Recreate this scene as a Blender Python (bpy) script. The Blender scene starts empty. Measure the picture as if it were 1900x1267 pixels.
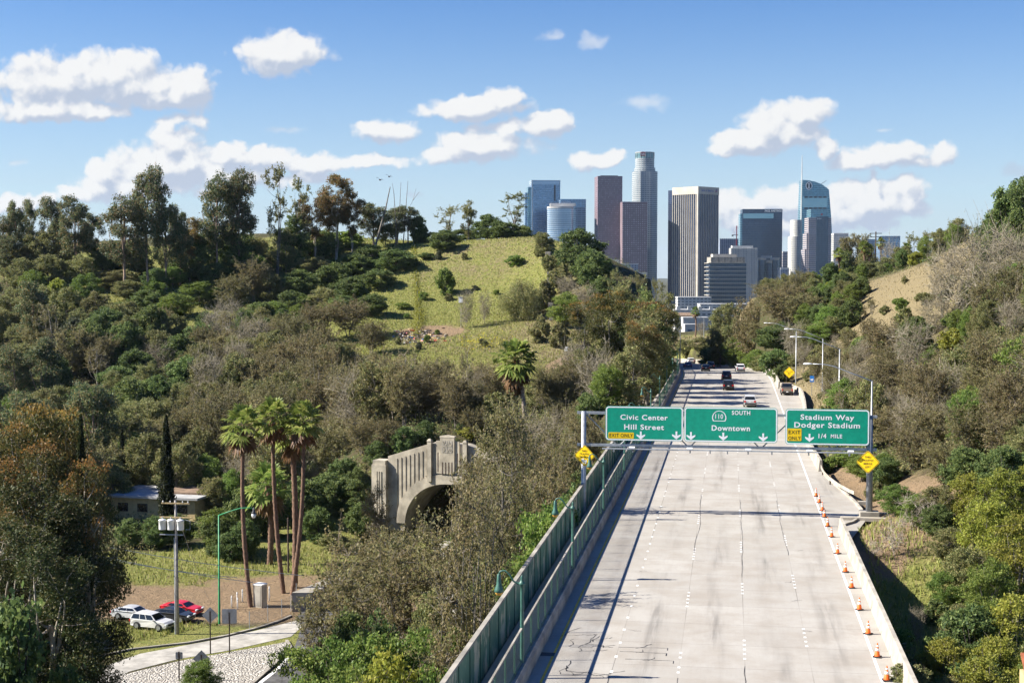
import bpy, math, random
import numpy as np
from mathutils import Matrix, Vector
R = math.radians
PI = math.pi
sc = bpy.context.scene
C = sc.collection

# ------------------------------------------------------------------ camera, light, exposure
F, CX, CY, HOR = 2700.0, 950.0, 633.5, 505.0      # focal length and horizon measured on the 1900 px photograph
TH = R(8.57)                                      # the road runs along +Y, the camera looks 8.57 deg left of it
PIT = math.atan((CY - HOR) / F)
CAMZ = 20.0
SUN_EL, SUN_BACK = R(37.0), R(10.0)
RT = Vector((math.cos(TH), math.sin(TH), 0))
FH = Vector((-math.sin(TH), math.cos(TH), 0))
FW = FH * math.cos(PIT) - Vector((0, 0, math.sin(PIT)))
UP = RT.cross(FW)
cam_d = bpy.data.cameras.new('camera')
cam_d.sensor_width = 36.0
cam_d.lens = F / 1900.0 * 36.0
cam_d.clip_start, cam_d.clip_end = 1.0, 60000.0
cam = bpy.data.objects.new('camera', cam_d)
cam.matrix_world = Matrix.Translation((0, 0, CAMZ)) @ Matrix((RT, UP, -FW)).transposed().to_4x4()
C.objects.link(cam)
sc.camera = cam
sc.view_settings.view_transform = 'Standard'
sc.view_settings.look = 'None'
sc.view_settings.gamma = 1.0
sc.view_settings.use_curve_mapping = False
sc.view_settings.exposure = 1.4
cy = sc.cycles
cy.use_denoising = True
cy.max_bounces = 5
cy.diffuse_bounces = 2
cy.adaptive_threshold = 0.02
cy.glossy_bounces = 2
cy.transmission_bounces = 4
cy.transparent_max_bounces = 8
cy.volume_bounces = 0
cy.caustics_reflective = False
cy.caustics_refractive = False

SUN_DIR = Vector((-math.cos(SUN_EL) * math.cos(SUN_BACK), -math.cos(SUN_EL) * math.sin(SUN_BACK), math.sin(SUN_EL)))
sun_d = bpy.data.lights.new('sun', 'SUN')
sun_d.energy = 4.9
sun_d.angle = R(0.53)
sun_d.color = (1.0, 0.94, 0.84)
sun = bpy.data.objects.new('sun', sun_d)
sun.rotation_euler = SUN_DIR.to_track_quat('Z', 'Y').to_euler()
C.objects.link(sun)

def P(px, py, d):
    """world point seen at photo pixel (px, py) at forward depth d (metres)"""
    a, b = (px - CX) / F, -(py - CY) / F
    v = FW + RT * a + UP * b
    return Vector((0, 0, CAMZ)) + v * (d / v.dot(FH))
def G(px, py, z=0.0):
    """world point seen at (px, py) on the level z"""
    a, b = (px - CX) / F, -(py - CY) / F
    v = FW + RT * a + UP * b
    return Vector((0, 0, CAMZ)) + v * ((z - CAMZ) / v.z)
def PY(px, py, Y):
    """world point seen at (px, py) on the plane y = Y across the road"""
    a, b = (px - CX) / F, -(py - CY) / F
    v = FW + RT * a + UP * b
    return Vector((0, 0, CAMZ)) + v * (Y / v.y)
def project(p):
    q = Vector(p) - Vector((0, 0, CAMZ))
    z = q.dot(FW)
    return CX + F * q.dot(RT) / z, CY - F * q.dot(UP) / z

# ------------------------------------------------------------------ node helpers
class NT:
    def __init__(s, tree):
        s.t = tree
    def n(s, typ, **kw):
        nd = s.t.nodes.new(typ)
        for k, v in kw.items():
            setattr(nd, k, v)
        return nd
    def put(s, sock, v):
        if hasattr(v, 'is_output'):
            s.t.links.new(v, sock)
        elif v is not None:
            try:
                sock.default_value = v
            except Exception:
                sock.default_value = (v, v, v) if not hasattr(v, '__len__') else (tuple(v) + (1.0,))[:4]
    def m(s, op, a, b=None, c=None, clamp=False):
        nd = s.n('ShaderNodeMath', operation=op, use_clamp=clamp)
        for i, v in enumerate((a, b, c)):
            if v is not None:
                s.put(nd.inputs[i], v)
        return nd.outputs[0]
    def vm(s, op, a, b=None, c=None):
        nd = s.n('ShaderNodeVectorMath', operation=op)
        for i, v in enumerate((a, b, c)):
            if v is not None:
                s.put(nd.inputs[i], v)
        return nd.outputs['Value'] if op in ('LENGTH', 'DOT_PRODUCT') else nd.outputs[0]
    def mix(s, fac, a, b, blend='MIX'):
        nd = s.n('ShaderNodeMix', data_type='RGBA', blend_type=blend)
        s.put(nd.inputs[0], fac)
        s.put(nd.inputs[6], a if hasattr(a, 'is_output') else (*a[:3], 1))
        s.put(nd.inputs[7], b if hasattr(b, 'is_output') else (*b[:3], 1))
        return nd.outputs[2]
    def noise(s, scale, vec=None, detail=4.0, rough=0.55, dist=0.0):
        nd = s.n('ShaderNodeTexNoise')
        nd.inputs['Scale'].default_value = scale
        nd.inputs['Detail'].default_value = detail
        nd.inputs['Roughness'].default_value = rough
        nd.inputs['Distortion'].default_value = dist
        if vec is not None:
            s.t.links.new(vec, nd.inputs['Vector'])
        return nd
    def ss(s, v, lo, hi):
        nd = s.n('ShaderNodeMapRange', interpolation_type='SMOOTHSTEP')
        s.put(nd.inputs[0], v)
        nd.inputs[1].default_value, nd.inputs[2].default_value = lo, hi
        return nd.outputs[0]
    def xyz(s, v):
        nd = s.n('ShaderNodeSeparateXYZ')
        s.t.links.new(v, nd.inputs[0])
        return nd.outputs
    def comb(s, x=0.0, y=0.0, z=0.0):
        nd = s.n('ShaderNodeCombineXYZ')
        for i, v in enumerate((x, y, z)):
            s.put(nd.inputs[i], v)
        return nd.outputs[0]

# ------------------------------------------------------------------ world: clear sky with fair-weather cumulus at infinity
CLOUDS = [  # photo x, y, half width, half height, density
    (100, 152, 130, 60, 1), (210, 138, 105, 52, 1), (250, 165, 120, 40, 1), (345, 165, 66, 48, 1), (310, 182, 90, 26, .9), (90, 204, 150, 28, .9), (170, 212, 70, 18, .8),
    (520, 102, 92, 44, 1), (555, 100, 52, 34, .8),
    (322, 268, 58, 44, 1), (345, 300, 70, 40, 1), (255, 318, 80, 40, 1), (195, 325, 44, 34, 1), (185, 350, 50, 30, .9), (280, 345, 90, 26, .9), (150, 362, 50, 16, .7),
    (425, 282, 44, 26, 1), (470, 296, 90, 24, .9), (580, 304, 110, 20, .8), (690, 302, 90, 14, .6), (430, 328, 120, 24, .7), (560, 330, 90, 18, .5),
    (300, 310, 120, 50, .9), (400, 320, 90, 40, .8), (240, 345, 110, 36, .9), (335, 226, 52, 18, .45), (520, 243, 46, 12, .20), (35, 303, 26, 11, .26), (32, 378, 56, 22, .8), (90, 372, 30, 12, .5), (395, 352, 46, 16, .6),
    (716, 241, 70, 25, .8), (690, 236, 38, 20, .8), (870, 200, 95, 26, .95), (930, 190, 48, 30, .95), (970, 200, 32, 14, .5), (1018, 230, 56, 28, .95), (940, 238, 70, 16, .5),
    (900, 270, 112, 30, .9), (845, 284, 66, 22, .85), (760, 358, 22, 10, .16),
    (1105, 296, 56, 21, .85), (1080, 298, 32, 18, .7), (1135, 290, 28, 17, .7), (1196, 190, 58, 24, .24), (1025, 66, 30, 16, .15), (1098, 76, 38, 19, .19),
    (1395, 262, 78, 34, 1), (1430, 235, 60, 40, 1), (1490, 215, 64, 36, 1), (1470, 240, 80, 36, .9), (1528, 270, 32, 25, .9), (1350, 278, 46, 15, .8),
    (1650, 288, 84, 28, .95), (1590, 302, 60, 16, .8), (1745, 292, 32, 26, .8), (1700, 300, 50, 14, .7),
    (1600, 378, 84, 52, 1), (1570, 400, 130, 34, .9), (1640, 372, 46, 44, .95), (1622, 340, 13, 26, .8), (1690, 368, 38, 42, .75), (1682, 345, 16, 24, .6),
    (1395, 400, 90, 42, .9), (1355, 385, 50, 36, .85), (1450, 372, 66, 34, 1), (1475, 355, 44, 20, .8), (1440, 420, 120, 30, .7),
    (1890, 318, 48, 19, .34), (1640, 240, 24, 8, .02)]
W = bpy.data.worlds.new('World')
sc.world = W
W.use_nodes = True
wt = NT(W.node_tree)
W.node_tree.nodes.clear()
sky = wt.n('ShaderNodeTexSky', sky_type='NISHITA', sun_disc=False, sun_elevation=SUN_EL, altitude=120.0, air_density=1.0, dust_density=0.15, ozone_density=3.2)
sky.sun_rotation = R(270.0) - SUN_BACK
bg_sky = wt.n('ShaderNodeBackground')
hs = wt.n('ShaderNodeHueSaturation')
hs.inputs['Saturation'].default_value = 1.32
hs.inputs['Hue'].default_value = 0.516
wt.t.links.new(sky.outputs[0], hs.inputs['Color'])
bg_sky.inputs[1].default_value = 0.053
gen = wt.n('ShaderNodeTexCoord').outputs['Generated']
sx, sy, sz = wt.xyz(gen)
low_air = wt.m('MULTIPLY', wt.m('SUBTRACT', 1.0, wt.ss(sz, 0.0, 0.20)), 0.58)
wt.t.links.new(wt.mix(low_air, hs.outputs[0], (3.5, 4.6, 6.5)), bg_sky.inputs[0])
ysafe = wt.m('MAXIMUM', sy, 0.02)
uv0 = wt.comb(wt.m('DIVIDE', sx, ysafe), wt.m('DIVIDE', sz, ysafe), 0.0)
# node group: cloud thickness at a place of the sky
def uvpix(px, py):
    v = FW + RT * ((px - CX) / F) + UP * (-(py - CY) / F)
    return v.x / v.y, v.z / v.y
grp = bpy.data.node_groups.new('cloud_field', 'ShaderNodeTree')
grp.interface.new_socket('P', in_out='INPUT', socket_type='NodeSocketVector')
grp.interface.new_socket('D', in_out='OUTPUT', socket_type='NodeSocketFloat')
grp.interface.new_socket('Thin', in_out='OUTPUT', socket_type='NodeSocketFloat')
g = NT(grp)
gi, go = g.n('NodeGroupInput'), g.n('NodeGroupOutput')
n1 = g.noise(46.0, gi.outputs[0], 5.0, 0.58)
off = g.vm('MULTIPLY', g.vm('SUBTRACT', n1.outputs['Color'], (.5, .5, .5)), (0.020, 0.014, 0.0))
pw = g.vm('ADD', gi.outputs[0], off)
acc = thin = None
for (x, y, a, b, s_) in CLOUDS:
    u0, v0 = uvpix(x, y)
    ua, _ = uvpix(x + a, y)
    _, vb = uvpix(x, y - b)
    iu, iv = 1 / (ua - u0), 1 / (vb - v0)
    ln = g.vm('LENGTH', g.vm('MULTIPLY_ADD', pw, (iu, iv, 0), (-u0 * iu, -v0 * iv, 0)))
    d_ = g.m('MULTIPLY_ADD', ln, -s_, s_)
    if s_ < .42:
        d_ = g.m('SUBTRACT', 1.0, ln)
        thin = d_ if thin is None else g.m('MAXIMUM', thin, d_)
        continue
    acc = d_ if acc is None else g.m('SMOOTH_MAX', acc, d_, 0.12)
def billow(scale, amp):
    vor = g.n('ShaderNodeTexVoronoi', feature='SMOOTH_F1')
    vor.inputs['Scale'].default_value = scale
    vor.inputs['Smoothness'].default_value = 0.35
    g.t.links.new(pw, vor.inputs['Vector'])
    return g.m('MULTIPLY_ADD', vor.outputs['Distance'], -amp, amp * 0.42)
n2 = g.noise(120.0, gi.outputs[0], 6.0, 0.6)
fine = g.m('MULTIPLY_ADD', n2.outputs[0], 0.36, -0.18)
rough = g.m('ADD', billow(70.0, 0.50), g.m('ADD', billow(165.0, 0.24), fine))
tot = g.m('MULTIPLY_ADD', rough, g.ss(acc, -0.40, 0.06), acc)
g.t.links.new(g.m('ADD', thin, g.m('MULTIPLY', rough, 1.3)), go.inputs[1])
g.t.links.new(tot, go.inputs[0])
def cloud(vec):
    nd = wt.n('ShaderNodeGroup')
    nd.node_tree = grp
    wt.t.links.new(vec, nd.inputs[0])
    return nd.outputs
d0, thin0 = cloud(uv0)
d1 = cloud(wt.vm('ADD', uv0, (-0.0050, 0.0085, 0.0)))[0]       # the cloud a little nearer to the sun
front = wt.ss(sy, 0.03, 0.10)
alpha = wt.m('MULTIPLY', wt.m('MAXIMUM', wt.ss(d0, -0.15, 0.22), wt.m('MULTIPLY', wt.ss(thin0, .05, .85), .5)), wt.m('MULTIPLY', front, 0.97))
n3 = wt.noise(75.0, uv0, 6.0, 0.6)
sl = wt.m('MULTIPLY_ADD', n3.outputs[0], 0.16, wt.m('SUBTRACT', d0, d1))
lit = wt.ss(wt.m('SUBTRACT', sl, 0.08), -0.30, 0.36)
ccol = wt.mix(lit, (0.54, 0.61, 0.74), (0.98, 0.975, 0.965))
bg_c = wt.n('ShaderNodeBackground')
wt.t.links.new(ccol, bg_c.inputs[0])
bg_c.inputs[1].default_value = 0.365
mx = wt.n('ShaderNodeMixShader')
wt.t.links.new(alpha, mx.inputs[0])
wt.t.links.new(bg_sky.outputs[0], mx.inputs[1])
wt.t.links.new(bg_c.outputs[0], mx.inputs[2])
W.cycles.sampling_method = 'MANUAL'
W.cycles.sample_map_resolution = 512
wo = wt.n('ShaderNodeOutputWorld')
wt.t.links.new(mx.outputs[0], wo.inputs[0])

# ------------------------------------------------------------------ materials
M = {}
def new_mat(name):
    m = bpy.data.materials.new(name)
    m.use_nodes = True
    t = NT(m.node_tree)
    return m, t, m.node_tree.nodes['Principled BSDF']
def mat(name, col, rough=0.6, metal=0.0, var=0.18, scale=1.5, spec=0.4, bump=0.0, col2=None, detail=5.0, coord='Object'):
    """plain surface with a weathered, uneven colour"""
    m, t, b = new_mat(name)
    vec = t.n('ShaderNodeTexCoord').outputs[coord]
    nz = t.noise(scale, vec, detail, 0.6)
    c2 = col2 if col2 else tuple(c * (1 - 2 * var) for c in col)
    c1 = col if col2 else tuple(min(1, c * (1 + var)) for c in col)
    t.put(b.inputs['Base Color'], t.mix(t.ss(nz.outputs[0], 0.3, 0.7), c1, c2))
    b.inputs['Roughness'].default_value = rough
    b.inputs['Metallic'].default_value = metal
    b.inputs['Specular IOR Level'].default_value = spec
    if bump:
        bp = t.n('ShaderNodeBump')
        bp.inputs['Strength'].default_value = bump
        t.t.links.new(nz.outputs[0], bp.inputs['Height'])
        t.t.links.new(bp.outputs[0], b.inputs['Normal'])
    M[name] = m
    return m
def leafmat(name, cols, trans=0.28, hue=0.03, val=0.35):
    """leaf colour differs from leaf to leaf and from plant to plant"""
    m, t, b = new_mat(name)
    geo = t.n('ShaderNodeNewGeometry')
    oi = t.n('ShaderNodeObjectInfo')
    ramp = t.n('ShaderNodeValToRGB')
    ramp.color_ramp.interpolation = 'LINEAR'
    while len(ramp.color_ramp.elements) < len(cols):
        ramp.color_ramp.elements.new(0.5)
    for i, c in enumerate(cols):
        ramp.color_ramp.elements[i].position = i / max(1, len(cols) - 1)
        ramp.color_ramp.elements[i].color = (*c, 1)
    t.t.links.new(geo.outputs['Random Per Island'], ramp.inputs[0])
    h = t.n('ShaderNodeHueSaturation')
    t.t.links.new(ramp.outputs[0], h.inputs['Color'])
    t.put(h.inputs['Hue'], t.m('MULTIPLY_ADD', oi.outputs['Random'], hue, 0.5 - hue / 2))
    t.put(h.inputs['Value'], t.m('MULTIPLY_ADD', t.m('FRACT', t.m('MULTIPLY', oi.outputs['Random'], 7.31)), val, 1 - val / 2))
    t.t.links.new(h.outputs[0], b.inputs['Base Color'])
    b.inputs['Roughness'].default_value = 0.55
    b.inputs['Specular IOR Level'].default_value = 0.22
    tr = t.n('ShaderNodeBsdfTranslucent')
    t.t.links.new(h.outputs[0], tr.inputs[0])
    ms = t.n('ShaderNodeMixShader')
    ms.inputs[0].default_value = trans
    t.t.links.new(b.outputs[0], ms.inputs[1])
    t.t.links.new(tr.outputs[0], ms.inputs[2])
    t.t.links.new(ms.outputs[0], m.node_tree.nodes['Material Output'].inputs[0])
    M[name] = m
    return m

# ------------------------------------------------------------------ mesh helpers
class MB:
    """collects shapes and links them as ONE mesh object"""
    def __init__(s):
        s.v, s.f, s.mi, s.uv = [], [], [], []
    def add(s, vs, fs, mi=0, uvs=None):
        o = len(s.v)
        s.v.extend([tuple(v) for v in vs])
        for i, fc in enumerate(fs):
            s.f.append([o + k for k in fc])
            s.mi.append(mi)
            s.uv.append(uvs[i] if uvs else None)
        return s
    def box(s, c, d, mi=0, mx=None):
        x, y, z = (q / 2 for q in d)
        vs = [Vector((sx_ * x, sy_ * y, sz_ * z)) for sz_ in (-1, 1) for sy_ in (-1, 1) for sx_ in (-1, 1)]
        if mx is not None:
            vs = [mx @ v for v in vs]
        vs = [v + Vector(c) for v in vs]
        return s.add(vs, [(0, 2, 3, 1), (4, 5, 7, 6), (0, 1, 5, 4), (2, 6, 7, 3), (0, 4, 6, 2), (1, 3, 7, 5)], mi)
    def tube(s, pts, rad, n=8, mi=0, cap=True):
        pts = [Vector(p) for p in pts]
        if not hasattr(rad, '__len__'):
            rad = [rad] * len(pts)
        o = []
        fs = []
        for i, p in enumerate(pts):
            t = (pts[min(i + 1, len(pts) - 1)] - pts[max(i - 1, 0)]).normalized()
            a = t.cross(Vector((0, 0, 1))) if abs(t.z) < 0.95 else t.cross(Vector((1, 0, 0)))
            a.normalize()
            b = t.cross(a)
            for k in range(n):
                w = 2 * PI * k / n
                o.append(p + (a * math.cos(w) + b * math.sin(w)) * rad[i])
        for i in range(len(pts) - 1):
            for k in range(n):
                fs.append((i * n + k, i * n + (k + 1) % n, (i + 1) * n + (k + 1) % n, (i + 1) * n + k))
        if cap:
            fs.append(tuple(range(n))[::-1])
            fs.append(tuple((len(pts) - 1) * n + k for k in range(n)))
        return s.add(o, fs, mi)
    def lathe(s, prof, n=16, c=(0, 0, 0), mi=0, mx=None):
        o, fs = [], []
        for r_, z_ in prof:
            for k in range(n):
                w = 2 * PI * k / n
                v = Vector((r_ * math.cos(w), r_ * math.sin(w), z_))
                if mx is not None:
                    v = mx @ v
                o.append(v + Vector(c))
        for i in range(len(prof) - 1):
            for k in range(n):
                fs.append((i * n + k, i * n + (k + 1) % n, (i + 1) * n + (k + 1) % n, (i + 1) * n + k))
        fs.append(tuple(range(n))[::-1])
        fs.append(tuple((len(prof) - 1) * n + k for k in range(n)))
        return s.add(o, fs, mi)
    def prism(s, poly, z0, z1, mi=0, top=None, z1s=None):
        """vertical prism over a footprint (counter-clockwise); u runs along the wall and v is height, in metres"""
        n = len(poly)
        zt = z1s if z1s else [z1] * n
        vs = [(p[0], p[1], z0) for p in poly] + [(p[0], p[1], zt[i]) for i, p in enumerate(poly)]
        fs, uvs = [], []
        u = 0.0
        for i in range(n):
            j = (i + 1) % n
            L = math.hypot(poly[j][0] - poly[i][0], poly[j][1] - poly[i][1])
            fs.append((i, j, n + j, n + i))
            uvs.append([(u, z0), (u + L, z0), (u + L, zt[j]), (u, zt[i])])
            u += L
        s.add(vs, fs, mi, uvs)
        s.add([(p[0], p[1], zt[i]) for i, p in enumerate(poly)], [tuple(range(n))], mi if top is None else top, [[(p[0], p[1]) for p in poly]])
        return s
    def build(s, name, mats, parent=None, smooth=False):
        me = bpy.data.meshes.new(name)
        me.from_pydata(s.v, [], s.f)
        for m_ in (mats if isinstance(mats, (list, tuple)) else [mats]):
            me.materials.append(M[m_] if isinstance(m_, str) else m_)
        me.polygons.foreach_set('material_index', s.mi)
        if any(u is not None for u in s.uv):
            ul = me.uv_layers.new(name='UVMap')
            fl = []
            for fc, u in zip(s.f, s.uv):
                for k in range(len(fc)):
                    fl.extend(u[k] if u else (0.0, 0.0))
            ul.data.foreach_set('uv', fl)
        if smooth:
            me.polygons.foreach_set('use_smooth', [True] * len(s.f))
        me.update()
        return link(name, me, parent)
def link(name, me, parent=None):
    o = bpy.data.objects.new(name, me)
    C.objects.link(o)
    if parent is not None:
        o.parent = parent
    return o
def tag(o, label=None, cat=None, group=None, kind=None):
    if label: o['label'] = label
    if cat: o['category'] = cat
    if group: o['group'] = group
    if kind: o['kind'] = kind
    return o
def thing(name, label, cat, loc=(0, 0, 0), rz=0.0, group=None):
    o = bpy.data.objects.new(name, None)
    o.empty_display_size = 0.5
    C.objects.link(o)
    o.location = loc
    o.rotation_euler = (0, 0, rz)
    return tag(o, label, cat, group)
KIDS = {}
def copy_tree(o, label=None, loc=None, rz=None, group=None):
    def rec(a, par):
        b = a.copy()
        C.objects.link(b)
        if par is not None:
            b.parent = par
        for ch in list(a.children):
            rec(ch, b)
        return b
    r = rec(o, None)
    if label: r['label'] = label
    if group: r['group'] = group
    if loc is not None: r.location = loc
    if rz is not None: r.rotation_euler = (0, 0, rz)
    return r
_txt = {}
def text_geo(body, bold=0.0):
    """flat lettering outline, height of a capital = 1, centred on x, base on y = 0"""
    key = (body, bold)
    if key in _txt:
        return _txt[key]
    cu = bpy.data.curves.new('lettering_source', 'FONT')
    cu.body = body
    cu.size = 1.0
    cu.space_character = 1.12
    cu.offset = bold
    cu.resolution_u = 3
    ob = bpy.data.objects.new('lettering_source', cu)
    C.objects.link(ob)
    dg = bpy.context.evaluated_depsgraph_get()
    me = bpy.data.meshes.new_from_object(ob.evaluated_get(dg))
    vs = [v.co.copy() for v in me.vertices]
    fs = [tuple(p.vertices) for p in me.polygons]
    bpy.data.objects.remove(ob)
    bpy.data.curves.remove(cu)
    bpy.data.meshes.remove(me)
    cap = 0.70
    xs = [v.x for v in vs]
    x0, x1 = min(xs), max(xs)
    vs = [Vector(((v.x - (x0 + x1) / 2) / cap, v.y / cap, 0)) for v in vs]
    _txt[key] = (vs, fs, (x1 - x0) / cap)
    return _txt[key]
def lettering(mb, body, mx, height, width=None, bold=0.012, mi=0):
    """lettering in the local XZ plane of mx, facing -Y"""
    vs, fs, w = text_geo(body, bold)
    sxx = (width / w) if width else height
    mb.add([mx @ Vector((v.x * sxx, 0, v.y * height)) for v in vs], fs, mi)
    return mb
def plate(mb, poly, mx, t=0.004, mi=0):
    """thin solid plate in the local XZ plane of mx, facing -Y, from y=0 back to y=t"""
    n = len(poly)
    vs = [mx @ Vector((p[0], 0, p[1])) for p in poly] + [mx @ Vector((p[0], t, p[1])) for p in poly]
    fs = [tuple(range(n)), tuple(range(2 * n - 1, n - 1, -1))] + [(i, i + n, (i + 1) % n + n, (i + 1) % n) for i in range(n)]
    mb.add(vs, fs, mi)
    return mb
def rrect(w, h, r, n=5, cx=0, cz=0):
    out = []
    for (sx_, sz_, a0) in ((1, -1, -90), (1, 1, 0), (-1, 1, 90), (-1, -1, 180)):
        for k in range(n + 1):
            a = R(a0 + 90 * k / n)
            out.append((cx + sx_ * (w / 2 - r) + r * math.cos(a), cz + sz_ * (h / 2 - r) + r * math.sin(a)))
    return out
def ring(mb, outer, inner, mx, t=0.004, mi=0):
    n = len(outer)
    vs = [mx @ Vector((p[0], 0, p[1])) for p in outer] + [mx @ Vector((p[0], 0, p[1])) for p in inner]
    mb.add(vs, [(i, (i + 1) % n, n + (i + 1) % n, n + i) for i in range(n)], mi)
    return mb
def np_mesh(name, V, Fq, mats, mi=None, smooth=False):
    """fast mesh from numpy arrays; faces all have the same number of corners"""
    me = bpy.data.meshes.new(name)
    nf, k = Fq.shape
    me.vertices.add(len(V))
    me.vertices.foreach_set('co', V.astype(np.float32).ravel())
    me.loops.add(nf * k)
    me.loops.foreach_set('vertex_index', Fq.astype(np.int32).ravel())
    me.polygons.add(nf)
    me.polygons.foreach_set('loop_start', np.arange(0, nf * k, k, dtype=np.int32))
    for m_ in mats:
        me.materials.append(M[m_] if isinstance(m_, str) else m_)
    if mi is not None:
        me.polygons.foreach_set('material_index', mi.astype(np.int32))
    if smooth:
        me.polygons.foreach_set('use_smooth', np.ones(nf, dtype=bool))
    me.update(calc_edges=True)
    me.validate()
    return me

# ------------------------------------------------------------------ setting: ground, roads
Y0, RAD = 275.0, 720.0                       # the freeway bends left beyond y = 275 and falls away downhill
def zroad(s):
    s = np.asarray(s, float)
    q = np.clip(s - 255, 0, 75)
    return -(q * q) * 0.000333 - np.clip(s - 330, 0, 260) * 0.05
def road_pt(s, off, dz=0.0):
    if s <= Y0:
        x, y = off, s
    else:
        a = (s - Y0) / RAD
        x, y = -RAD + (RAD + off) * math.cos(a), Y0 + (RAD + off) * math.sin(a)
    return Vector((x, y, float(zroad(s)) + dz))
def road_inv(X, Y):
    rho = np.hypot(X + RAD, Y - Y0)
    s = np.where(Y <= Y0, Y, Y0 + RAD * np.arctan2(Y - Y0, X + RAD))
    return s, np.where(Y <= Y0, X, rho - RAD)
CTRL = [  # photo pixel and forward depth of places on the ground
    (1000, 440, 400), (900, 450, 425), (800, 446, 435), (700, 452, 435), (550, 452, 440), (400, 468, 430), (250, 490, 415), (100, 505, 410), (0, 515, 405), (-150, 520, 400),
    (1060, 475, 375), (1090, 545, 350), (1125, 620, 330), (1190, 665, 310), (1235, 695, 295),
    (960, 500, 385), (1000, 560, 360), (850, 560, 368), (780, 560, 370), (700, 600, 350), (750, 640, 330), (850, 640, 325), (1000, 640, 322), (1040, 680, 295), (850, 690, 300), (950, 780, 240),
    (700, 780, 262), (600, 800, 262), (400, 800, 272), (200, 800, 282), (0, 800, 290), (400, 650, 335), (100, 650, 340), (250, 560, 380), (550, 560, 385), (300, 870, 245), (100, 870, 250), (500, 870, 245),
    (1100, 760, 235), (1150, 740, 240), (870, 800, 222), (760, 805, 222), (1060, 800, 190),
    (1600, 1000, 106), (1820, 1267, 82), (1700, 1130, 95), (1900, 1267, 84), (1750, 1200, 86), (1660, 1060, 103), (1720, 1000, 108), (1800, 1000, 105), (1900, 1000, 104), (1900, 900, 112),
    (1800, 900, 118), (1700, 925, 122), (1640, 905, 130), (1560, 850, 150), (1640, 790, 160), (1750, 780, 155), (1900, 780, 140), (1900, 680, 160), (1750, 680, 190), (1620, 720, 205), (1550, 740, 215),
    (1520, 700, 260), (1480, 690, 275), (1600, 640, 255), (1700, 600, 250), (1800, 600, 215), (1900, 580, 190), (1900, 480, 215), (1800, 500, 240), (1720, 500, 280), (1740, 478, 290), (1640, 560, 290),
    (1560, 620, 290), (1900, 400, 250), (1850, 440, 250), (1640, 540, 450), (1740, 510, 450), (1560, 570, 450), (1500, 590, 430), (1450, 600, 400), (1400, 640, 400), (1350, 652, 440), (1300, 648, 480),
    (1270, 634, 520), (1320, 622, 560), (1600, 530, 600), (1700, 505, 650), (1850, 470, 550), (2000, 380, 250), (2000, 560, 160), (2000, 800, 120), (1440, 580, 620), (1300, 655, 700), (1240, 640, 520)]
RAW = [(-40, 60, -18), (-80, 60, -18), (-130, 80, -18), (-24, 60, -17), (-60, 120, -18), (-100, 140, -18), (-150, 150, -17), (-30, 140, -17.5), (-45, 180, -17.5), (-75, 190, -17.5), (-20, 100, -14),
       (-110, 200, -16), (-160, 220, -13), (-220, 200, -9), (-320, 300, 6), (-340, 450, 16), (-260, 560, 20), (-120, 570, 20), (-60, 520, 10), (-50, 660, -14), (-13.5, 205, -2.5), (-14, 165, -6),
       (-14, 120, -10), (-15, 80, -13), (-26, 160, -15), (-26, 190, -13), (9, 60, -3.5), (20, 60, -6), (60, 60, -5), (140, 200, 20), (160, 350, 42), (160, 560, 30), (100, 120, 4), (-50, 205, -16), (-36, 210, -14)]
cp = [tuple(P(*c)) for c in CTRL] + RAW
cp = np.array(cp)
def _k(r2):
    return np.where(r2 > 1e-9, 0.5 * r2 * np.log(np.maximum(r2, 1e-9)), 0.0)
_S = 100.0
_xy = cp[:, :2] / _S
_n = len(cp)
_A = np.zeros((_n + 3, _n + 3))
_A[:_n, :_n] = _k(((_xy[:, None] - _xy[None]) ** 2).sum(-1)) + np.eye(_n) * 0.002
_A[:_n, _n] = 1
_A[:_n, _n + 1:] = _xy
_A[_n:, :_n] = _A[:_n, _n:].T
_w = np.linalg.solve(_A, np.concatenate([cp[:, 2], [0, 0, 0]]))
def sst(x, a, b):
    t = np.clip((x - a) / (b - a), 0, 1)
    return t * t * (3 - 2 * t)
def vnoise(X, Y, sc_, seed=0):
    """smooth value noise"""
    x, y = X / sc_ + seed * 17.3, Y / sc_ + seed * 9.1
    xi, yi = np.floor(x), np.floor(y)
    def h(a, b):
        q = np.sin(a * 127.1 + b * 311.7 + seed * 74.7) * 43758.5453
        return q - np.floor(q)
    fx, fy = x - xi, y - yi
    fx, fy = fx * fx * (3 - 2 * fx), fy * fy * (3 - 2 * fy)
    return (h(xi, yi) * (1 - fx) + h(xi + 1, yi) * fx) * (1 - fy) + (h(xi, yi + 1) * (1 - fx) + h(xi + 1, yi + 1) * fx) * fy - 0.5
def right_edge(s):
    return np.interp(s, [0, 60, 114, 116, 119, 124, 132, 146, 150, 166, 200, 236, 244, 252, 300, 700], [8.7, 8.7, 8.7, 9.0, 10.6, 11.2, 10.7, 9.3, 9.2, 8.9, 10.4, 11.5, 11.0, 8.6, 8.4, 8.4])
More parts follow.
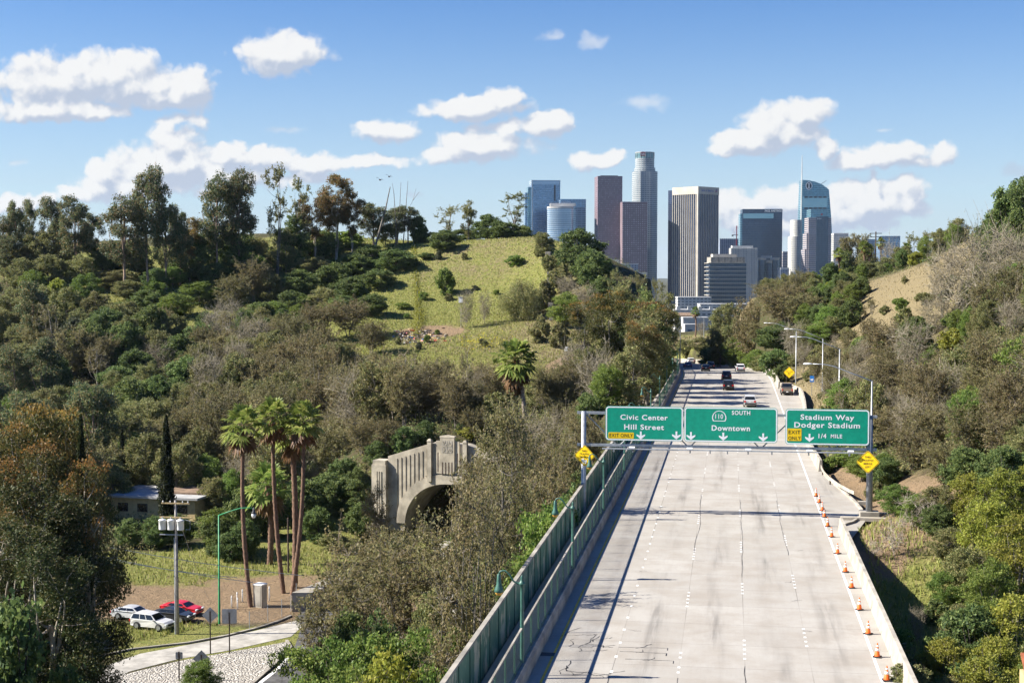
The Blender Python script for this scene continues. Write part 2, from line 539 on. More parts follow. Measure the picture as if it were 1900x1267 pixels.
def terrain(X, Y):
    X, Y = np.asarray(X, float), np.asarray(Y, float)
    sh = X.shape
    x, y = X.ravel(), Y.ravel()
    z = np.empty(len(x))
    for i in range(0, len(x), 20000):
        q = np.stack([x[i:i + 20000], y[i:i + 20000]], 1) / _S
        z[i:i + 20000] = _k(((q[:, None] - _xy[None]) ** 2).sum(-1)) @ _w[:_n] + _w[_n] + q @ _w[_n + 1:]
    z += vnoise(x, y, 14, 1) * 1.1 + vnoise(x, y, 5, 2) * 0.4
    # the level ground with the side streets at the lower left, and the northbound roadway out of the portal
    yb = 178.0 + 48.0 * sst(-x, 54, 66)
    fl = sst(x, -124, -100) * (1 - sst(x, -24, -17)) * (1 - sst(y, yb, yb + 18)) * sst(y, 20, 40)
    nb = (1 - sst(np.abs(x + 36 + (200 - y) * -0.22), 7, 11)) * (1 - sst(y, 204, 208)) * sst(y, 20, 40)
    fl = np.maximum(fl, nb)
    z = z * (1 - fl) - 18.0 * fl
    # the freeway corridor
    s, off = road_inv(x, y)
    inn = np.minimum(sst(off, -14.2 - 0 * s, -12.6), 1 - sst(off, right_edge(s) + 0.05, right_edge(s) + 2.2)) * (1 - sst(s, 640, 680)) * sst(y, 5, 12)
    z = z * (1 - inn) + (zroad(s) - 0.35) * inn
    # blend to the city plain far away
    far = np.maximum(np.maximum(sst(y, 600, 900), sst(np.abs(x + 30), 300, 700)), 1 - sst(y, -120, 30))
    plain = np.where(y > 300, -44.0, -14.0)
    z = z * (1 - far) + plain * far
    return z.reshape(sh)
def zt(x, y):
    return float(terrain(np.array([x]), np.array([y]))[0])

def axis(lo, hi, step, far, grow=1.22):
    a = list(np.arange(lo, hi + 0.1, step))
    d = step
    while a[-1] < far:
        d *= grow
        a.append(a[-1] + d)
    d = step
    while a[0] > -far:
        d *= grow
        a.insert(0, a[0] - d)
    return np.array(a)
gx = axis(-260, 130, 2.5, 14000)
gx = np.unique(np.concatenate([gx, np.arange(-16, 16, 0.8)]))
gy = axis(40, 560, 2.5, 14000)
GX, GY = np.meshgrid(gx, gy)
GZ = terrain(GX, GY)
V = np.stack([GX.ravel(), GY.ravel(), GZ.ravel()], 1)
nx, ny = len(gx), len(gy)
ii, jj = np.meshgrid(np.arange(nx - 1), np.arange(ny - 1))
q = (jj * nx + ii).ravel()
Fq = np.stack([q, q + 1, q + nx + 1, q + nx], 1)

# ground cover: green grass, straw, bare soil (the rest is leaf litter under the trees)
m, t, b = new_mat('ground_cover')
at = t.n('ShaderNodeAttribute', attribute_name='cover')
pos = t.n('ShaderNodeNewGeometry').outputs['Position']
ar, ag, ab = t.n('ShaderNodeSeparateColor').outputs[:3]
t.t.links.new(at.outputs['Color'], ar.node.inputs[0])
na, nb_, nc = t.noise(0.09, pos, 6, 0.65), t.noise(0.9, pos, 6, 0.7), t.noise(4.0, pos, 4, 0.7)
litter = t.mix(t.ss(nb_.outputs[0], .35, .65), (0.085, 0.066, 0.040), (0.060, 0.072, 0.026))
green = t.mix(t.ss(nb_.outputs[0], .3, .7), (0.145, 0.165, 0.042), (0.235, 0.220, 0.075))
straw = t.mix(t.ss(nc.outputs[0], .3, .7), (0.235, 0.190, 0.108), (0.175, 0.142, 0.078))
soil = t.mix(t.ss(nb_.outputs[0], .3, .7), (0.27, 0.19, 0.115), (0.20, 0.145, 0.09))
wob = t.m('MULTIPLY_ADD', na.outputs[0], 0.9, -0.45)
wob2 = t.m('MULTIPLY_ADD', nb_.outputs[0], 0.9, -0.45)
wv = t.m('ADD', wob, wob2)
def edge(ch):
    return t.ss(t.m('ADD', ch, wv), .32, .68)
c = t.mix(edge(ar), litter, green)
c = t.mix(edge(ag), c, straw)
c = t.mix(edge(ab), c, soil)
t.put(b.inputs['Base Color'], c)
b.inputs['Roughness'].default_value = 0.95
b.inputs['Specular IOR Level'].default_value = 0.1
bp = t.n('ShaderNodeBump')
bp.inputs['Strength'].default_value = 0.9
bp.inputs['Distance'].default_value = 0.5
t.t.links.new(t.m('ADD', nb_.outputs[0], t.m('MULTIPLY', nc.outputs[0], 0.6)), bp.inputs['Height'])
t.t.links.new(bp.outputs[0], b.inputs['Normal'])
M['ground_cover'] = m
def blob(X, Y, px, py, d, rx, ry, soft=0.5):
    c_ = P(px, py, d)
    return 1 - sst(np.hypot((X - c_.x) / rx, (Y - c_.y) / ry), 1 - soft, 1 + soft)
def cover(X, Y):
    gr = np.maximum.reduce([blob(X, Y, 860, 540, 385, 34, 75), blob(X, Y, 720, 610, 345, 16, 34), blob(X, Y, 960, 660, 315, 32, 34), blob(X, Y, 700, 470, 430, 60, 22), blob(X, Y, 350, 500, 415, 60, 30),
                            blob(X, Y, 300, 580, 375, 40, 20) * .7, blob(X, Y, 560, 1020, 195, 18, 24), blob(X, Y, 400, 1190, 148, 30, 7), blob(X, Y, 330, 1010, 180, 60, 14), blob(X, Y, 1300, 640, 510, 45, 60),
                            blob(X, Y, 1700, 1080, 98, 8, 14) * .9, blob(X, Y, 1640, 560, 290, 9, 40) * .45])
    st = np.maximum.reduce([blob(X, Y, 1665, 560, 280, 14, 55), blob(X, Y, 1560, 720, 225, 14, 60) * .8, blob(X, Y, 960, 640, 330, 34, 20) * .48, blob(X, Y, 930, 500, 395, 36, 22) * .42, blob(X, Y, 1030, 600, 330, 13, 40) * .6,
                            blob(X, Y, 1290, 632, 515, 45, 55) * .62, blob(X, Y, 1380, 660, 380, 20, 26) * .8, blob(X, Y, 520, 1120, 158, 8, 5) * .6, blob(X, Y, 800, 700, 290, 18, 24) * .55])
    so = np.maximum.reduce([blob(X, Y, 800, 620, 340, 9, 7) * .9, blob(X, Y, 1040, 690, 292, 3.4, 22) * .95, blob(X, Y, 400, 1085, 166, 30, 9) * .95, blob(X, Y, 560, 1060, 175, 14, 7) * .8, blob(X, Y, 1640, 960, 119, 8, 16) * .85,
                            blob(X, Y, 1560, 880, 140, 5, 10) * .8, blob(X, Y, 1600, 1030, 106, 4, 7) * .8])
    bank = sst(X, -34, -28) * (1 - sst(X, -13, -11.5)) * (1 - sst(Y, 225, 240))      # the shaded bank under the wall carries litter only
    return gr * (1 - bank), st, so
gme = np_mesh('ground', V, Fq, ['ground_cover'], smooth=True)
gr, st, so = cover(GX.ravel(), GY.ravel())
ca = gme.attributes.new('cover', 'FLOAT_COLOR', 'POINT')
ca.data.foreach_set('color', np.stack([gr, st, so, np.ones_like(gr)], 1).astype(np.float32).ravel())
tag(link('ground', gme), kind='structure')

# concrete freeway slab
m, t, b = new_mat('road_concrete')
uv = t.n('ShaderNodeTexCoord').outputs['UV']
u, v, _ = t.xyz(uv)
un = t.m('DIVIDE', t.m('ADD', u, 9.13), 3.316)
lane = t.m('FLOOR', un)
fu = t.m('SUBTRACT', un, lane)
vn = t.m('DIVIDE', v, 4.6)
slab = t.m('FLOOR', vn)
fv = t.m('SUBTRACT', vn, slab)
wn = t.n('ShaderNodeTexWhiteNoise', noise_dimensions='3D')
t.t.links.new(t.comb(lane, slab, 0.0), wn.inputs[0])
n_big = t.noise(0.35, uv, 6, 0.65)
n_fine = t.noise(6.0, uv, 5, 0.7)
streak_v = t.vm('MULTIPLY', uv, (1.0, 0.055, 1.0))
n_str = t.noise(1.1, streak_v, 5, 0.6)
base = t.mix(wn.outputs[0], (0.362, 0.342, 0.306), (0.412, 0.390, 0.350))
base = t.mix(t.ss(n_big.outputs[0], .3, .75), base, (0.308, 0.276, 0.233))
n_srf = t.noise(2.2, t.vm('MULTIPLY', uv, (3.0, 0.3, 1.0)), 6, 0.75)
base = t.mix(t.m('MULTIPLY', t.ss(n_srf.outputs[0], .45, .75), .22), base, (0.24, 0.22, 0.20))
base = t.mix(t.m('MULTIPLY', n_fine.outputs[0], .22), base, (0.22, 0.21, 0.19))
ctr = t.m('SUBTRACT', 1.0, t.m('MULTIPLY', t.m('ABSOLUTE', t.m('SUBTRACT', fu, 0.5)), 3.5), clamp=True)
n_oil = t.noise(0.045, t.vm('MULTIPLY', uv, (7.0, 1.0, 1.0)), 3, 0.6)
oil = t.m('MULTIPLY', t.m('MULTIPLY', ctr, t.ss(n_str.outputs[0], .40, .68)), t.m('MULTIPLY_ADD', t.ss(n_oil.outputs[0], .42, .62), 0.72, 0.12))
base = t.mix(oil, base, (0.095, 0.088, 0.08))
def line(fr, w):
    return t.m('LESS_THAN', t.m('MINIMUM', fr, t.m('SUBTRACT', 1.0, fr)), w)
jl = t.m('MAXIMUM', t.m('MULTIPLY', line(fv, 0.0055), .40), t.m('MULTIPLY', line(fu, 0.007), t.m('MULTIPLY_ADD', t.ss(n_str.outputs[0], .45, .6), .45, .12)))
base = t.mix(jl, base, (0.10, 0.09, 0.08))
t.put(b.inputs['Base Color'], base)
b.inputs['Roughness'].default_value = 0.82
b.inputs['Specular IOR Level'].default_value = 0.25
bp = t.n('ShaderNodeBump')
bp.inputs['Strength'].default_value = 0.15
t.t.links.new(n_fine.outputs[0], bp.inputs['Height'])
t.t.links.new(bp.outputs[0], b.inputs['Normal'])
M['road_concrete'] = m
mat('asphalt', (0.085, 0.083, 0.080), 0.9, var=.25, scale=.8)
mat('asphalt_pale', (0.36, 0.34, 0.30), 0.9, var=.15, scale=.7)
mat('concrete', (0.38, 0.345, 0.285), 0.85, var=.16, scale=.6, bump=.15)
mat('concrete_old', (0.31, 0.285, 0.24), 0.88, var=.22, scale=.45, bump=.2)
mat('portal_concrete', (0.40, 0.355, 0.275), 0.9, var=.22, scale=.35, bump=.25, detail=8)
mat('white_paint', (0.72, 0.71, 0.68), 0.7, var=.12, scale=3)
mat('yellow_paint', (0.80, 0.46, 0.035), 0.7, var=.15, scale=3)
mat('crack_seal', (0.022, 0.022, 0.024), 0.6, var=.2)
mat('fence_green', (0.062, 0.135, 0.100), 0.6, var=.2, scale=.6, col2=(0.045, 0.105, 0.078))
mat('lamp_green', (0.050, 0.135, 0.105), 0.45, var=.15, scale=6)
mat('lamp_bright_green', (0.02, 0.26, 0.10), 0.45, var=.1)
mat('galvanised', (0.42, 0.44, 0.46), 0.45, metal=.55, var=.12, scale=3)
mat('grey_steel', (0.26, 0.28, 0.30), 0.5, metal=.3, var=.12, scale=3)
mat('dark_steel', (0.05, 0.05, 0.055), 0.5, var=.1)
mat('sign_green', (0.0, 0.33, 0.205), 0.45, var=.06, scale=2.5)
mat('sign_white', (0.90, 0.91, 0.90), 0.5, var=.02)
mat('sign_yellow', (0.95, 0.62, 0.004), 0.5, var=.07, scale=2.5)
mat('sign_black', (0.018, 0.018, 0.018), 0.5, var=.1)
mat('sign_back', (0.36, 0.37, 0.38), 0.5, metal=.3, var=.12, scale=2)
mat('sign_blue', (0.03, 0.22, 0.62), 0.5, var=.05)
mat('wood_pole', (0.30, 0.28, 0.26), 0.9, var=.2, scale=4)
mat('wood_pale', (0.50, 0.37, 0.18), 0.85, var=.2, scale=4)
mat('wood_and_slot_dark', (0.085, 0.06, 0.045), 0.9, var=.2, scale=4)
mat('cone_orange', (0.80, 0.135, 0.012), 0.5, var=.07, scale=6)
mat('white_plastic', (0.80, 0.80, 0.79), 0.4, var=.04)
mat('grey_plastic', (0.46, 0.48, 0.50), 0.45, var=.08)
mat('rubber', (0.018, 0.018, 0.019), 0.75, var=.1)
mat('amber_glass', (0.75, 0.40, 0.08), 0.25, var=.05)
mat('straw_seam', (0.30, 0.20, 0.10), 0.95, var=.3, scale=2)

def sweep(mb, pts, prof, mi=0, closed=True, caps=True):
    """profile (offset to the right, height) carried along a polyline"""
    n = len(prof)
    o, fs = [], []
    pts = [Vector(p) for p in pts]
    for i, p in enumerate(pts):
        d = pts[min(i + 1, len(pts) - 1)] - pts[max(i - 1, 0)]
        r_ = Vector((d.y, -d.x, 0)).normalized()
        for (a, z_) in prof:
            o.append(p + r_ * a + Vector((0, 0, z_)))
    m_ = n if closed else n - 1
    for i in range(len(pts) - 1):
        for k in range(m_):
            fs.append((i * n + k, (i + 1) * n + k, (i + 1) * n + (k + 1) % n, i * n + (k + 1) % n))
    if closed and caps:
        fs.append(tuple(range(n)))
        fs.append(tuple((len(pts) - 1) * n + k for k in range(n))[::-1])
    return mb.add(o, fs, mi)

ss_ = list(np.arange(18, 275, 9.2)) + list(np.arange(275, 640, 9.2))
vs, fs, uvs = [], [], []
for s in ss_:
    vs += [road_pt(s, -11.95), road_pt(s, -9.75), road_pt(s, float(right_edge(s)) + 0.15)]
for i in range(len(ss_) - 1):
    for k, (a, b2) in enumerate(((-11.95, -9.75), (-9.75, 8.5))):
        q = [i * 3 + k, i * 3 + k + 1, i * 3 + k + 4, i * 3 + k + 3]
        fs.append(q)
        e0, e1 = (b2, b2) if k == 0 else (float(right_edge(ss_[i])) + .15, float(right_edge(ss_[i + 1])) + .15)
        uvs.append([(a, ss_[i]), (e0, ss_[i]), (e1, ss_[i + 1]), (a, ss_[i + 1])])
tag(MB().add(vs, fs, 0, uvs).build('road', 'road_concrete'), kind='structure')
# painted and glued lane markings, each a sheet 4 mm above the slab
def strip(name, off, w, m_, s0=20, s1=600, dz=.004):
    mb_ = MB()
    ss2 = list(np.arange(s0, s1, 6.0)) + [s1]
    v_ = []
    for s in ss2:
        v_ += [road_pt(s, off - w / 2, dz), road_pt(s, off + w / 2, dz)]
    mb_.add(v_, [(2 * i, 2 * i + 1, 2 * i + 3, 2 * i + 2) for i in range(len(ss2) - 1)])
    tag(mb_.build(name, m_), kind='structure')
strip('yellow_edge_line', -9.08, .13, 'yellow_paint')
strip('white_edge_line', 7.45, .15, 'white_paint')
rng = random.Random(5)
for li, off in enumerate((-5.81, -2.50, 0.82, 4.13)):
    mb_ = MB()
    s = 40.0 + li * 3.1
    while s < 460:
        if li == 0:
            ds = [(0, .40)]
            step = 2.9
        else:
            ds = [(k * .95, .30) for k in range(5)]
            step = 14.6
        for (d_, ln) in ds:
            if rng.random() < .9:
                a = s + d_
                mb_.add([road_pt(a, off - .07, .004), road_pt(a, off + .07, .004), road_pt(a + ln, off + .07, .004), road_pt(a + ln, off - .07, .004)], [(0, 1, 2, 3)])
        s += step
    tag(mb_.build('lane_marking', 'white_paint'), kind='structure')
# tar in the cracks of the nearest slabs
rng = random.Random(11)
mb_ = MB()
def ribbon(pts, w=.055):
    v_ = []
    for i, p in enumerate(pts):
        d_ = (pts[min(i + 1, len(pts) - 1)] - pts[max(i - 1, 0)])
        n_ = Vector((-d_.y, d_.x, 0)).normalized() * w * rng.uniform(.5, 1.3)
        v_ += [p - n_ / 2, p + n_ / 2]
    mb_.add(v_, [(2 * i, 2 * i + 1, 2 * i + 3, 2 * i + 2) for i in range(len(pts) - 1)])
def wander(x, y, dx, dy, n, j):
    out = []
    for i in range(n):
        out.append(Vector((x, y, .005)))
        x += dx + rng.uniform(-j, j)
        y += dy + rng.uniform(-j, j)
    return out
for (px, py) in ((1047, 1178), (1060, 1200), (1075, 1208), (1085, 1195), (1100, 1190), (1050, 1240), (1062, 1252), (1040, 1250)):
    p = G(px, py)
    ribbon(wander(p.x, p.y, rng.uniform(.15, .3), rng.uniform(-.2, .2), 9, .28))
    ribbon(wander(p.x, p.y, rng.uniform(-.1, .1), .3, 6, .25))
for (px, py, L) in ((1150, 1208, 2.6), (1160, 1222, 2.6), (1148, 1200, 2.4)):
    p = G(px, py)
    a = wander(p.x, p.y, L / 9, 0.0, 10, .05)
    ribbon(a + [a[-1] + Vector((0, -.5, 0))])
    ribbon(wander(p.x + .9, p.y - .1, .2, .25, 4, .3))
for (x, y0, y1) in ((-5.81, 68, 72.5), (-2.5, 68, 72.5), (.82, 70, 75), (.82, 96, 130), (-2.5, 104, 132), (4.13, 104, 130)):
    k = int((y1 - y0) / .7)
    ribbon(wander(x, y0, 0, .7, k, .04), .034)
for (px, py) in ((1195, 1060), (1172, 1104), (1300, 1040), (1265, 955), (1478, 1115), (1500, 1170), (1488, 1022), (1465, 1080), (1176, 1168)):
    p = G(px, py)
    ribbon(wander(p.x - .3, p.y, .16, rng.uniform(-.1, .1), 5, .12), .05)
p = G(1010, 1213)
mb_.add([p + Vector((-.55, -.35, .006)), p + Vector((.55, -.35, .006)), p + Vector((.55, .35, .006)), p + Vector((-.55, .35, .006))], [(0, 1, 2, 3)])
tag(mb_.build('crack_sealant', 'crack_seal'), kind='structure')

# side streets on the low ground
LOW = -18.0
def sheet(name, pix, m_, z, kind='structure', th=None):
    pts = [G(px, py, z) for px, py in pix]
    mb_ = MB()
    if th:
        mb_.prism([(p.x, p.y) for p in pts][::-1] if sum((pts[i].x * pts[(i + 1) % len(pts)].y - pts[(i + 1) % len(pts)].x * pts[i].y) for i in range(len(pts))) < 0 else [(p.x, p.y) for p in pts], z - th, z)
    else:
        mb_.add(pts, [tuple(range(len(pts)))])
    return tag(mb_.build(name, m_), kind=kind)
sheet('side_street', [(430, 1320), (520, 1232), (548, 1196), (560, 1160), (545, 1150), (600, 1090), (640, 1060), (690, 1062), (640, 1110), (610, 1150), (600, 1200), (570, 1250), (520, 1330)], 'asphalt', LOW + .02)
sheet('street_apron', [(120, 1262), (260, 1212), (400, 1186), (480, 1168), (552, 1150), (560, 1162), (540, 1180), (430, 1205), (330, 1222), (240, 1245), (140, 1300)], 'asphalt_pale', LOW + .028)
sheet('northbound_road', [(770, 1320), (800, 1150), (810, 1040), (800, 1003), (895, 1003), (915, 1050), (950, 1150), (985, 1320)], 'asphalt_pale', LOW + .036)

# ------------------------------------------------------------------ barriers, fences and things along the freeway
JB = [(-.30, 0), (-.30, .08), (-.16, .33), (-.09, .95), (.09, .95), (.16, .33), (.30, .08), (.30, 0)]
def barrier(pts, label, prof=JB, m_='concrete', group=None, name='concrete_barrier'):
    return tag(sweep(MB(), pts, prof).build(name, m_), label, 'barrier', group)
barrier([road_pt(s, -9.98) for s in np.arange(30, 440, 10)], 'long stained concrete parapet carrying the slatted green fence along the yellow line', [(-.22, 0), (-.22, .78), (.10, .78), (.22, .62), (.22, 0)], 'concrete_old', name='concrete_parapet')
barrier([Vector((8.60, 40, 0)), Vector((8.60, 60, 0)), Vector((8.55, 90, 0)), Vector((8.52, 114.5, 0))], 'pale concrete barrier beside the row of orange cones', [(-.24, 0), (-.18, .3), (-.10, 1.0), (.12, 1.0), (.16, .3), (.2, -3.2), (-.1, -3.2)])
wallp = [(9.02, 148.5), (8.9, 156), (8.72, 166), (9.4, 184), (10.2, 202), (10.9, 220), (11.3, 236), (11.1, 243), (10.2, 248), (8.5, 252.5)]
barrier([Vector((x, y, 0)) for x, y in wallp], 'long pale concrete barrier from the guardrail past the tan pickup', [(-.26, 0), (-.20, .3), (-.12, 1.15), (.12, 1.15), (.2, .0)])
barrier([road_pt(s, 8.25) for s in [253.5] + list(np.arange(258, 640, 8))], 'pale concrete wall sweeping left round the far bend', [(-.26, 0), (-.20, .3), (-.12, 1.25), (.12, 1.25), (.2, .0)])
# kerb of the pull-out
tag(sweep(MB(), [Vector((x, y, 0)) for x, y in ((9.15, 147), (9.6, 141), (10.3, 134), (10.75, 129), (10.95, 124.5), (10.6, 121), (9.7, 118.2), (8.75, 116.6), (8.45, 115.2))], [(-.1, 0), (-.1, .17), (.12, .17), (.12, -.3)]).build('kerb', 'concrete'), kind='structure')
# guardrail
gl = thing('guardrail', 'short rusty steel guardrail curving off behind the cones', 'guardrail', (8.95, 147, 0))
gp = [Vector((x - 8.95, y - 147, 0)) for x, y in ((8.98, 148.3), (8.95, 146), (9.0, 143), (9.25, 139.5), (9.75, 135.5), (10.45, 131.8), (10.8, 130.6))]
sweep(MB(), gp, [(-.04, .42), (-.07, .5), (-.02, .58), (-.07, .66), (-.04, .74), (.0, .74), (.0, .42)]).build('rail', 'concrete', gl)
for i in (1, 3, 5):
    MB().box(gp[i] + Vector((.1, 0, .3)), (.14, .16, .9)).build('post', 'wood_and_slot_dark', gl)
for (px, py, w) in ((1577, 962, 3.6), (1598, 953, 2.0), (1580, 932, 1.2)):
    p = G(px + 25, py, .12)
    tag(MB().box((p.x, p.y, .08), (w, .5, .3)).build('concrete_kerb_block', 'concrete'), {3.6: 'longest pale concrete block lying on the soil below the sign footing', 2.0: 'middle-sized flat concrete block lying on soil beside the sign footing', 1.2: 'smallest flat concrete block on the soil near the guardrail end'}[w], 'concrete block')

# inner fence: posts, rail and see-through green mesh on the parapet
m, t, b = new_mat('mesh_green')
b.inputs['Base Color'].default_value = (0.20, 0.29, 0.22, 1)
b.inputs['Roughness'].default_value = 0.6
tp = t.n('ShaderNodeBsdfTransparent')
ms = t.n('ShaderNodeMixShader')
uvc = t.n('ShaderNodeTexCoord').outputs['Object']
ox, oy, oz = t.xyz(uvc)
dg1 = t.m('FRACT', t.m('MULTIPLY', t.m('ADD', oy, oz), 9.0))
dg2 = t.m('FRACT', t.m('MULTIPLY', t.m('SUBTRACT', oy, oz), 9.0))
wire = t.m('MAXIMUM', t.m('LESS_THAN', dg1, 0.12), t.m('LESS_THAN', dg2, 0.12))
t.t.links.new(wire, ms.inputs[0])
t.t.links.new(tp.outputs[0], ms.inputs[1])
t.t.links.new(b.outputs[0], ms.inputs[2])
t.t.links.new(ms.outputs[0], m.node_tree.nodes['Material Output'].inputs[0])
M['mesh_green'] = m
inner = thing('road_fence', 'long green wire mesh fence with steel top rail on the concrete parapet', 'fence', (-10.1, 40, .78))
o0 = Vector((-10.1, 40, .78))
sline = list(np.arange(40, 440, 10))
mb_ = MB()
vv = []
for s in sline:
    vv += [road_pt(s, -10.1, .82) - o0, road_pt(s, -10.1, 2.42) - o0]
mb_.add(vv, [(2 * i, 2 * i + 2, 2 * i + 3, 2 * i + 1) for i in range(len(sline) - 1)])
mb_.build('mesh_panel', 'mesh_green', inner)
sweep(MB(), [road_pt(s, -10.1, 2.44) - o0 for s in sline], [(-.05, 0), (-.05, .09), (.05, .09), (.05, 0)]).build('top_rail', 'concrete_old', inner)
sweep(MB(), [road_pt(s, -10.1, .82) - o0 for s in sline], [(-.03, 0), (-.03, .06), (.03, .06), (.03, 0)]).build('bottom_rail', 'fence_green', inner)
pm = None
for k in range(98):
    s = 62 + k * 2.9
    if pm is None:
        pm = MB().box((0, 0, .83), (.09, .07, 1.66)).build('post', 'fence_green', inner)
        po = pm
    else:
        po = pm.copy(); C.objects.link(po); po.parent = inner
    po.location = road_pt(s, -10.1, .78) - o0
# outer wall: green painted panels with peeling pale patches
m, t, b = new_mat('peeling_green')
co = t.n('ShaderNodeTexCoord').outputs['Object']
n1_ = t.noise(.55, t.vm('MULTIPLY', co, (1, 1, .5)), 7, .7)
n2_ = t.noise(.35, co, 4, .6)
n3_ = t.noise(.8, t.vm('MULTIPLY', co, (1, 1, .3)), 6, .7)
c = t.mix(t.ss(n2_.outputs[0], .35, .65), (0.125, 0.235, 0.160), (0.085, 0.165, 0.115))
c = t.mix(t.ss(n1_.outputs[0], .50, .58), c, (0.50, 0.44, 0.33))
c = t.mix(t.m('MULTIPLY', t.ss(n3_.outputs[0], .58, .68), .8), c, (0.02, 0.028, 0.024))
t.put(b.inputs['Base Color'], c)
b.inputs['Roughness'].default_value = .75
M['peeling_green'] = m
o1 = Vector((-12.15, 40, 0))
outer = thing('boundary_wall', 'green panelled wall with peeling cream patches behind the narrow walkway', 'wall', o1)
sweep(MB(), [Vector((0, y - 40, 0)) for y in np.arange(40, 182, 4.7)], [(-.06, -2.5), (-.06, 2.28), (.06, 2.28), (.06, -.4)]).build('panel', 'peeling_green', outer)
sweep(MB(), [Vector((0, y - 40, 2.283)) for y in np.arange(40, 182, 4.7)], [(-.12, 0), (-.12, .14), (.12, .14), (.12, 0)]).build('coping', 'concrete_old', outer)
pm = None
for k in range(49):
    y = 44 + k * 2.85
    if pm is None:
        pm = MB().box((.083, 0, 1.1), (.04, .06, 2.3)).build('batten', 'fence_green', outer)
        po = pm
    else:
        po = pm.copy(); C.objects.link(po); po.parent = outer
    po.location = (0, y - 40, 0)

# ornamental green lamp posts on the parapet
def ornate_lamp():
    r_ = thing('street_lamp', '-', 'street lamp', group='green gooseneck lamps along the parapet')
    MB().lathe([(.17, -.75), (.17, -.5), (.11, -.42), (.10, .3), (.085, 3.6), (.085, 3.85), (.16, 3.88), (.17, 3.98), (.10, 4.04), (.06, 4.16), (.085, 4.24), (.03, 4.34), (.0, 4.40)], 10).build('post', 'lamp_green', r_, True)
    pts = [(0, 0, 3.93), (-.2, 0, 3.94), (-.42, 0, 4.04), (-.62, 0, 4.36), (-.85, 0, 4.56), (-1.08, 0, 4.52), (-1.15, 0, 4.36)]
    MB().tube(pts, [.055, .05, .045, .045, .04, .045, .05], 8).build('arm', 'lamp_green', r_, True)
    hd = MB().lathe([(.05, 4.40), (.09, 4.34), (.11, 4.05), (.13, 3.85), (.22, 3.62), (.24, 3.50), (.20, 3.48)], 12, (-1.15, 0, 0)).build('lamp_shade', 'lamp_green', r_, True)
    MB().lathe([(.19, 3.478), (.19, 3.44), (.13, 3.34), (.03, 3.30)], 12, (-1.15, 0, 0)).build('lamp_globe', 'amber_glass', hd, True)
    return r_
lamp0 = ornate_lamp()
ords = ['nearest', 'second nearest', 'third nearest', 'fourth nearest', 'fifth nearest', 'sixth nearest', 'seventh nearest', 'eighth nearest', 'ninth nearest', 'tenth nearest', 'farthest']
for i in range(11):
    s = 70.2 + 23.2 * i
    p = road_pt(s, -10.08, .78)
    lb = 'ornate green gooseneck lamp with amber globe on the parapet, ' + ords[i] + ' in the row'
    if i == 0:
        lamp0.location = p
        lamp0['label'] = lb
    else:
        copy_tree(lamp0, lb, p)

# cobra-head lamps on the bank
def cobra(h, arm):
    r_ = thing('freeway_lamp', '-', 'street lamp', group='tall galvanised lamps on the bank')
    MB().tube([(0, 0, -1.5), (0, 0, 0), (0, 0, h)], [.10, .10, .06], 8).build('pole', 'galvanised', r_, True)
    MB().tube([(0, 0, h - .05), (-arm * .35, 0, h + .62), (-arm * .65, 0, h + 1.2), (-arm * .82, 0, h + 1.36), (-arm, 0, h + 1.38)], [.06, .05, .045, .04, .04], 8).build('arm', 'galvanised', r_, True)
    mb2 = MB()
    mb2.lathe([(.02, 0), (.10, .1), (.16, .35), (.15, .62), (.06, .8)], 10, (-arm, 0, h + 1.38), mx=Matrix.Rotation(R(-90), 3, 'Y') @ Matrix.Scale(.55, 3, Vector((1, 0, 0))))
    mb2.build('lamp_head', 'white_plastic', r_, True)
    return r_
for (px, ptop, d, arm, lb) in ((1618, 706, 124.5, 5.0, 'tall steel lamp with curved arm rising beside the right end of the gantry'), (1558, 647, 172, 5.0, 'tall steel lamp on the bank, second from the gantry'),
                               (1527, 628, 216, 4.9, 'tall steel lamp half hidden in brush, third from the gantry'), (1477.5, 614, 258, 4.9, 'tall steel lamp standing next to the far yellow diamond sign')):
    top = P(px, ptop, d)
    h = 10.4 if d < 250 else 9.3
    cb = cobra(h, arm)
    cb.location = (top.x, top.y, top.z - h)
    cb['label'] = lb
for (px, pt, pb, d, lb) in ((1262, 610, 670, 420, 'thin grey lamp pole at the bend, left one of the far pair'), (1306, 590, 640, 470, 'thin grey lamp pole above the far grassy bank, right one of the pair')):
    a, b2 = P(px, pt, d), P(px, pb, d)
    r_ = thing('lamp_pole', lb, 'street lamp', (b2.x, b2.y, b2.z))
    MB().tube([(0, 0, -3), (0, 0, a.z - b2.z)], [.16, .10], 8).build('pole', 'galvanised', r_)
    MB().tube([(0, 0, a.z - b2.z), (-1.2, 0, a.z - b2.z + .35), (-2.6, 0, a.z - b2.z + .4)], .06, 6).build('arm', 'galvanised', r_)

# ------------------------------------------------------------------ sign gantry and its signs
YG = 120.6
def zx(px, py, Y=YG):
    v = PY(px, py, Y)
    return v.x, v.z
xl, zl_ = zx(1083, 819)
xr, zr_ = zx(1614, 828)
zb = 5.62
ztop = 8.30
gy_ = thing('sign_gantry', 'galvanised steel gantry spanning the freeway lanes', 'gantry', (xr, YG, 0))
LG = lambda x, y, z: Vector((x - xr, y - YG, z))
MB().tube([LG(xl, YG, -6.5), LG(xl, YG, ztop + .12)], [.24, .20], 12).build('column', 'galvanised', gy_, True)
MB().tube([LG(xr, YG, .55), LG(xr, YG, ztop + .12)], [.27, .22], 12).build('column', 'grey_steel', gy_, True)
MB().box(LG(xr, YG, .22), (1.5, 1.3, .75)).build('footing', 'concrete_old', gy_)
for z_ in (zb, ztop):
    MB().box(((xl - xr) / 2, 0, z_), (xr - xl + 1.1, .20, .22)).build('chord', 'galvanised', gy_)
nb2 = 8
wd = (xr - xl) / nb2
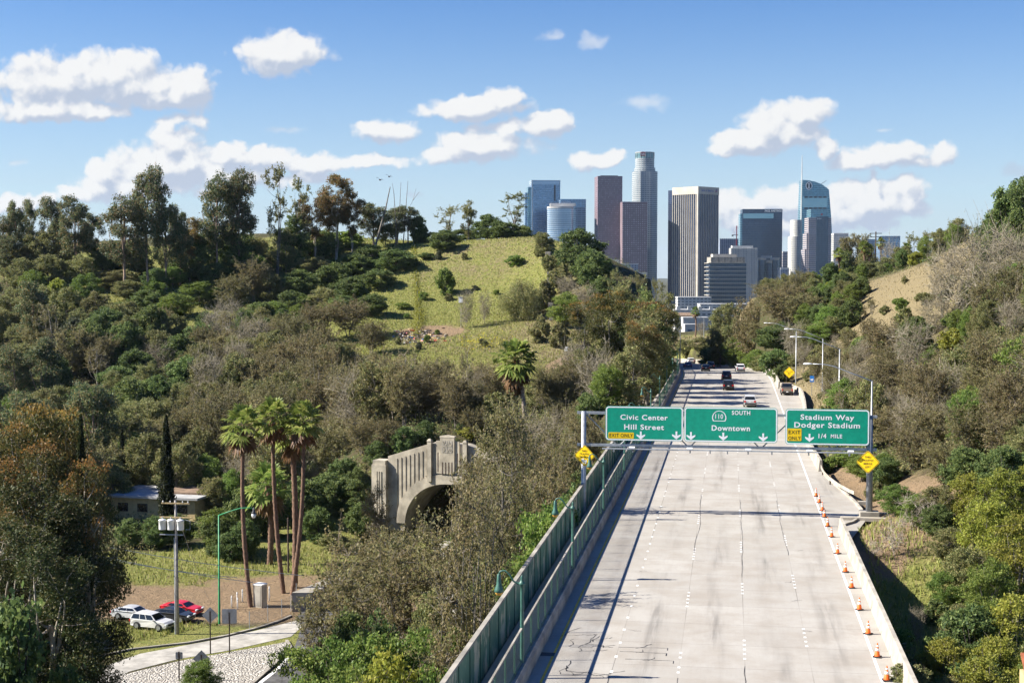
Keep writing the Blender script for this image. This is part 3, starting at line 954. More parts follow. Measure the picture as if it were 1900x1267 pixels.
for i in range(nb2):
    a, b2 = (zb, ztop) if i % 2 else (ztop, zb)
    MB().tube([(xl - xr + i * wd + .1, 0, a), (xl - xr + (i + 1) * wd - .1, 0, b2)], .055, 6).build('brace', 'grey_steel', gy_)
MB().box(((xl - xr) / 2 + .8, -.62, zb - .22), (xr - xl - 1.6, .34, .07)).build('catwalk', 'galvanised', gy_)
lx0, _z = zx(1123, 822)
for px in (1140, 1175, 1208, 1242, 1281, 1318, 1350, 1388, 1432, 1500, 1535, 1575):
    x, _z = zx(px, 825)
    MB().box(LG(x, YG - .62, zb - .38), (.10, .5, .18)).build('bracket', 'grey_steel', gy_)
for px in (1174, 1280, 1388, 1501, 1577):
    x, _z = zx(px, 822)
    mb2 = MB()
    mb2.box(LG(x, YG - .95, zb - .10), (.46, .26, .16), mx=Matrix.Rotation(R(18), 3, 'X'))
    mb2.build('floodlight', 'white_plastic', gy_)
YS = YG - .38
def sign_panel(px0, px1, py0, py1, label):
    (x0, z1), (x1, z0) = zx(px0, py0, YS), zx(px1, py1, YS)
    r_ = thing('highway_sign', label, 'road sign', ((x0 + x1) / 2, YS, (z0 + z1) / 2), group='green overhead signs')
    w, h = x1 - x0, z1 - z0
    I = Matrix.Identity(4)
    plate(MB(), rrect(w, h, .28), I, .06).build('panel', 'sign_green', r_)
    ring(MB(), rrect(w - .06, h - .06, .26), rrect(w - .26, h - .26, .18), Matrix.Translation((0, -.004, 0))).build('border', 'sign_white', r_)
    for k in range(3):
        MB().box((-w / 2 + w * (.2 + .3 * k), .16, 0), (.08, .20, h * .96)).build('bracket', 'galvanised', r_)
    return r_, w, h
def put_text(r_, body, cxp, cyp, hp, m_='sign_white', wp=None, y=-.008, bold=.022):
    """text centred at a photo pixel; hp = capital height in photo pixels"""
    X, Z = zx(cxp, cyp, YS)
    k = YS / F * 1.011
    loc = Vector((X, YS, Z)) - r_.location
    h = hp * k
    mb2 = MB()
    lettering(mb2, body, Matrix.Translation((loc.x, y, loc.z - h / 2)), h, wp * k if wp else None, bold)
    return mb2.build('lettering', m_, r_)
def down_arrow(r_, cxp, cyp, m_='sign_white', s=1.0):
    X, Z = zx(cxp, cyp, YS)
    l = Vector((X, YS, Z)) - r_.location
    a = [(-.075, .34), (-.075, -.02), (-.36, .10), (-.36, -.04), (0, -.34), (.36, -.04), (.36, .10), (.075, -.02), (.075, .34)]
    mb2 = MB()
    mb2.add([(l.x + x * s, -.008, l.z + z * s) for x, z in a], [(0, 1, 7, 8), (1, 2, 3, 4), (1, 4, 7), (4, 5, 6, 7)])
    return mb2.build('arrow', m_, r_)
def tab(r_, px0, px1, py0, py1):
    (x0, z1), (x1, z0) = zx(px0, py0, YS), zx(px1, py1, YS)
    l = Vector(((x0 + x1) / 2, YS, (z0 + z1) / 2)) - r_.location
    plate(MB(), rrect(x1 - x0, z1 - z0, .06), Matrix.Translation((l.x, -.010, l.z)), .006).build('exit_tab', 'sign_yellow', r_)
sg, w, h = sign_panel(1123.5, 1267.5, 753, 819, 'green overhead sign reading Civic Center Hill Street with yellow exit only tab')
put_text(sg, 'Civic Center', 1195, 774, 9.2, wp=87)
put_text(sg, 'Hill Street', 1195, 792, 9.2, wp=73)
tab(sg, 1129, 1176, 801.5, 813.5)
put_text(sg, 'EXIT ONLY', 1152.5, 807.3, 6.6, 'sign_black', wp=43, y=-.018, bold=.005)
down_arrow(sg, 1189, 807.5, s=.98)
down_arrow(sg, 1255, 807.5, s=.98)
sg, w, h = sign_panel(1269.5, 1442.5, 754.5, 822, 'green overhead sign reading south 110 Downtown with three white arrows')
put_text(sg, 'SOUTH', 1375, 765.7, 7.4, wp=33)
put_text(sg, 'Downtown', 1356, 794, 9.6, wp=69)
for px in (1282, 1342, 1416):
    down_arrow(sg, px, 808.5 + (px - 1282) * .02, s=.98)
X, Z = zx(1334.5, 771.5, YS)
l = Vector((X, YS, Z)) - sg.location
def spade(k):
    pts = [(-.50, -.44), (0, -.44), (.50, -.44), (.57, -.25)] + [(.58 * math.cos(PI * q_ / 14), -.16 + .60 * math.sin(PI * q_ / 14)) for q_ in range(15)] + [(-.57, -.25)]
    return [(x * k, z * k) for x, z in pts]
ring(MB(), spade(1.0), spade(.87), Matrix.Translation((l.x, -.008, l.z))).build('route_marker', 'sign_white', sg)
put_text(sg, '110', 1334.5, 772.3, 8.4, wp=14, bold=.015)
sg, w, h = sign_panel(1457.5, 1613, 758, 827, 'green overhead sign reading Stadium Way Dodger Stadium quarter mile')
put_text(sg, 'Stadium Way', 1535, 774, 9.2, wp=95)
put_text(sg, 'Dodger Stadium', 1534.5, 788.5, 9.4, wp=116)
tab(sg, 1461, 1487, 794.5, 818)
put_text(sg, 'EXIT', 1474, 801.5, 6.6, 'sign_black', wp=21, y=-.018, bold=.005)
put_text(sg, 'ONLY', 1474, 812.5, 6.6, 'sign_black', wp=22, y=-.018, bold=.005)
down_arrow(sg, 1502, 812, s=.98)
put_text(sg, '1/4', 1526, 808.5, 8, wp=14)
put_text(sg, 'MILE', 1552, 809, 6.6, wp=20)
def diamond(px, py, Y, hd, lines, label, mat_='sign_yellow', posts=(), th=3.0, graf=False):
    v = PY(px, py, Y)
    r_ = thing('warning_sign', label, 'road sign', v, R(-12))
    c_ = .08
    dia = [(-hd + c_, -c_), (-c_, -hd + c_), (c_, -hd + c_), (hd - c_, -c_), (hd - c_, c_), (c_, hd - c_), (-c_, hd - c_), (-hd + c_, c_)]
    plate(MB(), dia, Matrix.Identity(4), .02).build('panel', mat_, r_)
    ring(MB(), [(x * .95, z * .95) for x, z in dia], [(x * .90, z * .90) for x, z in dia], Matrix.Translation((0, -.004, 0))).build('border', 'sign_black', r_)
    for (body, dz, hh, ww) in lines:
        mb2 = MB()
        lettering(mb2, body, Matrix.Translation((0, -.008, dz * hd - hh * hd / 2)), hh * hd, ww * hd, .012)
        mb2.build('lettering', 'sign_black', r_)
    if graf:
        rg = random.Random(3)
        mb2 = MB()
        for k in range(5):
            x, z = rg.uniform(-.2, .2) * hd, (-.55 + rg.uniform(-.12, .12)) * hd
            mb2.box((x, -.014, z), (.10 * hd, .006, .34 * hd), mx=Matrix.Rotation(rg.uniform(-.9, .9), 3, 'Y'))
        mb2.build('graffiti', 'sign_white', r_)
    if not posts:
        for dz in (-.35, .35):
            MB().box((0, .45, dz), (.10, .82, .08)).build('bracket', 'galvanised', r_)
    for x in posts:
        MB().box((x, .06, -hd * .3 - th / 2), (.09, .07, th + hd * .6)).build('post', 'wood_and_slot_dark', r_)
    return r_
tl = [('THRU', .42, .17, .52), ('TRAFFIC', .14, .17, .96), ('MERGE', -.14, .17, .72)]
diamond(1084.5, 845, YG - 1.0, .92, tl + [('RIGHT', -.42, .17, .56)], 'yellow diamond merge sign with white graffiti on its last word', graf=True)
diamond(1610.5, 857, YG - 1.0, .95, tl + [('LEFT', -.42, .17, .46)], 'yellow diamond sign reading thru traffic merge left below the gantry end')
diamond(1464.5, 691, 256, 1.02, [('RIGHT LANE', .16, .16, 1.1), ('MUST', -.10, .16, .46), ('EXIT', -.34, .16, .40)], 'small far yellow diamond sign on two posts beside the freeway wall', posts=(-.5, .5), th=1.7)
v = PY(1506.5, 703, 222)
bs = thing('info_sign', 'small blue and white sign board on the bank under bushes', 'road sign', v)
plate(MB(), rrect(.62, .95, .05), Matrix.Identity(4), .02).build('panel', 'sign_blue', bs)
plate(MB(), rrect(.40, .28, .03, cz=-.12), Matrix.Translation((0, -.006, 0)), .004).build('legend', 'sign_white', bs)
MB().box((0, .05, -1.3), (.07, .06, 2.4)).build('post', 'grey_steel', bs)

# ------------------------------------------------------------------ traffic cones
cone0 = thing('traffic_cone', '-', 'traffic cone', group='orange cones along the right edge line')
MB().box((0, 0, .03), (.40, .40, .05)).build('base', 'rubber', cone0)
MB().lathe([(.155, .055), (.15, .07), (.028, .74), (.0, .745)], 14).build('body', 'cone_orange', cone0, True)
def cr(z):
    return .15 - (.15 - .028) * (z - .07) / (.74 - .07) + .003
for (za, zb2) in ((.33, .46), (.54, .63)):
    MB().lathe([(cr(za), za), (cr(zb2), zb2)], 14).build('reflective_band', 'white_plastic', cone0, True)
cones = [(210, 285), (227, 318), (243, 360), (254, 394), (271, 443), (292, 498), (323, 586), (364, 683), (397, 766), (438, 881), (484, 1008), (532, 1129), (582, 1253)]
cl = ['farthest orange cone, first beside the guardrail end', 'second farthest orange cone near the guardrail', 'third farthest orange cone, standing in the gantry shadow', 'fourth farthest orange cone just below the gantry shadow',
      'fifth farthest orange cone beside the pull-out kerb', 'sixth farthest orange cone by the end of the concrete barrier', 'middle orange cone, seventh of thirteen in the row', 'sixth nearest orange cone beside the barrier',
      'fifth nearest orange cone beside the barrier', 'fourth nearest orange cone beside the barrier', 'third nearest orange cone, before the shrub on the barrier', 'second nearest orange cone, beside the shrub on the barrier', 'nearest orange cone at the bottom of the row']
for i, (a, b2) in enumerate(cones):
    p = G(1440 + a / 2.835, 820 + b2 / 2.835, .01)
    if i == 0:
        cone0.location = p
        cone0['label'] = cl[i]
    else:
        copy_tree(cone0, cl[i], p, rz=i * .4)

# ------------------------------------------------------------------ vehicles (local +Y is forward)
def paint(name, col, metal=.25):
    m, t, b = new_mat(name)
    b.inputs['Base Color'].default_value = (*col, 1)
    b.inputs['Metallic'].default_value = metal
    b.inputs['Roughness'].default_value = .32
    b.inputs['Coat Weight'].default_value = .35
    b.inputs['Coat Roughness'].default_value = .06
    nz = t.noise(1.3, t.n('ShaderNodeTexCoord').outputs['Object'], 4, .6)
    t.put(b.inputs['Base Color'], t.mix(t.ss(nz.outputs[0], .4, .75), col, tuple(c * .82 + .02 for c in col)))
    M[name] = m
paint('paint_white', (.70, .70, .69), 0)
paint('paint_silver_white', (.58, .58, .57), .2)
paint('paint_pearl', (.62, .61, .58), .1)
paint('paint_black', (.012, .012, .013), .1)
paint('paint_charcoal', (.035, .036, .038), .3)
paint('paint_tan', (.30, .24, .175), .3)
paint('paint_red', (.58, .012, .018), 0)
paint('paint_blue', (.05, .09, .20), .3)
mat('car_glass', (.012, .015, .018), .06, var=.02, spec=.6)
mat('tail_red', (.55, .012, .012), .2, var=.05)
mat('head_lamp', (.75, .77, .80), .12, var=.03)
mat('alloy', (.50, .51, .53), .3, metal=.7, var=.08)
mat('black_trim_and_wells', (.02, .02, .021), .55, var=.05)
SHAPES = {  # lower body outline, glasshouse outline (y, z), half widths, wheel positions, wheel radius
    'suv': dict(low=[(-2.2, .28), (-2.34, .45), (-2.36, .92), (-2.30, 1.06), (1.02, 1.07), (2.02, .95), (2.30, .78), (2.36, .5), (2.2, .28)],
                top=[(-2.28, 1.06), (-2.02, 1.60), (-1.75, 1.70), (-.3, 1.72), (.38, 1.64), (1.08, 1.07)], w=.93, wt=.70, ax=(-1.38, 1.42), wr=.36),
    'sedan': dict(low=[(-2.2, .24), (-2.34, .42), (-2.36, .85), (-2.28, .98), (-1.55, 1.00), (.95, .97), (2.0, .84), (2.30, .66), (2.36, .42), (2.2, .24)],
                  top=[(-1.72, .99), (-1.05, 1.36), (-.6, 1.43), (.05, 1.42), (.45, 1.34), (1.12, .96)], w=.90, wt=.66, ax=(-1.35, 1.40), wr=.33),
    'pickup': dict(low=[(-2.85, .42), (-2.92, .55), (-2.92, 1.16), (-2.86, 1.18), (-.9, 1.18), (1.3, 1.17), (2.5, 1.06), (2.78, .9), (2.84, .52), (2.6, .36)],
                   top=[(-.98, 1.17), (-.86, 1.82), (-.6, 1.88), (.7, 1.87), (.95, 1.80), (1.42, 1.16)], w=.98, wt=.76, ax=(-1.75, 1.75), wr=.40)}
def vehicle(name, kind, pm, label, loc, rz, cat='car'):
    S = SHAPES[kind]
    r_ = thing(name, label, cat, loc, rz)
    low, top, w, wt = S['low'], S['top'], S['w'], S['wt']
    yb, yf = min(p[0] for p in low), max(p[0] for p in low)
    bz = top[0][1]
    def hw(y, z):
        e = min(1, (y - yb) / .55, (yf - y) / .75)
        k = .88 + .12 * math.sin(max(0, e) * PI / 2)
        return w * k * (1 - .05 * max(0, .55 - z) / .3 - .03 * max(0, z - .8) / .25)
    mb_ = MB()
    # dense outline so the plan view is rounded at both ends
    dense = []
    for i, a in enumerate(low):
        b2 = low[(i + 1) % len(low)]
        n_ = max(1, int(math.hypot(b2[0] - a[0], b2[1] - a[1]) / .3))
        dense += [(a[0] + (b2[0] - a[0]) * k / n_, a[1] + (b2[1] - a[1]) * k / n_) for k in range(n_)]
    n = len(dense)
    vs = []
    for sgn in (-1, 1):
        for f_ in (1.0, .93):
            c_y, c_z = 0, .68
            for (y, z) in dense:
                if f_ == 1.0:
                    vs.append((sgn * (hw(y, z) - .05), y, z))
                else:
                    vs.append((sgn * hw(y, z), y * .982, c_z + (z - c_z) * .88))
    fs = []
    A, B_, C_, D_ = 0, n, 2 * n, 3 * n
    for i in range(n):
        j = (i + 1) % n
        fs += [(A + i, A + j, C_ + j, C_ + i), (B_ + i, B_ + j, A + j, A + i), (C_ + i, C_ + j, D_ + j, D_ + i)]
    fs += [tuple(B_ + i for i in range(n))[::-1], tuple(D_ + i for i in range(n))]
    mb_.add(vs, fs)
    zt_ = max(p[1] for p in top)
    def gw(z):
        return (w * .955) + (wt - w * .955) * max(0.0, (z - bz) / (zt_ - bz)) ** 1.15
    m_ = len(top)
    vs = [(-gw(z), y, z - .004) for y, z in top] + [(gw(z), y, z - .004) for y, z in top]
    fs = [(i, i + 1, m_ + i + 1, m_ + i) for i in range(m_ - 1)] + [tuple(range(m_))[::-1], tuple(range(m_, 2 * m_))]
    mb_.add(vs, fs)
    if kind == 'pickup':
        mb_.box((0, -1.93, 1.183), (1.6, 1.75, .012), 1)
    for y in S['ax']:
        for sg_ in (-1, 1):
            mb_.lathe([(S['wr'] + .075, -.02), (S['wr'] + .07, .025)], 18, (sg_ * (w - .035), y, S['wr'] + .01), 1, Matrix.Rotation(R(90 * sg_), 3, 'Y'))  # black discs on the body paint the shade inside the wheel wells
    mb_.box((0, 0, .30), (w * 1.7, (yf - yb) * .84, .14), 1)
    mb_.build('body', [pm, 'black_trim_and_wells'], r_)
    def lerp(a, b2, t_):
        return (a[0] + (b2[0] - a[0]) * t_, a[1] + (b2[1] - a[1]) * t_)
    # rear window and windscreen
    for nm, (a, b2), q in (('rear_window', (top[0], top[1]) if kind != 'sedan' else (top[0], top[1]), -1), ('windscreen', (top[-1], top[-2]), 1)):
        p0, p1 = lerp(a, b2, .12), lerp(a, b2, .94)
        ny_, nz_ = (b2[1] - a[1]), -(b2[0] - a[0])
        L = math.hypot(ny_, nz_)
        ny_, nz_ = ny_ / L * q, nz_ / L * q
        if nz_ < 0: ny_, nz_ = -ny_, -nz_
        e = .008
        MB().add([(-gw(p0[1]) + .09, p0[0] + ny_ * e, p0[1] + nz_ * e), (gw(p0[1]) - .09, p0[0] + ny_ * e, p0[1] + nz_ * e), (gw(p1[1]) - .09, p1[0] + ny_ * e, p1[1] + nz_ * e), (-gw(p1[1]) + .09, p1[0] + ny_ * e, p1[1] + nz_ * e)], [(0, 1, 2, 3)]).build(nm, 'car_glass', r_)
    # side windows
    zl_, zh_ = bz + .06, zt_ - .12
    def edge_y(z, rear):
        seq = top if rear else top[::-1]
        for a, b2 in zip(seq, seq[1:]):
            if a[1] <= z <= b2[1]:
                return a[0] + (b2[0] - a[0]) * (z - a[1]) / (b2[1] - a[1])
        return seq[1][0]
    yr0, yr1, yf0, yf1 = edge_y(zl_, True) + .14, edge_y(zh_, True) + .14, edge_y(zl_, False) - .16, edge_y(zh_, False) - .10
    cuts = [0, .36, .66, 1] if kind == 'suv' else [0, .5, 1]
    for sg_ in (-1, 1):
        for c0, c1 in zip(cuts, cuts[1:]):
            c0, c1 = c0 + (.015 if c0 else 0), c1 - (.015 if c1 < 1 else 0)
            MB().add([(sg_ * (gw(zl_) + .008), yr0 + (yf0 - yr0) * c0, zl_), (sg_ * (gw(zl_) + .008), yr0 + (yf0 - yr0) * c1, zl_), (sg_ * (gw(zh_) + .008), yr1 + (yf1 - yr1) * c1, zh_), (sg_ * (gw(zh_) + .008), yr1 + (yf1 - yr1) * c0, zh_)], [(0, 1, 2, 3)]).build('side_window', 'car_glass', r_)
        MB().box((sg_ * (w + .08), yf0 - .05, bz + .06), (.20, .10, .13)).build('wing_mirror', pm, r_)
        tz = bz - (.20 if kind != 'pickup' else .26)
        hgt = .26 if kind == 'suv' else .17 if kind == 'sedan' else .36
        MB().box((sg_ * (w * .78), yb + .02, tz), (.26 if kind != 'pickup' else .15, .09, hgt)).build('taillight', 'tail_red', r_)
        MB().box((sg_ * (w * .70), yf - .10, .74 if kind != 'pickup' else .92), (.38, .16, .14)).build('headlight', 'head_lamp', r_)
    for y in S['ax']:
        for sg_ in (-1, 1):
            wh = MB().lathe([(.2, -.11), (S['wr'] - .02, -.11), (S['wr'], -.07), (S['wr'], .07), (S['wr'] - .02, .11), (.2, .115)], 20, (0, 0, 0), 0, Matrix.Rotation(R(90 * sg_), 3, 'Y')).build('wheel', 'rubber', r_, True)
            wh.location = (sg_ * (w - .095), y, S['wr'])
            rm = MB()
            rm.lathe([(S['wr'] * .66, .10), (S['wr'] * .66, .122), (S['wr'] * .5, .118)], 18, mx=Matrix.Rotation(R(90 * sg_), 3, 'Y'))
            for k in range(5):
                a = 2 * PI * k / 5
                rm.box((sg_ * .123, math.cos(a) * S['wr'] * .36, math.sin(a) * S['wr'] * .36), (.02, .07, S['wr'] * .6), mx=Matrix.Rotation(-a + PI / 2, 3, 'X'))
            rm.build('rim', 'alloy', wh)
    MB().box((0, yb + .0, .50 if kind != 'pickup' else .56), (w * 1.72, .10, .20)).build('rear_bumper', 'black_trim_and_wells' if kind != 'sedan' else pm, r_)
    MB().box((0, yb - .052 if kind != 'sedan' else yb - .02, .80 if kind != 'pickup' else .60), (.32, .012, .15)).build('licence_plate', 'white_plastic', r_)
    MB().box((0, yf - .02, .62 if kind != 'pickup' else .8), (w * 1.0, .08, .18)).build('grille', 'black_trim_and_wells', r_)
    return r_
def on_road(px, py, d=None):
    """place on the freeway surface under a photo pixel"""
    best = None
    for s in np.arange(180, 560, .5):
        q = P(px, py, 1) - Vector((0, 0, CAMZ))
        for off in (0,):
            z = float(zroad(s))
            t_ = (z - CAMZ) / q.z
            p = Vector((0, 0, CAMZ)) + q * t_
            s2, o2 = road_inv(p.x, p.y)
            e = abs(float(s2) - s)
            if best is None or e < best[0]:
                best = (e, p, float(s2))
    p, s = best[1], best[2]
    return p, -max(0, (s - Y0) / RAD) * -1
for (nm, kind, pm, px, py, lb, dr) in (
        ('suv', 'suv', 'paint_silver_white', 1391, 753, 'silver white suv nearest behind the overhead signs', 0),
        ('pickup_truck', 'pickup', 'paint_tan', 1459.5, 731, 'tan pickup truck stopped on the shoulder against the concrete wall', 0),
        ('suv', 'suv', 'paint_black', 1351.5, 722.5, 'black suv driving just below another dark suv with red tail lights', 0),
        ('suv', 'suv', 'paint_charcoal', 1348, 704, 'charcoal suv with bright red tail lights ahead of the black suv', 0),
        ('suv', 'suv', 'paint_white', 1373, 689.5, 'white suv driving in the lane by the far curved wall', 0),
        ('car', 'sedan', 'paint_black', 1309, 688, 'black low car beside the dark suv in the bend', 0),
        ('suv', 'suv', 'paint_charcoal', 1317.5, 684, 'dark grey suv in the bend just beyond the black low car', 0),
        ('car', 'sedan', 'paint_blue', 1276, 682, 'dark blue car at the end of the green fence', 0),
        ('suv', 'suv', 'paint_white', 1280.5, 674, 'farthest white suv leaving round the bend', 0)):
    p, a = on_road(px, py)
    s_, _o = road_inv(p.x, p.y)
    vehicle(nm, kind, pm, lb, p + Vector((0, 0, .012)), max(0.0, (float(s_) - Y0) / RAD) + dr, 'pickup' if kind == 'pickup' else 'car')

# ------------------------------------------------------------------ low ground: portal, house, poles, signs, parked cars
# cobbled traffic island
m, t, b = new_mat('cobbles')
co = t.n('ShaderNodeTexCoord').outputs['Object']
vo = t.n('ShaderNodeTexVoronoi', feature='F1')
vo.inputs['Scale'].default_value = 3.1
t.t.links.new(co, vo.inputs['Vector'])
ve = t.n('ShaderNodeTexVoronoi', feature='DISTANCE_TO_EDGE')
ve.inputs['Scale'].default_value = 3.1
t.t.links.new(co, ve.inputs['Vector'])
cc = t.n('ShaderNodeSeparateColor')
t.t.links.new(vo.outputs['Color'], cc.inputs[0])
c = t.mix(cc.outputs[0], (.38, .35, .30), (.56, .53, .47))
c = t.mix(t.ss(ve.outputs['Distance'], .02, .10), (.17, .15, .12), c)
t.put(b.inputs['Base Color'], c)
b.inputs['Roughness'].default_value = .9
bp = t.n('ShaderNodeBump')
bp.inputs['Strength'].default_value = 1.0
bp.inputs['Distance'].default_value = .12
t.t.links.new(t.ss(ve.outputs['Distance'], 0, .25), bp.inputs['Height'])
t.t.links.new(bp.outputs[0], b.inputs['Normal'])
M['cobbles'] = m
isl = [(120, 1290), (240, 1248), (330, 1226), (430, 1208), (500, 1196), (530, 1190), (536, 1200), (505, 1232), (470, 1262), (430, 1300), (200, 1340)]
sheet('traffic_island', isl, 'cobbles', LOW + .15, th=.3)
def kerb_line(pix, z, nm='kerb'):
    pts = [G(px, py, z) for px, py in pix]
    tag(sweep(MB(), pts, [(-.14, -.25), (-.14, .16), (.14, .16), (.14, -.25)]).build(nm, 'concrete_old'), kind='structure')
kerb_line([(532, 1189), (540, 1201), (508, 1234), (472, 1266), (430, 1302)], LOW + .02)
kerb_line([(120, 1232), (244, 1205), (350, 1193), (420, 1180), (480, 1165), (520, 1152), (540, 1143)], LOW + .02)
sheet('street_edge_line', [(470, 1272), (512, 1240), (548, 1203), (551, 1205), (516, 1243), (476, 1274)], 'white_paint', LOW + .026)

# tunnel portal: curved concrete front with an arch, relief panel, pillars and buttress
pa = P(772, 960, 204)
pz = -16.9
port = thing('tunnel_portal', 'tall cream concrete tunnel portal with arch and relief panel among brown trees', 'tunnel portal', (P(832, 960, 204).x, P(832, 960, 204).y, pz), TH + R(-22))
port.scale = (.93, .93, .93)
AW, AH, TOP = 7.2, 7.6, 13.7            # arch half width, crown height, wall height at the middle
def arch_z(x):
    q = min(1, abs(x) / AW)
    return 1.2 + (AH - 1.2) * math.sqrt(max(0, 1 - q ** 2.15))
def top_z(x):
    return TOP - 2.05 * max(0, (abs(x) - 2.9)) / 6.5
mb_ = MB()
xs = [-10.2 + 20.4 * i / 68 for i in range(69)]
DEP = 2.2
for f_ in (0, 1):
    y = f_ * DEP
    vs, fs = [], []
    for x in xs:
        lo = arch_z(x) if abs(x) < AW else 0.0
        vs += [(x, y, lo), (x, y, top_z(x))]
    for i in range(len(xs) - 1):
        fs.append((2 * i, 2 * i + 2, 2 * i + 3, 2 * i + 1) if f_ == 0 else (2 * i, 2 * i + 1, 2 * i + 3, 2 * i + 2))
    mb_.add(vs, fs)
vs = []
for x in xs:
    vs += [(x, 0, top_z(x)), (x, DEP, top_z(x))]
mb_.add(vs, [(2 * i, 2 * i + 2, 2 * i + 3, 2 * i + 1) for i in range(len(xs) - 1)])
mb_.build('front_wall', 'portal_concrete', port)
vs, fs = [], []
ax_ = [AW * math.cos(PI * i / 30) for i in range(31)]
for x in ax_:
    vs += [(x, .0, arch_z(x) if abs(x) < AW - 1e-6 else 0), (x, 40, arch_z(x) if abs(x) < AW - 1e-6 else 0)]
MB().add(vs, [(2 * i, 2 * i + 1, 2 * i + 3, 2 * i + 2) for i in range(30)]).build('tunnel_lining', 'concrete_old', port)
vs, fs = [], []
for i in range(41):
    w_ = PI * i / 40
    for (k, yy) in ((1.0, -.28), (1.20, -.28), (1.20, 0)):
        x = AW * k * math.cos(w_)
        z0_ = 1.2 + (AH - 1.2) * math.sqrt(max(0, 1 - abs(math.cos(w_)) ** 2.15))
        vs.append((x, yy, z0_ + (k - 1) * 7.2 * math.sin(w_) ** .6))
for i in range(40):
    for k in range(2):
        fs.append((i * 3 + k, i * 3 + k + 1, i * 3 + k + 4, i * 3 + k + 3))
MB().add(vs, fs).build('arch_ring', 'portal_concrete', port)
for sg_ in (-1, 1):
    for k in range(8):                                   # flutes of the wall as raised ribs
        x = sg_ * (3.75 + k * .72)
        zt_ = top_z(x) - .75
        zb_ = arch_z(x) + 1.9 if abs(x) < AW else 3.5
        if zt_ - zb_ > .8:
            MB().box((x, -.05, (zt_ + zb_) / 2), (.40, .10, zt_ - zb_)).build('rib', 'portal_concrete', port)
    pl = MB().box((sg_ * 2.95, -.28, (TOP + .35 + AH + .3) / 2), (.66, .56, TOP + .35 - AH - .3))
    pl.lathe([(.50, 0), (.42, .18), (.25, .34), (0, .40)], 4, (sg_ * 2.95, -.28, TOP + .35), mx=Matrix.Rotation(R(45), 3, 'Z'))
    pl.build('pillar', 'portal_concrete', port)
    MB().box((sg_ * 1.55, -.12, (TOP + .45 + AH + 1.6) / 2), (.75, .24, TOP + .45 - AH - 1.6)).build('shoulder_block', 'portal_concrete', port)
    MB().box((sg_ * 1.62, -.245, (TOP + AH + 1) / 2 - .2), (.16, .03, 2.9)).build('slot_shade', 'wood_and_slot_dark', port)  # dark strip on the face paints the shade of a slot
cp_ = MB().box((0, -.22, (TOP + 1.05 + AH + 1.6) / 2), (2.35, .44, TOP + 1.05 - AH - 1.6))
cp_.add([(-1.25, -.48, TOP + 1.05), (1.25, -.48, TOP + 1.05), (1.25, .3, TOP + 1.05), (-1.25, .3, TOP + 1.05), (-1.2, -.4, TOP + 1.22), (1.2, -.4, TOP + 1.22), (1.2, .25, TOP + 1.22), (-1.2, .25, TOP + 1.22), (0, -.4, TOP + 1.36), (0, .25, TOP + 1.36)],
        [(0, 1, 5, 8, 4), (1, 2, 6, 5), (2, 3, 7, 9, 6), (3, 0, 4, 7), (4, 8, 9, 7), (8, 5, 6, 9), (0, 3, 2, 1)])
cp_.build('centre_pylon', 'portal_concrete', port)
rl = MB().box((0, -.455, TOP - .35), (1.75, .03, 1.85), 1)
rg = random.Random(8)
rl.box((0, -.482, TOP - .35), (.06, .03, 1.85)); rl.box((0, -.482, TOP - .30), (1.75, .03, .06))
for qx in (-.45, .45):
    for qz in (-.82, .12):
        for k in range(7):
            rl.box((qx + rg.uniform(-.3, .3), -.485, TOP + qz + rg.uniform(-.28, .28) + .02), (rg.uniform(.06, .18), .04, rg.uniform(.15, .5)), mx=Matrix.Rotation(rg.uniform(-.5, .5), 3, 'Y'))
rl.build('relief_panel', ['portal_concrete', 'concrete_old'], port)
for x in (-.78, -.26, .26, .78):
    MB().box((x, -.455, AH + 2.5), (.15, .03, 1.75)).build('slot_shade', 'wood_and_slot_dark', port)  # row of dark strips, slot shade painted rather than cut in
bt = MB().prism([(-12.6, -.9), (-10.15, -.9), (-10.15, 1.6), (-12.6, 1.6)], -1, 10.1)
bt.prism([(-12.45, -.78), (-10.3, -.78), (-10.3, 1.5), (-12.45, 1.5)], 10.1, 10.75)
bt.build('buttress', 'portal_concrete', port)
for k in range(3):
    MB().box((-11.75 + k * .38, -.945, 5.4), (.2, .09, 7.4)).build('rib', 'portal_concrete', port)
wl = MB().prism([(-23, 2.05), (-12.65, .6), (-12.65, 1.0), (-23, 2.5)], -1, 3.0)
wall_l = wl.build('retaining_wall', 'concrete')
wall_l.matrix_world = port.matrix_world.copy()
wall_l.location = port.location
wall_l.rotation_euler = port.rotation_euler
wall_l.scale = port.scale
tag(wall_l, 'pale grey low wall with yellow graffiti running left from the portal', 'wall')
mg = MB()
for k in range(7):
    x = -21.5 + k * .45
    y = 2.05 - (x + 23) * (1.45 / 10.35) - .012
    mg.box((x, y, 2.0 + rg.uniform(-.25, .25)), (.13, .012, .9), mx=Matrix.Rotation(rg.uniform(-.8, .8), 3, 'Y'))
mg.build('graffiti', 'yellow_paint', wall_l)

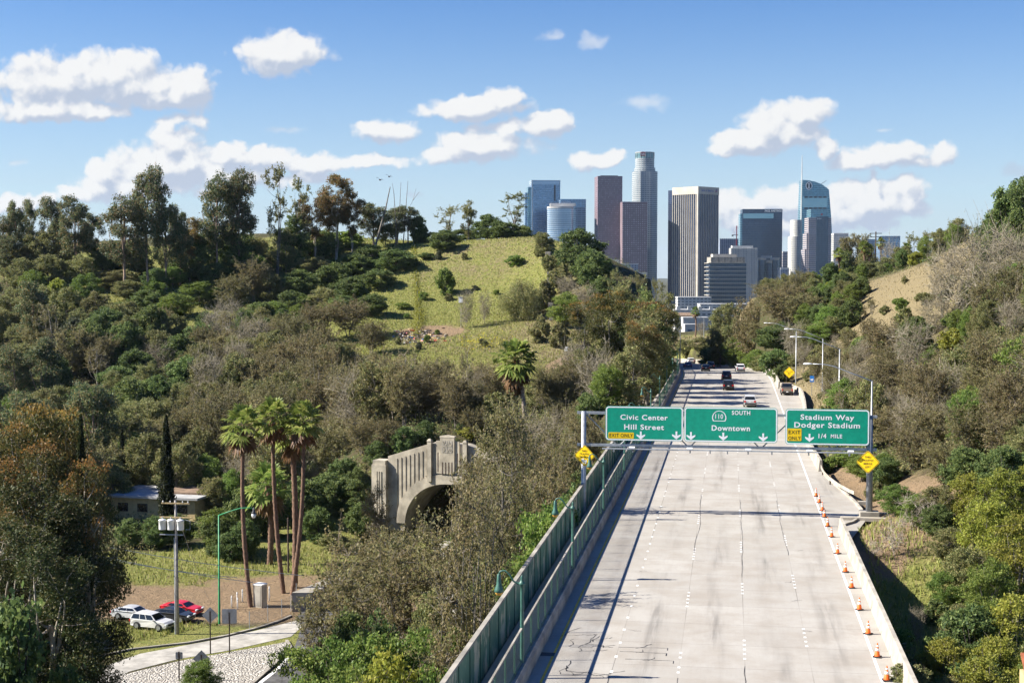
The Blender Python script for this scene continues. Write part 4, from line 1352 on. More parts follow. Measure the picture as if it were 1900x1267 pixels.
# flat-roofed house half hidden by a cypress
hp_ = P(322, 925, 226)
hz = -18.0
mat('house_wall', (.50, .38, .19), .85, var=.1)
mat('house_wall_shade', (.26, .22, .15), .9, var=.12)
mat('roof_felt', (.36, .36, .355), .9, var=.1, scale=.5)
mat('roof_brown', (.22, .15, .10), .9, var=.2, scale=.8)
hs_ = thing('house', 'low flat-roofed cream house behind the tall cypress', 'house', (hp_.x, hp_.y, hz), TH + R(-14))
zr = (P(322, 912, 226).z - hz)
MB().prism([(-8.5, -4), (5.6, -4), (5.6, 5.5), (-8.5, 5.5)], -2, zr - .45).build('wall', 'house_wall', hs_)
rf = MB()
rf.prism([(-9.3, -4.8), (6.4, -4.8), (6.4, 6.2), (-9.3, 6.2)], zr - .45, zr - .12, 0)
rf.build('roof', 'roof_felt', hs_)
MB().prism([(-2.0, -1.4), (6.3, -1.4), (6.3, 6.1), (-2.0, 6.1)], zr - .116, zr + .16).build('roof_deck', 'roof_brown', hs_)
for x in (-6.5, -3.2, 3.5):
    wf = MB().box((x, -4.02, zr - 2.0), (1.7, .08, 1.3)).build('window', 'wood_and_slot_dark', hs_)
    MB().box((x, -4.07, zr - 2.0), (1.5, .03, 1.1)).build('pane', 'car_glass', wf)

# wooden utility pole with three transformers
ub = G(330, 1176, LOW)
up_ = thing('utility_pole', 'grey wooden utility pole carrying three white transformers near the parked cars', 'utility pole', ub)
k = 1 / F * 153.4
MB().tube([(0, 0, -1), (-.1, 0, 249 * k)], [.19, .13], 10).build('pole', 'wood_pole', up_, True)
for (dx, w_, zz, m_) in ((0, 55, 244, 'wood_pale'), (0, 62, 218, 'wood_pale')):
    MB().box((-.02, -.2, zz * k), (w_ * k, .11, .13)).build('crossarm', m_, up_)
for x in (-1.4, -.6, .75, 1.35):
    MB().lathe([(.04, 0), (.05, .06), (.07, .1), (.05, .16), (.02, .2)], 8, (x, -.2, 244 * k + .065)).build('insulator', 'white_plastic', up_)
for x in (-1.45, -.52, .52):
    tr_ = MB().lathe([(.05, -.52), (.36, -.5), (.38, -.42), (.38, .44), (.41, .46), (.41, .52), (.30, .6), (.0, .64)], 14, (x, -.28 if x else -.5, 204 * k)).build('transformer', 'white_plastic', up_, True)
    MB().lathe([(.05, .62), (.07, .72), (.04, .85)], 8, (x, -.28, 204 * k)).build('bushing', 'grey_plastic', tr_)
MB().box((-.46, -.28, 190 * k - .22), (2.6, .10, .10)).build('bracket', 'galvanised', up_)
MB().tube([(1.05, -.2, 214 * k), (1.55, -.2, 212 * k), (1.55, -.2, 196 * k), (1.05, -.2, 196 * k)], .03, 6).build('bracket', 'grey_plastic', up_)
MB().tube([(-.26, -.05, 0), (-.24, -.05, 180 * k)], .06, 8).build('conduit', 'grey_plastic', up_)
# wires
def wire(p0, p1, sag, label, r=.022, n=14, nm='wire'):
    pts = []
    for i in range(n + 1):
        q_ = i / n
        p = p0.lerp(p1, q_)
        p.z -= sag * 4 * q_ * (1 - q_)
        pts.append(p)
    tag(MB().tube(pts, r, 5, cap=False).build(nm, 'grey_plastic'), label, 'wire')
wp = ub + Vector((0, -.2, 0))
wire(P(205, 1015, 150), P(560, 1067, 158), .25, 'upper pale wire running behind the utility pole to the palms', .035)
wire(P(200, 1034, 150), P(470, 1080, 158), .2, 'lower pale wire crossing behind the utility pole', .035)
wire(P(200, 1037, 151), P(440, 1071, 158), .2, 'middle pale wire crossing behind the utility pole', .03)
wire(ub + Vector((-.05, .12, 228 * k)), P(385, 1108, 165), .3, 'thin guy wire slanting down from the transformer pole', .018, nm='guy_wire')

# tall bright green lamp
gb = G(407, 1157, LOW)
kk = 1 / F * 158
gl_ = thing('street_lamp', 'slim bright green street lamp with long arm beside the palms', 'street lamp', gb)
MB().tube([(0, 0, -.5), (0, 0, .2), (.05, 0, 203 * kk)], [.13, .12, .07], 10).build('pole', 'lamp_bright_green', gl_, True)
MB().tube([(.05, 0, 202 * kk), (1.3, 0, 210 * kk), (2.5, 0, 216.5 * kk), (3.4, 0, 217.5 * kk), (4.0, 0, 216 * kk)], [.06, .055, .05, .05, .05], 8).build('arm', 'lamp_bright_green', gl_, True)
hd = MB().lathe([(.04, .25), (.10, .2), (.13, -.10), (.26, -.34), (.27, -.42)], 12, (3.98, 0, 214 * kk)).build('lamp_shade', 'dark_steel', gl_, True)
MB().lathe([(.25, -.42), (.26, -.6), (.18, -.84), (.0, -.92)], 12, (3.98, 0, 214 * kk)).build('lamp_globe', 'white_plastic', hd, True)
# second green lamp half hidden in the dark tree, only head and arm show
g2 = P(190, 1120, 118)
g2b = zt(g2.x - 3.5, g2.y)
gl2 = thing('street_lamp', 'dark green street lamp with pale globe among the shaded branches of the big gum', 'street lamp', (g2.x - 3.6, g2.y, g2b))
hh = g2.z - g2b + .9
MB().tube([(0, 0, -.5), (0, 0, hh)], [.12, .07], 10).build('pole', 'lamp_green', gl2, True)
MB().tube([(0, 0, hh), (1.5, 0, hh + .35), (2.9, 0, hh + .4), (3.6, 0, hh + .2)], .05, 8).build('arm', 'lamp_bright_green', gl2, True)
MB().lathe([(.04, hh + .25), (.12, hh), (.24, hh - .3), (.24, hh - .55), (.15, hh - .8), (0, hh - .9)], 12, (3.6, 0, 0)).build('lamp_head', 'white_plastic', gl2, True)

# parked cars
def parked(px, py, kind, pm, lb, rz, nm='parked_car'):
    p = G(px, py, LOW)
    vehicle(nm, kind, pm, lb, p + Vector((0, 0, .05)), rz)
parked(283, 1166, 'suv', 'paint_pearl', 'white suv parked on the grass beside the utility pole', R(-104))
parked(322, 1151, 'sedan', 'paint_charcoal', 'dark grey car parked between the white suv and the red car', R(-100))
parked(338, 1139, 'sedan', 'paint_red', 'red car parked beyond the dark grey one', R(-101))
parked(247, 1148, 'sedan', 'paint_silver_white', 'pale car whose roof shows behind the white suv', R(-100))

# cabinet, markers, signs seen from behind, chain-link fence
p = G(483, 1125, LOW)
cb_ = thing('utility_cabinet', 'tall beige utility cabinet standing on the grass beside a palm trunk', 'cabinet', p, R(-20))
MB().box((0, 0, 1.25), (1.15, 1.0, 2.6)).build('body', 'concrete', cb_)
MB().box((0, 0, 2.6), (1.27, 1.12, .12)).build('cap', 'white_plastic', cb_)
MB().box((0, -.51, 1.3), (.9, .03, 2.2)).build('door', 'concrete_old', cb_)
mk = None
for i, (px, py, h) in enumerate(((430, 1126, 1.0), (441, 1130, 1.0), (440, 1117, .9), (450, 1116, 1.1), (500, 1115, 1.3))):
    p = G(px, py, LOW)
    lb = ['white marker post nearest the green lamp', 'white marker post, nearest of the small cluster', 'short white marker post at the back of the cluster', 'tall white marker post before the leftmost palm', 'white marker post right of the beige cabinet'][i]
    t_ = thing('marker_post', lb, 'post', p, 0, 'white marker posts by the palms')
    MB().lathe([(.08, -.2), (.08, h * 1.25), (.05, h * 1.32), (0, h * 1.34)], 8).build('shaft', 'white_plastic', t_, True)
    MB().lathe([(.083, h), (.083, h * 1.1)], 8).build('band', 'grey_plastic', t_)
def back_sign(px, pyc, pyb, hw_, shape, label, z=LOW, m_='sign_back', rz=0.0):
    p = G(px, pyb, z)
    d_ = (p - Vector((0, 0, CAMZ))).dot(FH)
    zc = P(px, pyc, d_).z - z
    r_ = thing('road_sign', label, 'road sign', p, TH + rz)
    MB().box((0, 0, zc / 2 + .2), (.11, .09, zc + .4)).build('post', 'wood_and_slot_dark', r_)
    o_ = [(-hw_, 0), (0, -hw_), (hw_, 0), (0, hw_)] if shape == 'd' else rrect(hw_ * 2, hw_ * 2, .1)
    plate(MB(), o_, Matrix.Translation((0, .06, zc)), .02).build('panel', m_, r_)
    return r_
back_sign(390.5, 1141, 1212, .82, 'd', 'diamond sign seen from its silver back beside the square one')
back_sign(426, 1143, 1214, .73, 's', 'square silver sign seen from behind near the road edge')
back_sign(332.5, 1216, 1262, .33, 's', 'small dark square sign back on a thin post on the cobbles', LOW + .15, 'grey_steel')
back_sign(374, 1222, 1262, .82, 'd', 'grey diamond sign back low among shrubs on the cobbles', LOW + .15, 'grey_steel')
fz = thing('chain_fence', 'sagging chain link fence on thin posts along the grass verge', 'fence', G(465, 1165, LOW))
fp = [(463, 1166), (497, 1153), (523, 1143), (540, 1134), (550, 1112)]
o_ = G(465, 1165, LOW)
fpts = [G(a, b2, LOW) - o_ for a, b2 in fp]
for p in fpts:
    MB().tube([p + Vector((0, 0, -.2)), p + Vector((0, 0, 1.9))], .045, 6).build('post', 'galvanised', fz)
m, t, b = new_mat('chain_link')
b.inputs['Base Color'].default_value = (.45, .46, .46, 1)
tp = t.n('ShaderNodeBsdfTransparent')
ms = t.n('ShaderNodeMixShader')
nz = t.noise(3.0, t.n('ShaderNodeTexCoord').outputs['Object'], 2)
t.put(ms.inputs[0], t.m('MULTIPLY_ADD', nz.outputs[0], .3, .05))
t.t.links.new(tp.outputs[0], ms.inputs[1]); t.t.links.new(b.outputs[0], ms.inputs[2])
t.t.links.new(ms.outputs[0], m.node_tree.nodes['Material Output'].inputs[0])
M['chain_link'] = m
vv = []
for p in fpts:
    vv += [p + Vector((0, 0, .1)), p + Vector((0, 0, 1.8))]
MB().add(vv, [(2 * i, 2 * i + 2, 2 * i + 3, 2 * i + 1) for i in range(len(fpts) - 1)]).build('mesh_panel', 'chain_link', fz)
p = G(566, 1132, LOW)
tag(MB().prism([(-1.2, -1), (1.0, -.6), (3.2, 9), (1.2, 9.4)], -.3, 2.2).build('concrete_abutment', 'concrete_old'), 'low tan concrete abutment between the chain link fence and the ramp', 'wall')
bpy.data.objects['concrete_abutment'].location = p
p = G(535, 1062, LOW)
tag(MB().tube([p + Vector((0, 0, -.3)), p + Vector((0, 0, 7.0))], [.13, .10], 8).build('timber_post', 'wood_and_slot_dark'), 'dark bare timber post between two palm trunks', 'post')

# things on the hill
def ground_at(px, d):
    v = P(px, 500, d)
    return Vector((v.x, v.y, zt(v.x, v.y)))
hfp = [(767, 466), (770, 500), (773, 530), (777, 560), (778, 585), (771, 606)]
hfd = [432, 405, 382, 362, 350, 336]
hf = thing('hill_fence', 'vine covered wire fence running down the grassy hill', 'fence', ground_at(767, 432))
m_ = MB()
HV = []
for i in range(61):
    q_ = i / 60 * 5
    k_ = min(4, int(q_)); q_ -= k_
    g_ = ground_at(hfp[k_][0] * (1 - q_) + hfp[k_ + 1][0] * q_, hfd[k_] * (1 - q_) + hfd[k_ + 1] * q_) - hf.location
    if i % 4 == 0:
        m_.tube([g_ + Vector((0, 0, -.3)), g_ + Vector((0, 0, 1.4))], .05, 5)
    HV.append((g_, .25 + .9 * (i / 60) ** 1.3))
m_.build('posts', 'grey_steel', hf)
rg = random.Random(21)
mat('bark_soil', (.17, .105, .06), .95, var=.3)
db = MB()
for i in range(330):
    px = rg.gauss(785, 20) if i % 3 else rg.gauss(752, 9)
    d = rg.gauss(336, 4)
    g_ = ground_at(px, d)
    s_ = rg.uniform(.12, .5)
    db.box(g_ + Vector((0, 0, s_ * .2)), (s_ * rg.uniform(.6, 3), s_ * rg.uniform(.5, 1.5), s_ * .5), rg.choice([0,1,2,3,4,5,6,7,8,3,1,8] * 3 + [9,10,11,11]), (Matrix.Rotation(rg.uniform(0, 3), 3, 'Z') @ Matrix.Rotation(rg.uniform(-.5, .5), 3, 'X')))
tag(db.build('debris', ['wood_pole', 'wood_and_slot_dark', 'concrete', 'bark_soil', 'wood_and_slot_dark', 'wood_pale', 'concrete_old', 'wood_pole', 'bark_soil', 'sign_blue', 'paint_red', 'white_plastic']), kind='stuff', label='heap of dumped timber and rubbish on the hill')
g_ = ground_at(855, 342)
bx = thing('white_box', 'small white box on a post in the grassy slope', 'box', g_)
MB().tube([(0, 0, -.3), (0, 0, 7.2)], .06, 6).build('post', 'wood_pole', bx)
MB().box((0, 0, 6.6), (.9, .7, 1.3)).build('box', 'white_plastic', bx)
MB().box((0, 0, 7.3), (1.05, .85, .1)).build('lid', 'grey_plastic', bx)
g_ = ground_at(812, 272)
br = thing('barrel', 'grey open barrel in the brush below the grassy slope', 'barrel', g_)
MB().lathe([(.7, -.3), (.78, .2), (.78, 1.0), (.7, 1.2)], 16).build('body', 'grey_plastic', br, True)
MB().lathe([(.74, 1.2), (.74, 1.28), (.6, 1.28)], 16).build('rim', 'wood_and_slot_dark', br)
g_ = ground_at(1051, 315)
tag(MB().box(g_ + Vector((0, 0, .5)), (.7, .3, 1.0), mx=Matrix.Rotation(.3, 3, 'Y')).build('white_stone', 'white_plastic'), 'small white leaning slab at the top of the dirt path', 'stone')
# crumbling masonry strip on the hill shoulder
mb_ = MB()
rg = random.Random(9)
for i in range(20):
    q_ = i / 19
    d = 392 - 52 * q_
    g_ = ground_at(1016 + 8 * q_, d)
    mb_.box(g_ + Vector((0, 0, .6)), (1.1 + rg.uniform(-.3, .3), 2.6, 1.5 + rg.uniform(-.5, .4)))
tag(mb_.build('ruined_wall', 'concrete_old'), 'crumbling pale wall stepping down the hill shoulder beside the round dark tree', 'wall')
# dead leaning trunk and bare poles are in the tree list; two birds over the ridge
mat('bird_dark', (.03, .03, .03), .8)
for (px, py, sc_, lb) in ((705, 334, 1.0, 'dark flying bird, the lower left of two over the ridge'), (722, 328, .9, 'dark flying bird, the upper right of two over the ridge')):
    v = P(px, py, 330)
    b_ = MB()
    b_.lathe([(0, -.42), (.07, -.3), (.12, -.05), (.10, .15), (.05, .28), (.02, .40), (0, .42)], 8, mx=Matrix.Rotation(R(90), 3, 'X'))
    for sg_ in (-1, 1):
        b_.add([(0, .15, .05), (sg_ * .35, .22, .22), (sg_ * .85, .02, .12), (sg_ * .4, -.12, .16), (0, -.12, .05)], [(0, 1, 2, 3, 4)])
    b_.add([(-.05, -.35, 0), (.05, -.35, 0), (.12, -.62, 0), (-.12, -.62, 0)], [(0, 1, 2, 3)])
    o = b_.build('bird', 'bird_dark')
    o.location = v
    o.rotation_euler = (R(10), R(15), R(40))
    o.scale = (sc_ * 1.5,) * 3
    tag(o, lb, 'bird', 'birds over the ridge')
# tiled roof corner at the lower right
mat('roof_tile', (.36, .12, .055), .85, var=.2, scale=2)
p = P(1915, 1262, 62)
rt = thing('tiled_roof', 'corner of an orange tiled roof at the bottom right edge', 'roof', (p.x, p.y, p.z))
mb_ = MB()
for i in range(8):
    mb_.tube([(i * .22, 0, 0), (i * .22 + .3, 1.6, 1.0)], .11, 6)
mb_.box((.9, .7, .25), (2.2, 2.0, .1), mx=Matrix.Rotation(R(32), 3, 'X'))
mb_.build('tiles', 'roof_tile', rt)
MB().prism([(-.1, -.1), (1.9, -.1), (1.9, 2.2), (-.1, 2.2)], -10, -.1).build('wall', 'house_wall', rt)

# ------------------------------------------------------------------ downtown towers, about three kilometres away
def facade(name, wall, glass, du, dv, fu, fv, metal=.35, rough=.18, var=.25, wr=.8):
    """window grid in metres: panes of glass between piers and spandrels"""
    m, t, b = new_mat(name)
    uv = t.n('ShaderNodeTexCoord').outputs['UV']
    u, v, _ = t.xyz(uv)
    a, c_ = t.m('DIVIDE', u, du), t.m('DIVIDE', v, dv)
    ia, ic = t.m('FLOOR', a), t.m('FLOOR', c_)
    win = t.m('MULTIPLY', t.m('LESS_THAN', t.m('SUBTRACT', a, ia), fu), t.m('LESS_THAN', t.m('SUBTRACT', c_, ic), fv))
    wn = t.n('ShaderNodeTexWhiteNoise', noise_dimensions='3D')
    t.t.links.new(t.comb(ia, ic, 0), wn.inputs[0])
    gl_ = t.mix(t.m('POWER', wn.outputs[0], 2.0), glass, tuple(min(1, q * (1 + var * 2) + .02 * var) for q in glass))
    nz = t.noise(.03, uv, 4, .6)
    wl_ = t.mix(t.ss(nz.outputs[0], .35, .65), wall, tuple(q * .84 for q in wall))
    t.put(b.inputs['Base Color'], t.mix(win, wl_, gl_))
    t.put(b.inputs['Metallic'], t.m('MULTIPLY', win, metal))
    t.put(b.inputs['Roughness'], t.m('MULTIPLY_ADD', win, rough - wr, wr))
    M[name] = m
    return name
ZB = -52.0
def face_x(px0, px1, D):
    a, b2 = P(px0, 500, D), P(px1, 500, D)
    return a, b2
def rect_fp(w, d):
    return [(-w / 2, 0), (w / 2, 0), (w / 2, d), (-w / 2, d)]
def zat(py, D):
    return P(950, py, D).z
def tower(name, label, px0, px1, ptop, D, depth=40, rot=0.0, wall='', group=None, cat='skyscraper'):
    a, b2 = face_x(px0, px1, D)
    c_ = (a + b2) / 2
    w = (b2 - a).length
    r_ = thing(name, label, cat, (c_.x, c_.y, ZB), TH + rot)
    h = zat(ptop, D) - ZB
    return r_, w, h
facade('fac_blue', (0.176, 0.264, 0.368), (0.136, 0.240, 0.368), 3.2, 3.9, .86, .80, .75, .16)
facade('fac_blue_pale', (0.368, 0.432, 0.496), (0.208, 0.320, 0.432), 60, 3.9, .995, .62, .7, .18)
facade('fac_blue_band', (0.240, 0.304, 0.368), (0.104, 0.176, 0.272), 9, 3.9, .92, .55, .6, .2)
facade('fac_brown', (.165, .108, .122), (.250, .205, .240), 3.0, 3.9, .66, .62, .3, .25)
facade('fac_brown_grid', (.160, .108, .122), (.36, .30, .34), 4.4, 4.2, .62, .46, .3, .25)
facade('fac_bank', (.375, .400, .400), (0.048, 0.092, 0.136), 3.5, 4.1, .58, .52, .4, .2)
facade('fac_bank_crown', (0.160, 0.256, 0.264), (0.080, 0.176, 0.208), 2.2, 9, .7, .8, .5, .2)
facade('fac_fin', (0.021, 0.030, 0.060), (0.032, 0.051, 0.104), 2.0, 3.9, .9, .72, .55, .18)
facade('fac_navy', (0.027, 0.046, 0.078), (0.038, 0.074, 0.132), 2.6, 3.9, .82, .66, .55, .16)
facade('fac_white_grid', (0.496, 0.480, 0.448), (0.096, 0.144, 0.208), 2.6, 3.9, .52, .66, .3, .25)
facade('fac_band_dark', (0.352, 0.336, 0.304), (0.014, 0.019, 0.034), 400, 6.6, .999, .80, .35, .2)
facade('fac_teal', (0.160, 0.288, 0.336), (0.088, 0.208, 0.288), 3.0, 4.0, .86, .78, .7, .14)
facade('fac_teal_pale', (0.288, 0.400, 0.440), (0.192, 0.336, 0.400), 3.0, 4.0, .9, .72, .7, .16)
facade('fac_rose', (0.416, 0.352, 0.336), (0.080, 0.112, 0.176), 90, 4.0, .995, .52, .4, .2)
facade('fac_dark_glass', (0.040, 0.056, 0.080), (0.036, 0.068, 0.112), 3.0, 3.6, .85, .85, .6, .12)
facade('fac_cream', (0.528, 0.512, 0.464), (0.160, 0.200, 0.240), 4.2, 3.6, .45, .52, .3, .25)
facade('fac_low_white', (0.528, 0.520, 0.496), (0.080, 0.096, 0.120), 5.5, 4.0, .62, .42, .2, .3)
facade('fac_bluegrey', (0.288, 0.320, 0.384), (0.080, 0.120, 0.192), 5.0, 3.2, .62, .60, .3, .25)
mat('city_white', (0.512, 0.504, 0.480), .8, var=.08, scale=.05)
mat('city_cream', (0.480, 0.440, 0.368), .8, var=.08, scale=.05)
mat('city_dark', (0.040, 0.044, 0.052), .7, var=.1, scale=.05)
mat('city_red', (0.320, 0.024, 0.032), .6, var=.05)
mat('city_blue', (0.024, 0.072, 0.336), .6, var=.05)
def box_tower(name, label, px0, px1, ptop, D, depth, mats, rot=0.0, cap=None):
    r_, w, h = tower(name, label, px0, px1, ptop, D, depth, rot)
    MB().prism(rect_fp(w, depth), 0, h, 0, 1).build('facade', [mats, 'city_dark'], r_)
    if cap:
        MB().prism([(x * 1.004, y + (-.15 if y == 0 else .15)) for x, y in rect_fp(w, depth)], h - cap[1], h + .5).build('parapet', cap[0], r_)
    return r_, w, h
# blue glass group at the left
r_, w, h = box_tower('glass_tower', 'tall pale blue glass tower at the left end of the skyline', 986, 1039.5, 335, 3150, 45, 'fac_blue', R(6), ('fac_blue_pale', 9))
MB().prism([(-w / 2 - 7, 6), (-w / 2, 6), (-w / 2, 44), (-w / 2 - 7, 44)], 0, h - 14).build('wing', 'fac_teal', r_)
MB().prism([(-w / 2 - 12.5, 12), (-w / 2 - 7, 12), (-w / 2 - 7, 40), (-w / 2 - 12.5, 40)], 0, h - 26).build('wing', 'fac_blue', r_)
MB().box((w * .31, -.3, h - 27), (3.4, .6, 34)).build('recess_shade', 'city_dark', r_)  # dark strip proud of the wall paints the shade of a notch
MB().box((-w / 2 + 2.0, -.3, h / 2), (.9, .6, h)).build('fin', 'city_white', r_)
r_, w, h = tower('glass_tower', 'lower blue glass tower with bowed front and white rim, left of the brown pair', 1016, 1064, 384, 2950, 40)
fp = [(w / 2 * math.sin(R(-90 + 180 * i / 16)), 12 - 12 * math.cos(R(-90 + 180 * i / 16))) for i in range(17)] + [(w / 2, 42), (-w / 2, 42)]
MB().prism(fp, 0, h, 0, 1).build('facade', ['fac_blue_pale', 'city_dark'], r_)
MB().prism([(x * 1.01, y - .2) for x, y in fp], h - 3, h + 1).build('parapet', 'city_white', r_)
MB().prism([(-w / 2 + 6, 22), (w / 2 + 5, 22), (w / 2 + 5, 60), (-w / 2 + 6, 60)], 0, h + 7).build('upper_block', ['fac_blue_pale'], r_)
MB().prism([(-w / 2 + 5.8, 21.8), (w / 2 + 5.2, 21.8), (w / 2 + 5.2, 60.2), (-w / 2 + 5.8, 60.2)], h + 2, h + 8.5).build('parapet', 'city_white', r_)
r_, w, h = box_tower('glass_tower', 'blue glass tower with white lettering behind the bowed one', 1040, 1087, 370, 3060, 40, 'fac_blue_band', R(4))
MB().prism([(x * 1.004, y + (-.2 if y == 0 else .2)) for x, y in rect_fp(w, 40)], h - 17, h + .5).build('crown', 'fac_blue', r_)
mb_ = MB()
lettering(mb_, 'Deloitte', Matrix.Translation((-w * .28, -.6, h - 8.5)), 5.0, 20)
mb_.build('lettering', 'sign_white', r_)
# brown pair; the taller one throws its shadow on the finned tower
Yb = 2960
r_, w, h = box_tower('brown_tower', 'tall plain brown granite tower, the taller of the brown pair', 1108.5, 1154.5, 327.5, Yb, 46, 'fac_brown', R(5), ('fac_brown', 4))
MB().box((0, 20, h + 1.2), (w * .7, 20, 2.4)).build('roof_plant', 'city_dark', r_)
r_, w, h = box_tower('brown_tower', 'shorter brown granite tower with a regular grid of pale windows', 1154.5, 1201, 375, Yb - 30, 46, 'fac_brown_grid', R(5), ('fac_brown', 3))
# round crowned tower
D = 3080
r_, w, h = tower('round_tower', 'tallest pale round tower with stepped shoulders and green crown', 1173, 1222.5, 281, D)
hs1, hs2, hs3 = (zat(y, D) - ZB for y in (345, 313, 293))
def octa(rx, n=24, k=0.0):
    return [(rx * math.cos(2 * PI * i / n + k), rx * math.sin(2 * PI * i / n + k) + 28) for i in range(n)]
def stepfp(rx, cut, n=8):
    out = []
    for qd in range(4):
        a0 = qd * 90
        for i in range(n + 1):
            a = R(a0 + 22 + 46 * i / n)
            out.append((rx * math.cos(a), rx * math.sin(a) + 28))
        a = R(a0 + 90)
        out.append((rx * cut * math.cos(a - .13), rx * cut * math.sin(a - .13) + 28))
        out.append((rx * cut * math.cos(a + .13), rx * cut * math.sin(a + .13) + 28))
    return out
MB().prism(stepfp(w / 2, .93), 0, hs2 - 5, 0, 1).build('shaft', ['fac_bank', 'city_dark'], r_)
MB().prism(octa(w / 2 * .80), hs2 - 5, hs2 + 3).build('shoulder', 'fac_bank', r_)
MB().prism(octa(w / 2 * .72), hs2 + 3, hs3, 0, 1).build('shaft', ['fac_bank', 'city_dark'], r_)
MB().prism(octa(w / 2 * .70), hs3, h, 0, 1).build('crown', ['fac_bank_crown', 'city_dark'], r_)
MB().prism(octa(w / 2 * .73), h - 1.5, h - .2).build('crown_ring', 'city_white', r_)
for k_ in range(12):
    a = 2 * PI * k_ / 12
    MB().box((w / 2 * .715 * math.cos(a), w / 2 * .715 * math.sin(a) + 28, (hs3 + h) / 2), (.8, .8, h - hs3)).build('crown_fin', 'city_white', r_)
sgn = MB()
plate(sgn, [(-5, -4.5), (5, -4.5), (5, 3.5), (0, 4.5), (-5, 3.5)], Matrix.Translation((-6, 28 - w / 2 * .72 - 1.0, (hs3 + h) / 2 + 2)), .6, 0)
lettering(sgn, 'US', Matrix.Translation((-6, 28 - w / 2 * .72 - 1.7, (hs3 + h) / 2 - .8)), 4.4, 7.0, .03, 1)
sgn.build('emblem', ['city_red', 'sign_white'], r_)
# finned dark tower with pale corner cap
D = 2900
c_ = P(1294.5, 500, D)
h = zat(346, D) - ZB
r_ = thing('finned_tower', 'dark tower with pale vertical fins and a broad cream cap', 'skyscraper', (c_.x, c_.y, ZB), TH + R(44))
s_ = 45.5 / math.cos(R(45)) * 1.0
MB().prism([(0, 0), (s_, 0), (s_, s_), (0, s_)], 0, h - 1, 0, 1).build('facade', ['fac_fin', 'city_dark'], r_)
cpm = MB()
cpm.prism([(-1.2, -1.2), (s_ + 1.2, -1.2), (s_ + 1.2, s_ + 1.2), (-1.2, s_ + 1.2)], h - 15, h)
cpm.build('cap', 'city_cream', r_)
fn = MB()
for k_ in range(13):
    q_ = k_ / 12 * s_
    wd_ = 3.6 if k_ in (0,) else 0.9
    fn.box((q_ if k_ else .9, -.5, (h - 15) / 2), (wd_ if k_ in (0, 12) else .62, 1.0, h - 15))
    fn.box((-.75, q_ if k_ else .9, (h - 15) / 2), (1.5, wd_, h - 15))
fn.build('fins', 'city_cream', r_)
MB().prism([(4, s_ + 1.3), (s_ - 4, s_ + 1.3), (s_ - 4, s_ + 16), (4, s_ + 16)], 0, h - 5).build('rear_wing', 'fac_fin', r_)
MB().box((s_ * .5, s_ * .5, h + 1.0), (10, 14, 2.2)).build('roof_plant', 'city_dark', r_)
lt = MB()
lettering(lt, 'Bank of America', Matrix.Translation((s_ * .44, -1.35, h - 9.6)), 5.2, 38, .02, 0)
lt.build('lettering', 'city_blue', r_)
fl_ = MB()
for k_ in range(4):
    fl_.box((s_ * .87 + k_ * .2, -1.4, h - 8.8 + k_ * 1.4), (8.0 - k_ * 1.0, .2, .8), k_ % 2, Matrix.Rotation(R(-18), 3, 'Y'))
fl_.build('emblem', ['city_red', 'city_blue'], r_)
# construction tower and crane
r_, w, h = box_tower('glass_tower', 'pale blue tower under construction below the crane', 1335, 1377, 443, 3500, 40, 'fac_bluegrey', R(3))
for k_ in range(9):
    MB().box((-w / 2 + w * k_ / 8, .5, h + 2.2), (.6, .6, 4.4)).build('column', 'city_white', r_)
D = 3450
a = P(1366.5, 476, D)
zt_c = zat(419, D)
cr_ = thing('tower_crane', 'thin red tower crane standing between the finned and navy towers', 'crane', (a.x, a.y, zat(500, D)), TH)
hc = zt_c - zat(500, D)
MB().box((0, 0, hc * .5), (2.0, 2.0, hc)).build('mast', 'city_red', cr_)
MB().box((2.0, 0, hc * .79), (24, 1.4, 1.6)).build('jib', 'city_cream', cr_)
MB().box((-9.5, 0, hc * .79 - 1.5), (4, 1.6, 3.2)).build('counterweight', 'city_dark', cr_)
MB().tube([(0, 0, hc), (-9, 0, hc * .8)], .3, 5).build('tie_bar', 'city_cream', cr_)
MB().tube([(0, 0, hc), (12, 0, hc * .8)], .3, 5).build('tie_bar', 'city_cream', cr_)
# navy tower
r_, w, h = box_tower('navy_tower', 'broad dark navy tower with pale glass strip and white lettering at the top', 1377, 1450.5, 388, 3250, 45, 'fac_navy', R(-3))
MB().box((-w * .10, -.3, h - 15.5), (w * .76, .6, 11)).build('glass_strip', 'fac_teal_pale', r_)
mb_ = MB()
lettering(mb_, 'PAUL HASTINGS', Matrix.Translation((w * .27, -.5, h - 6.2)), 4.4, 37, .03)
mb_.build('lettering', 'sign_white', r_)
MB().prism([(-w / 2 - 4.5, 2), (-w / 2 - .1, 2), (-w / 2 - .1, 40), (-w / 2 - 4.5, 40)], 0, h - 10).build('side_bay', 'fac_teal', r_)
# white gridded slab
r_, w, h = tower('white_tower', 'white tower with close vertical ribs behind the banded building', 1356.5, 1404.5, 460, 2820)
MB().prism(rect_fp(w, 30), 0, h, 0, 1).build('facade', ['fac_white_grid', 'city_white'], r_)
MB().box((-w * .05, 12, h + 2.2), (w * .8, 18, 4.4)).build('roof_plant', 'city_white', r_)
rb = MB()
for k_ in range(17):
    rb.box((-w / 2 + w * k_ / 16, -.4, h / 2), (.7, .8, h))
rb.build('ribs', 'city_white', r_)
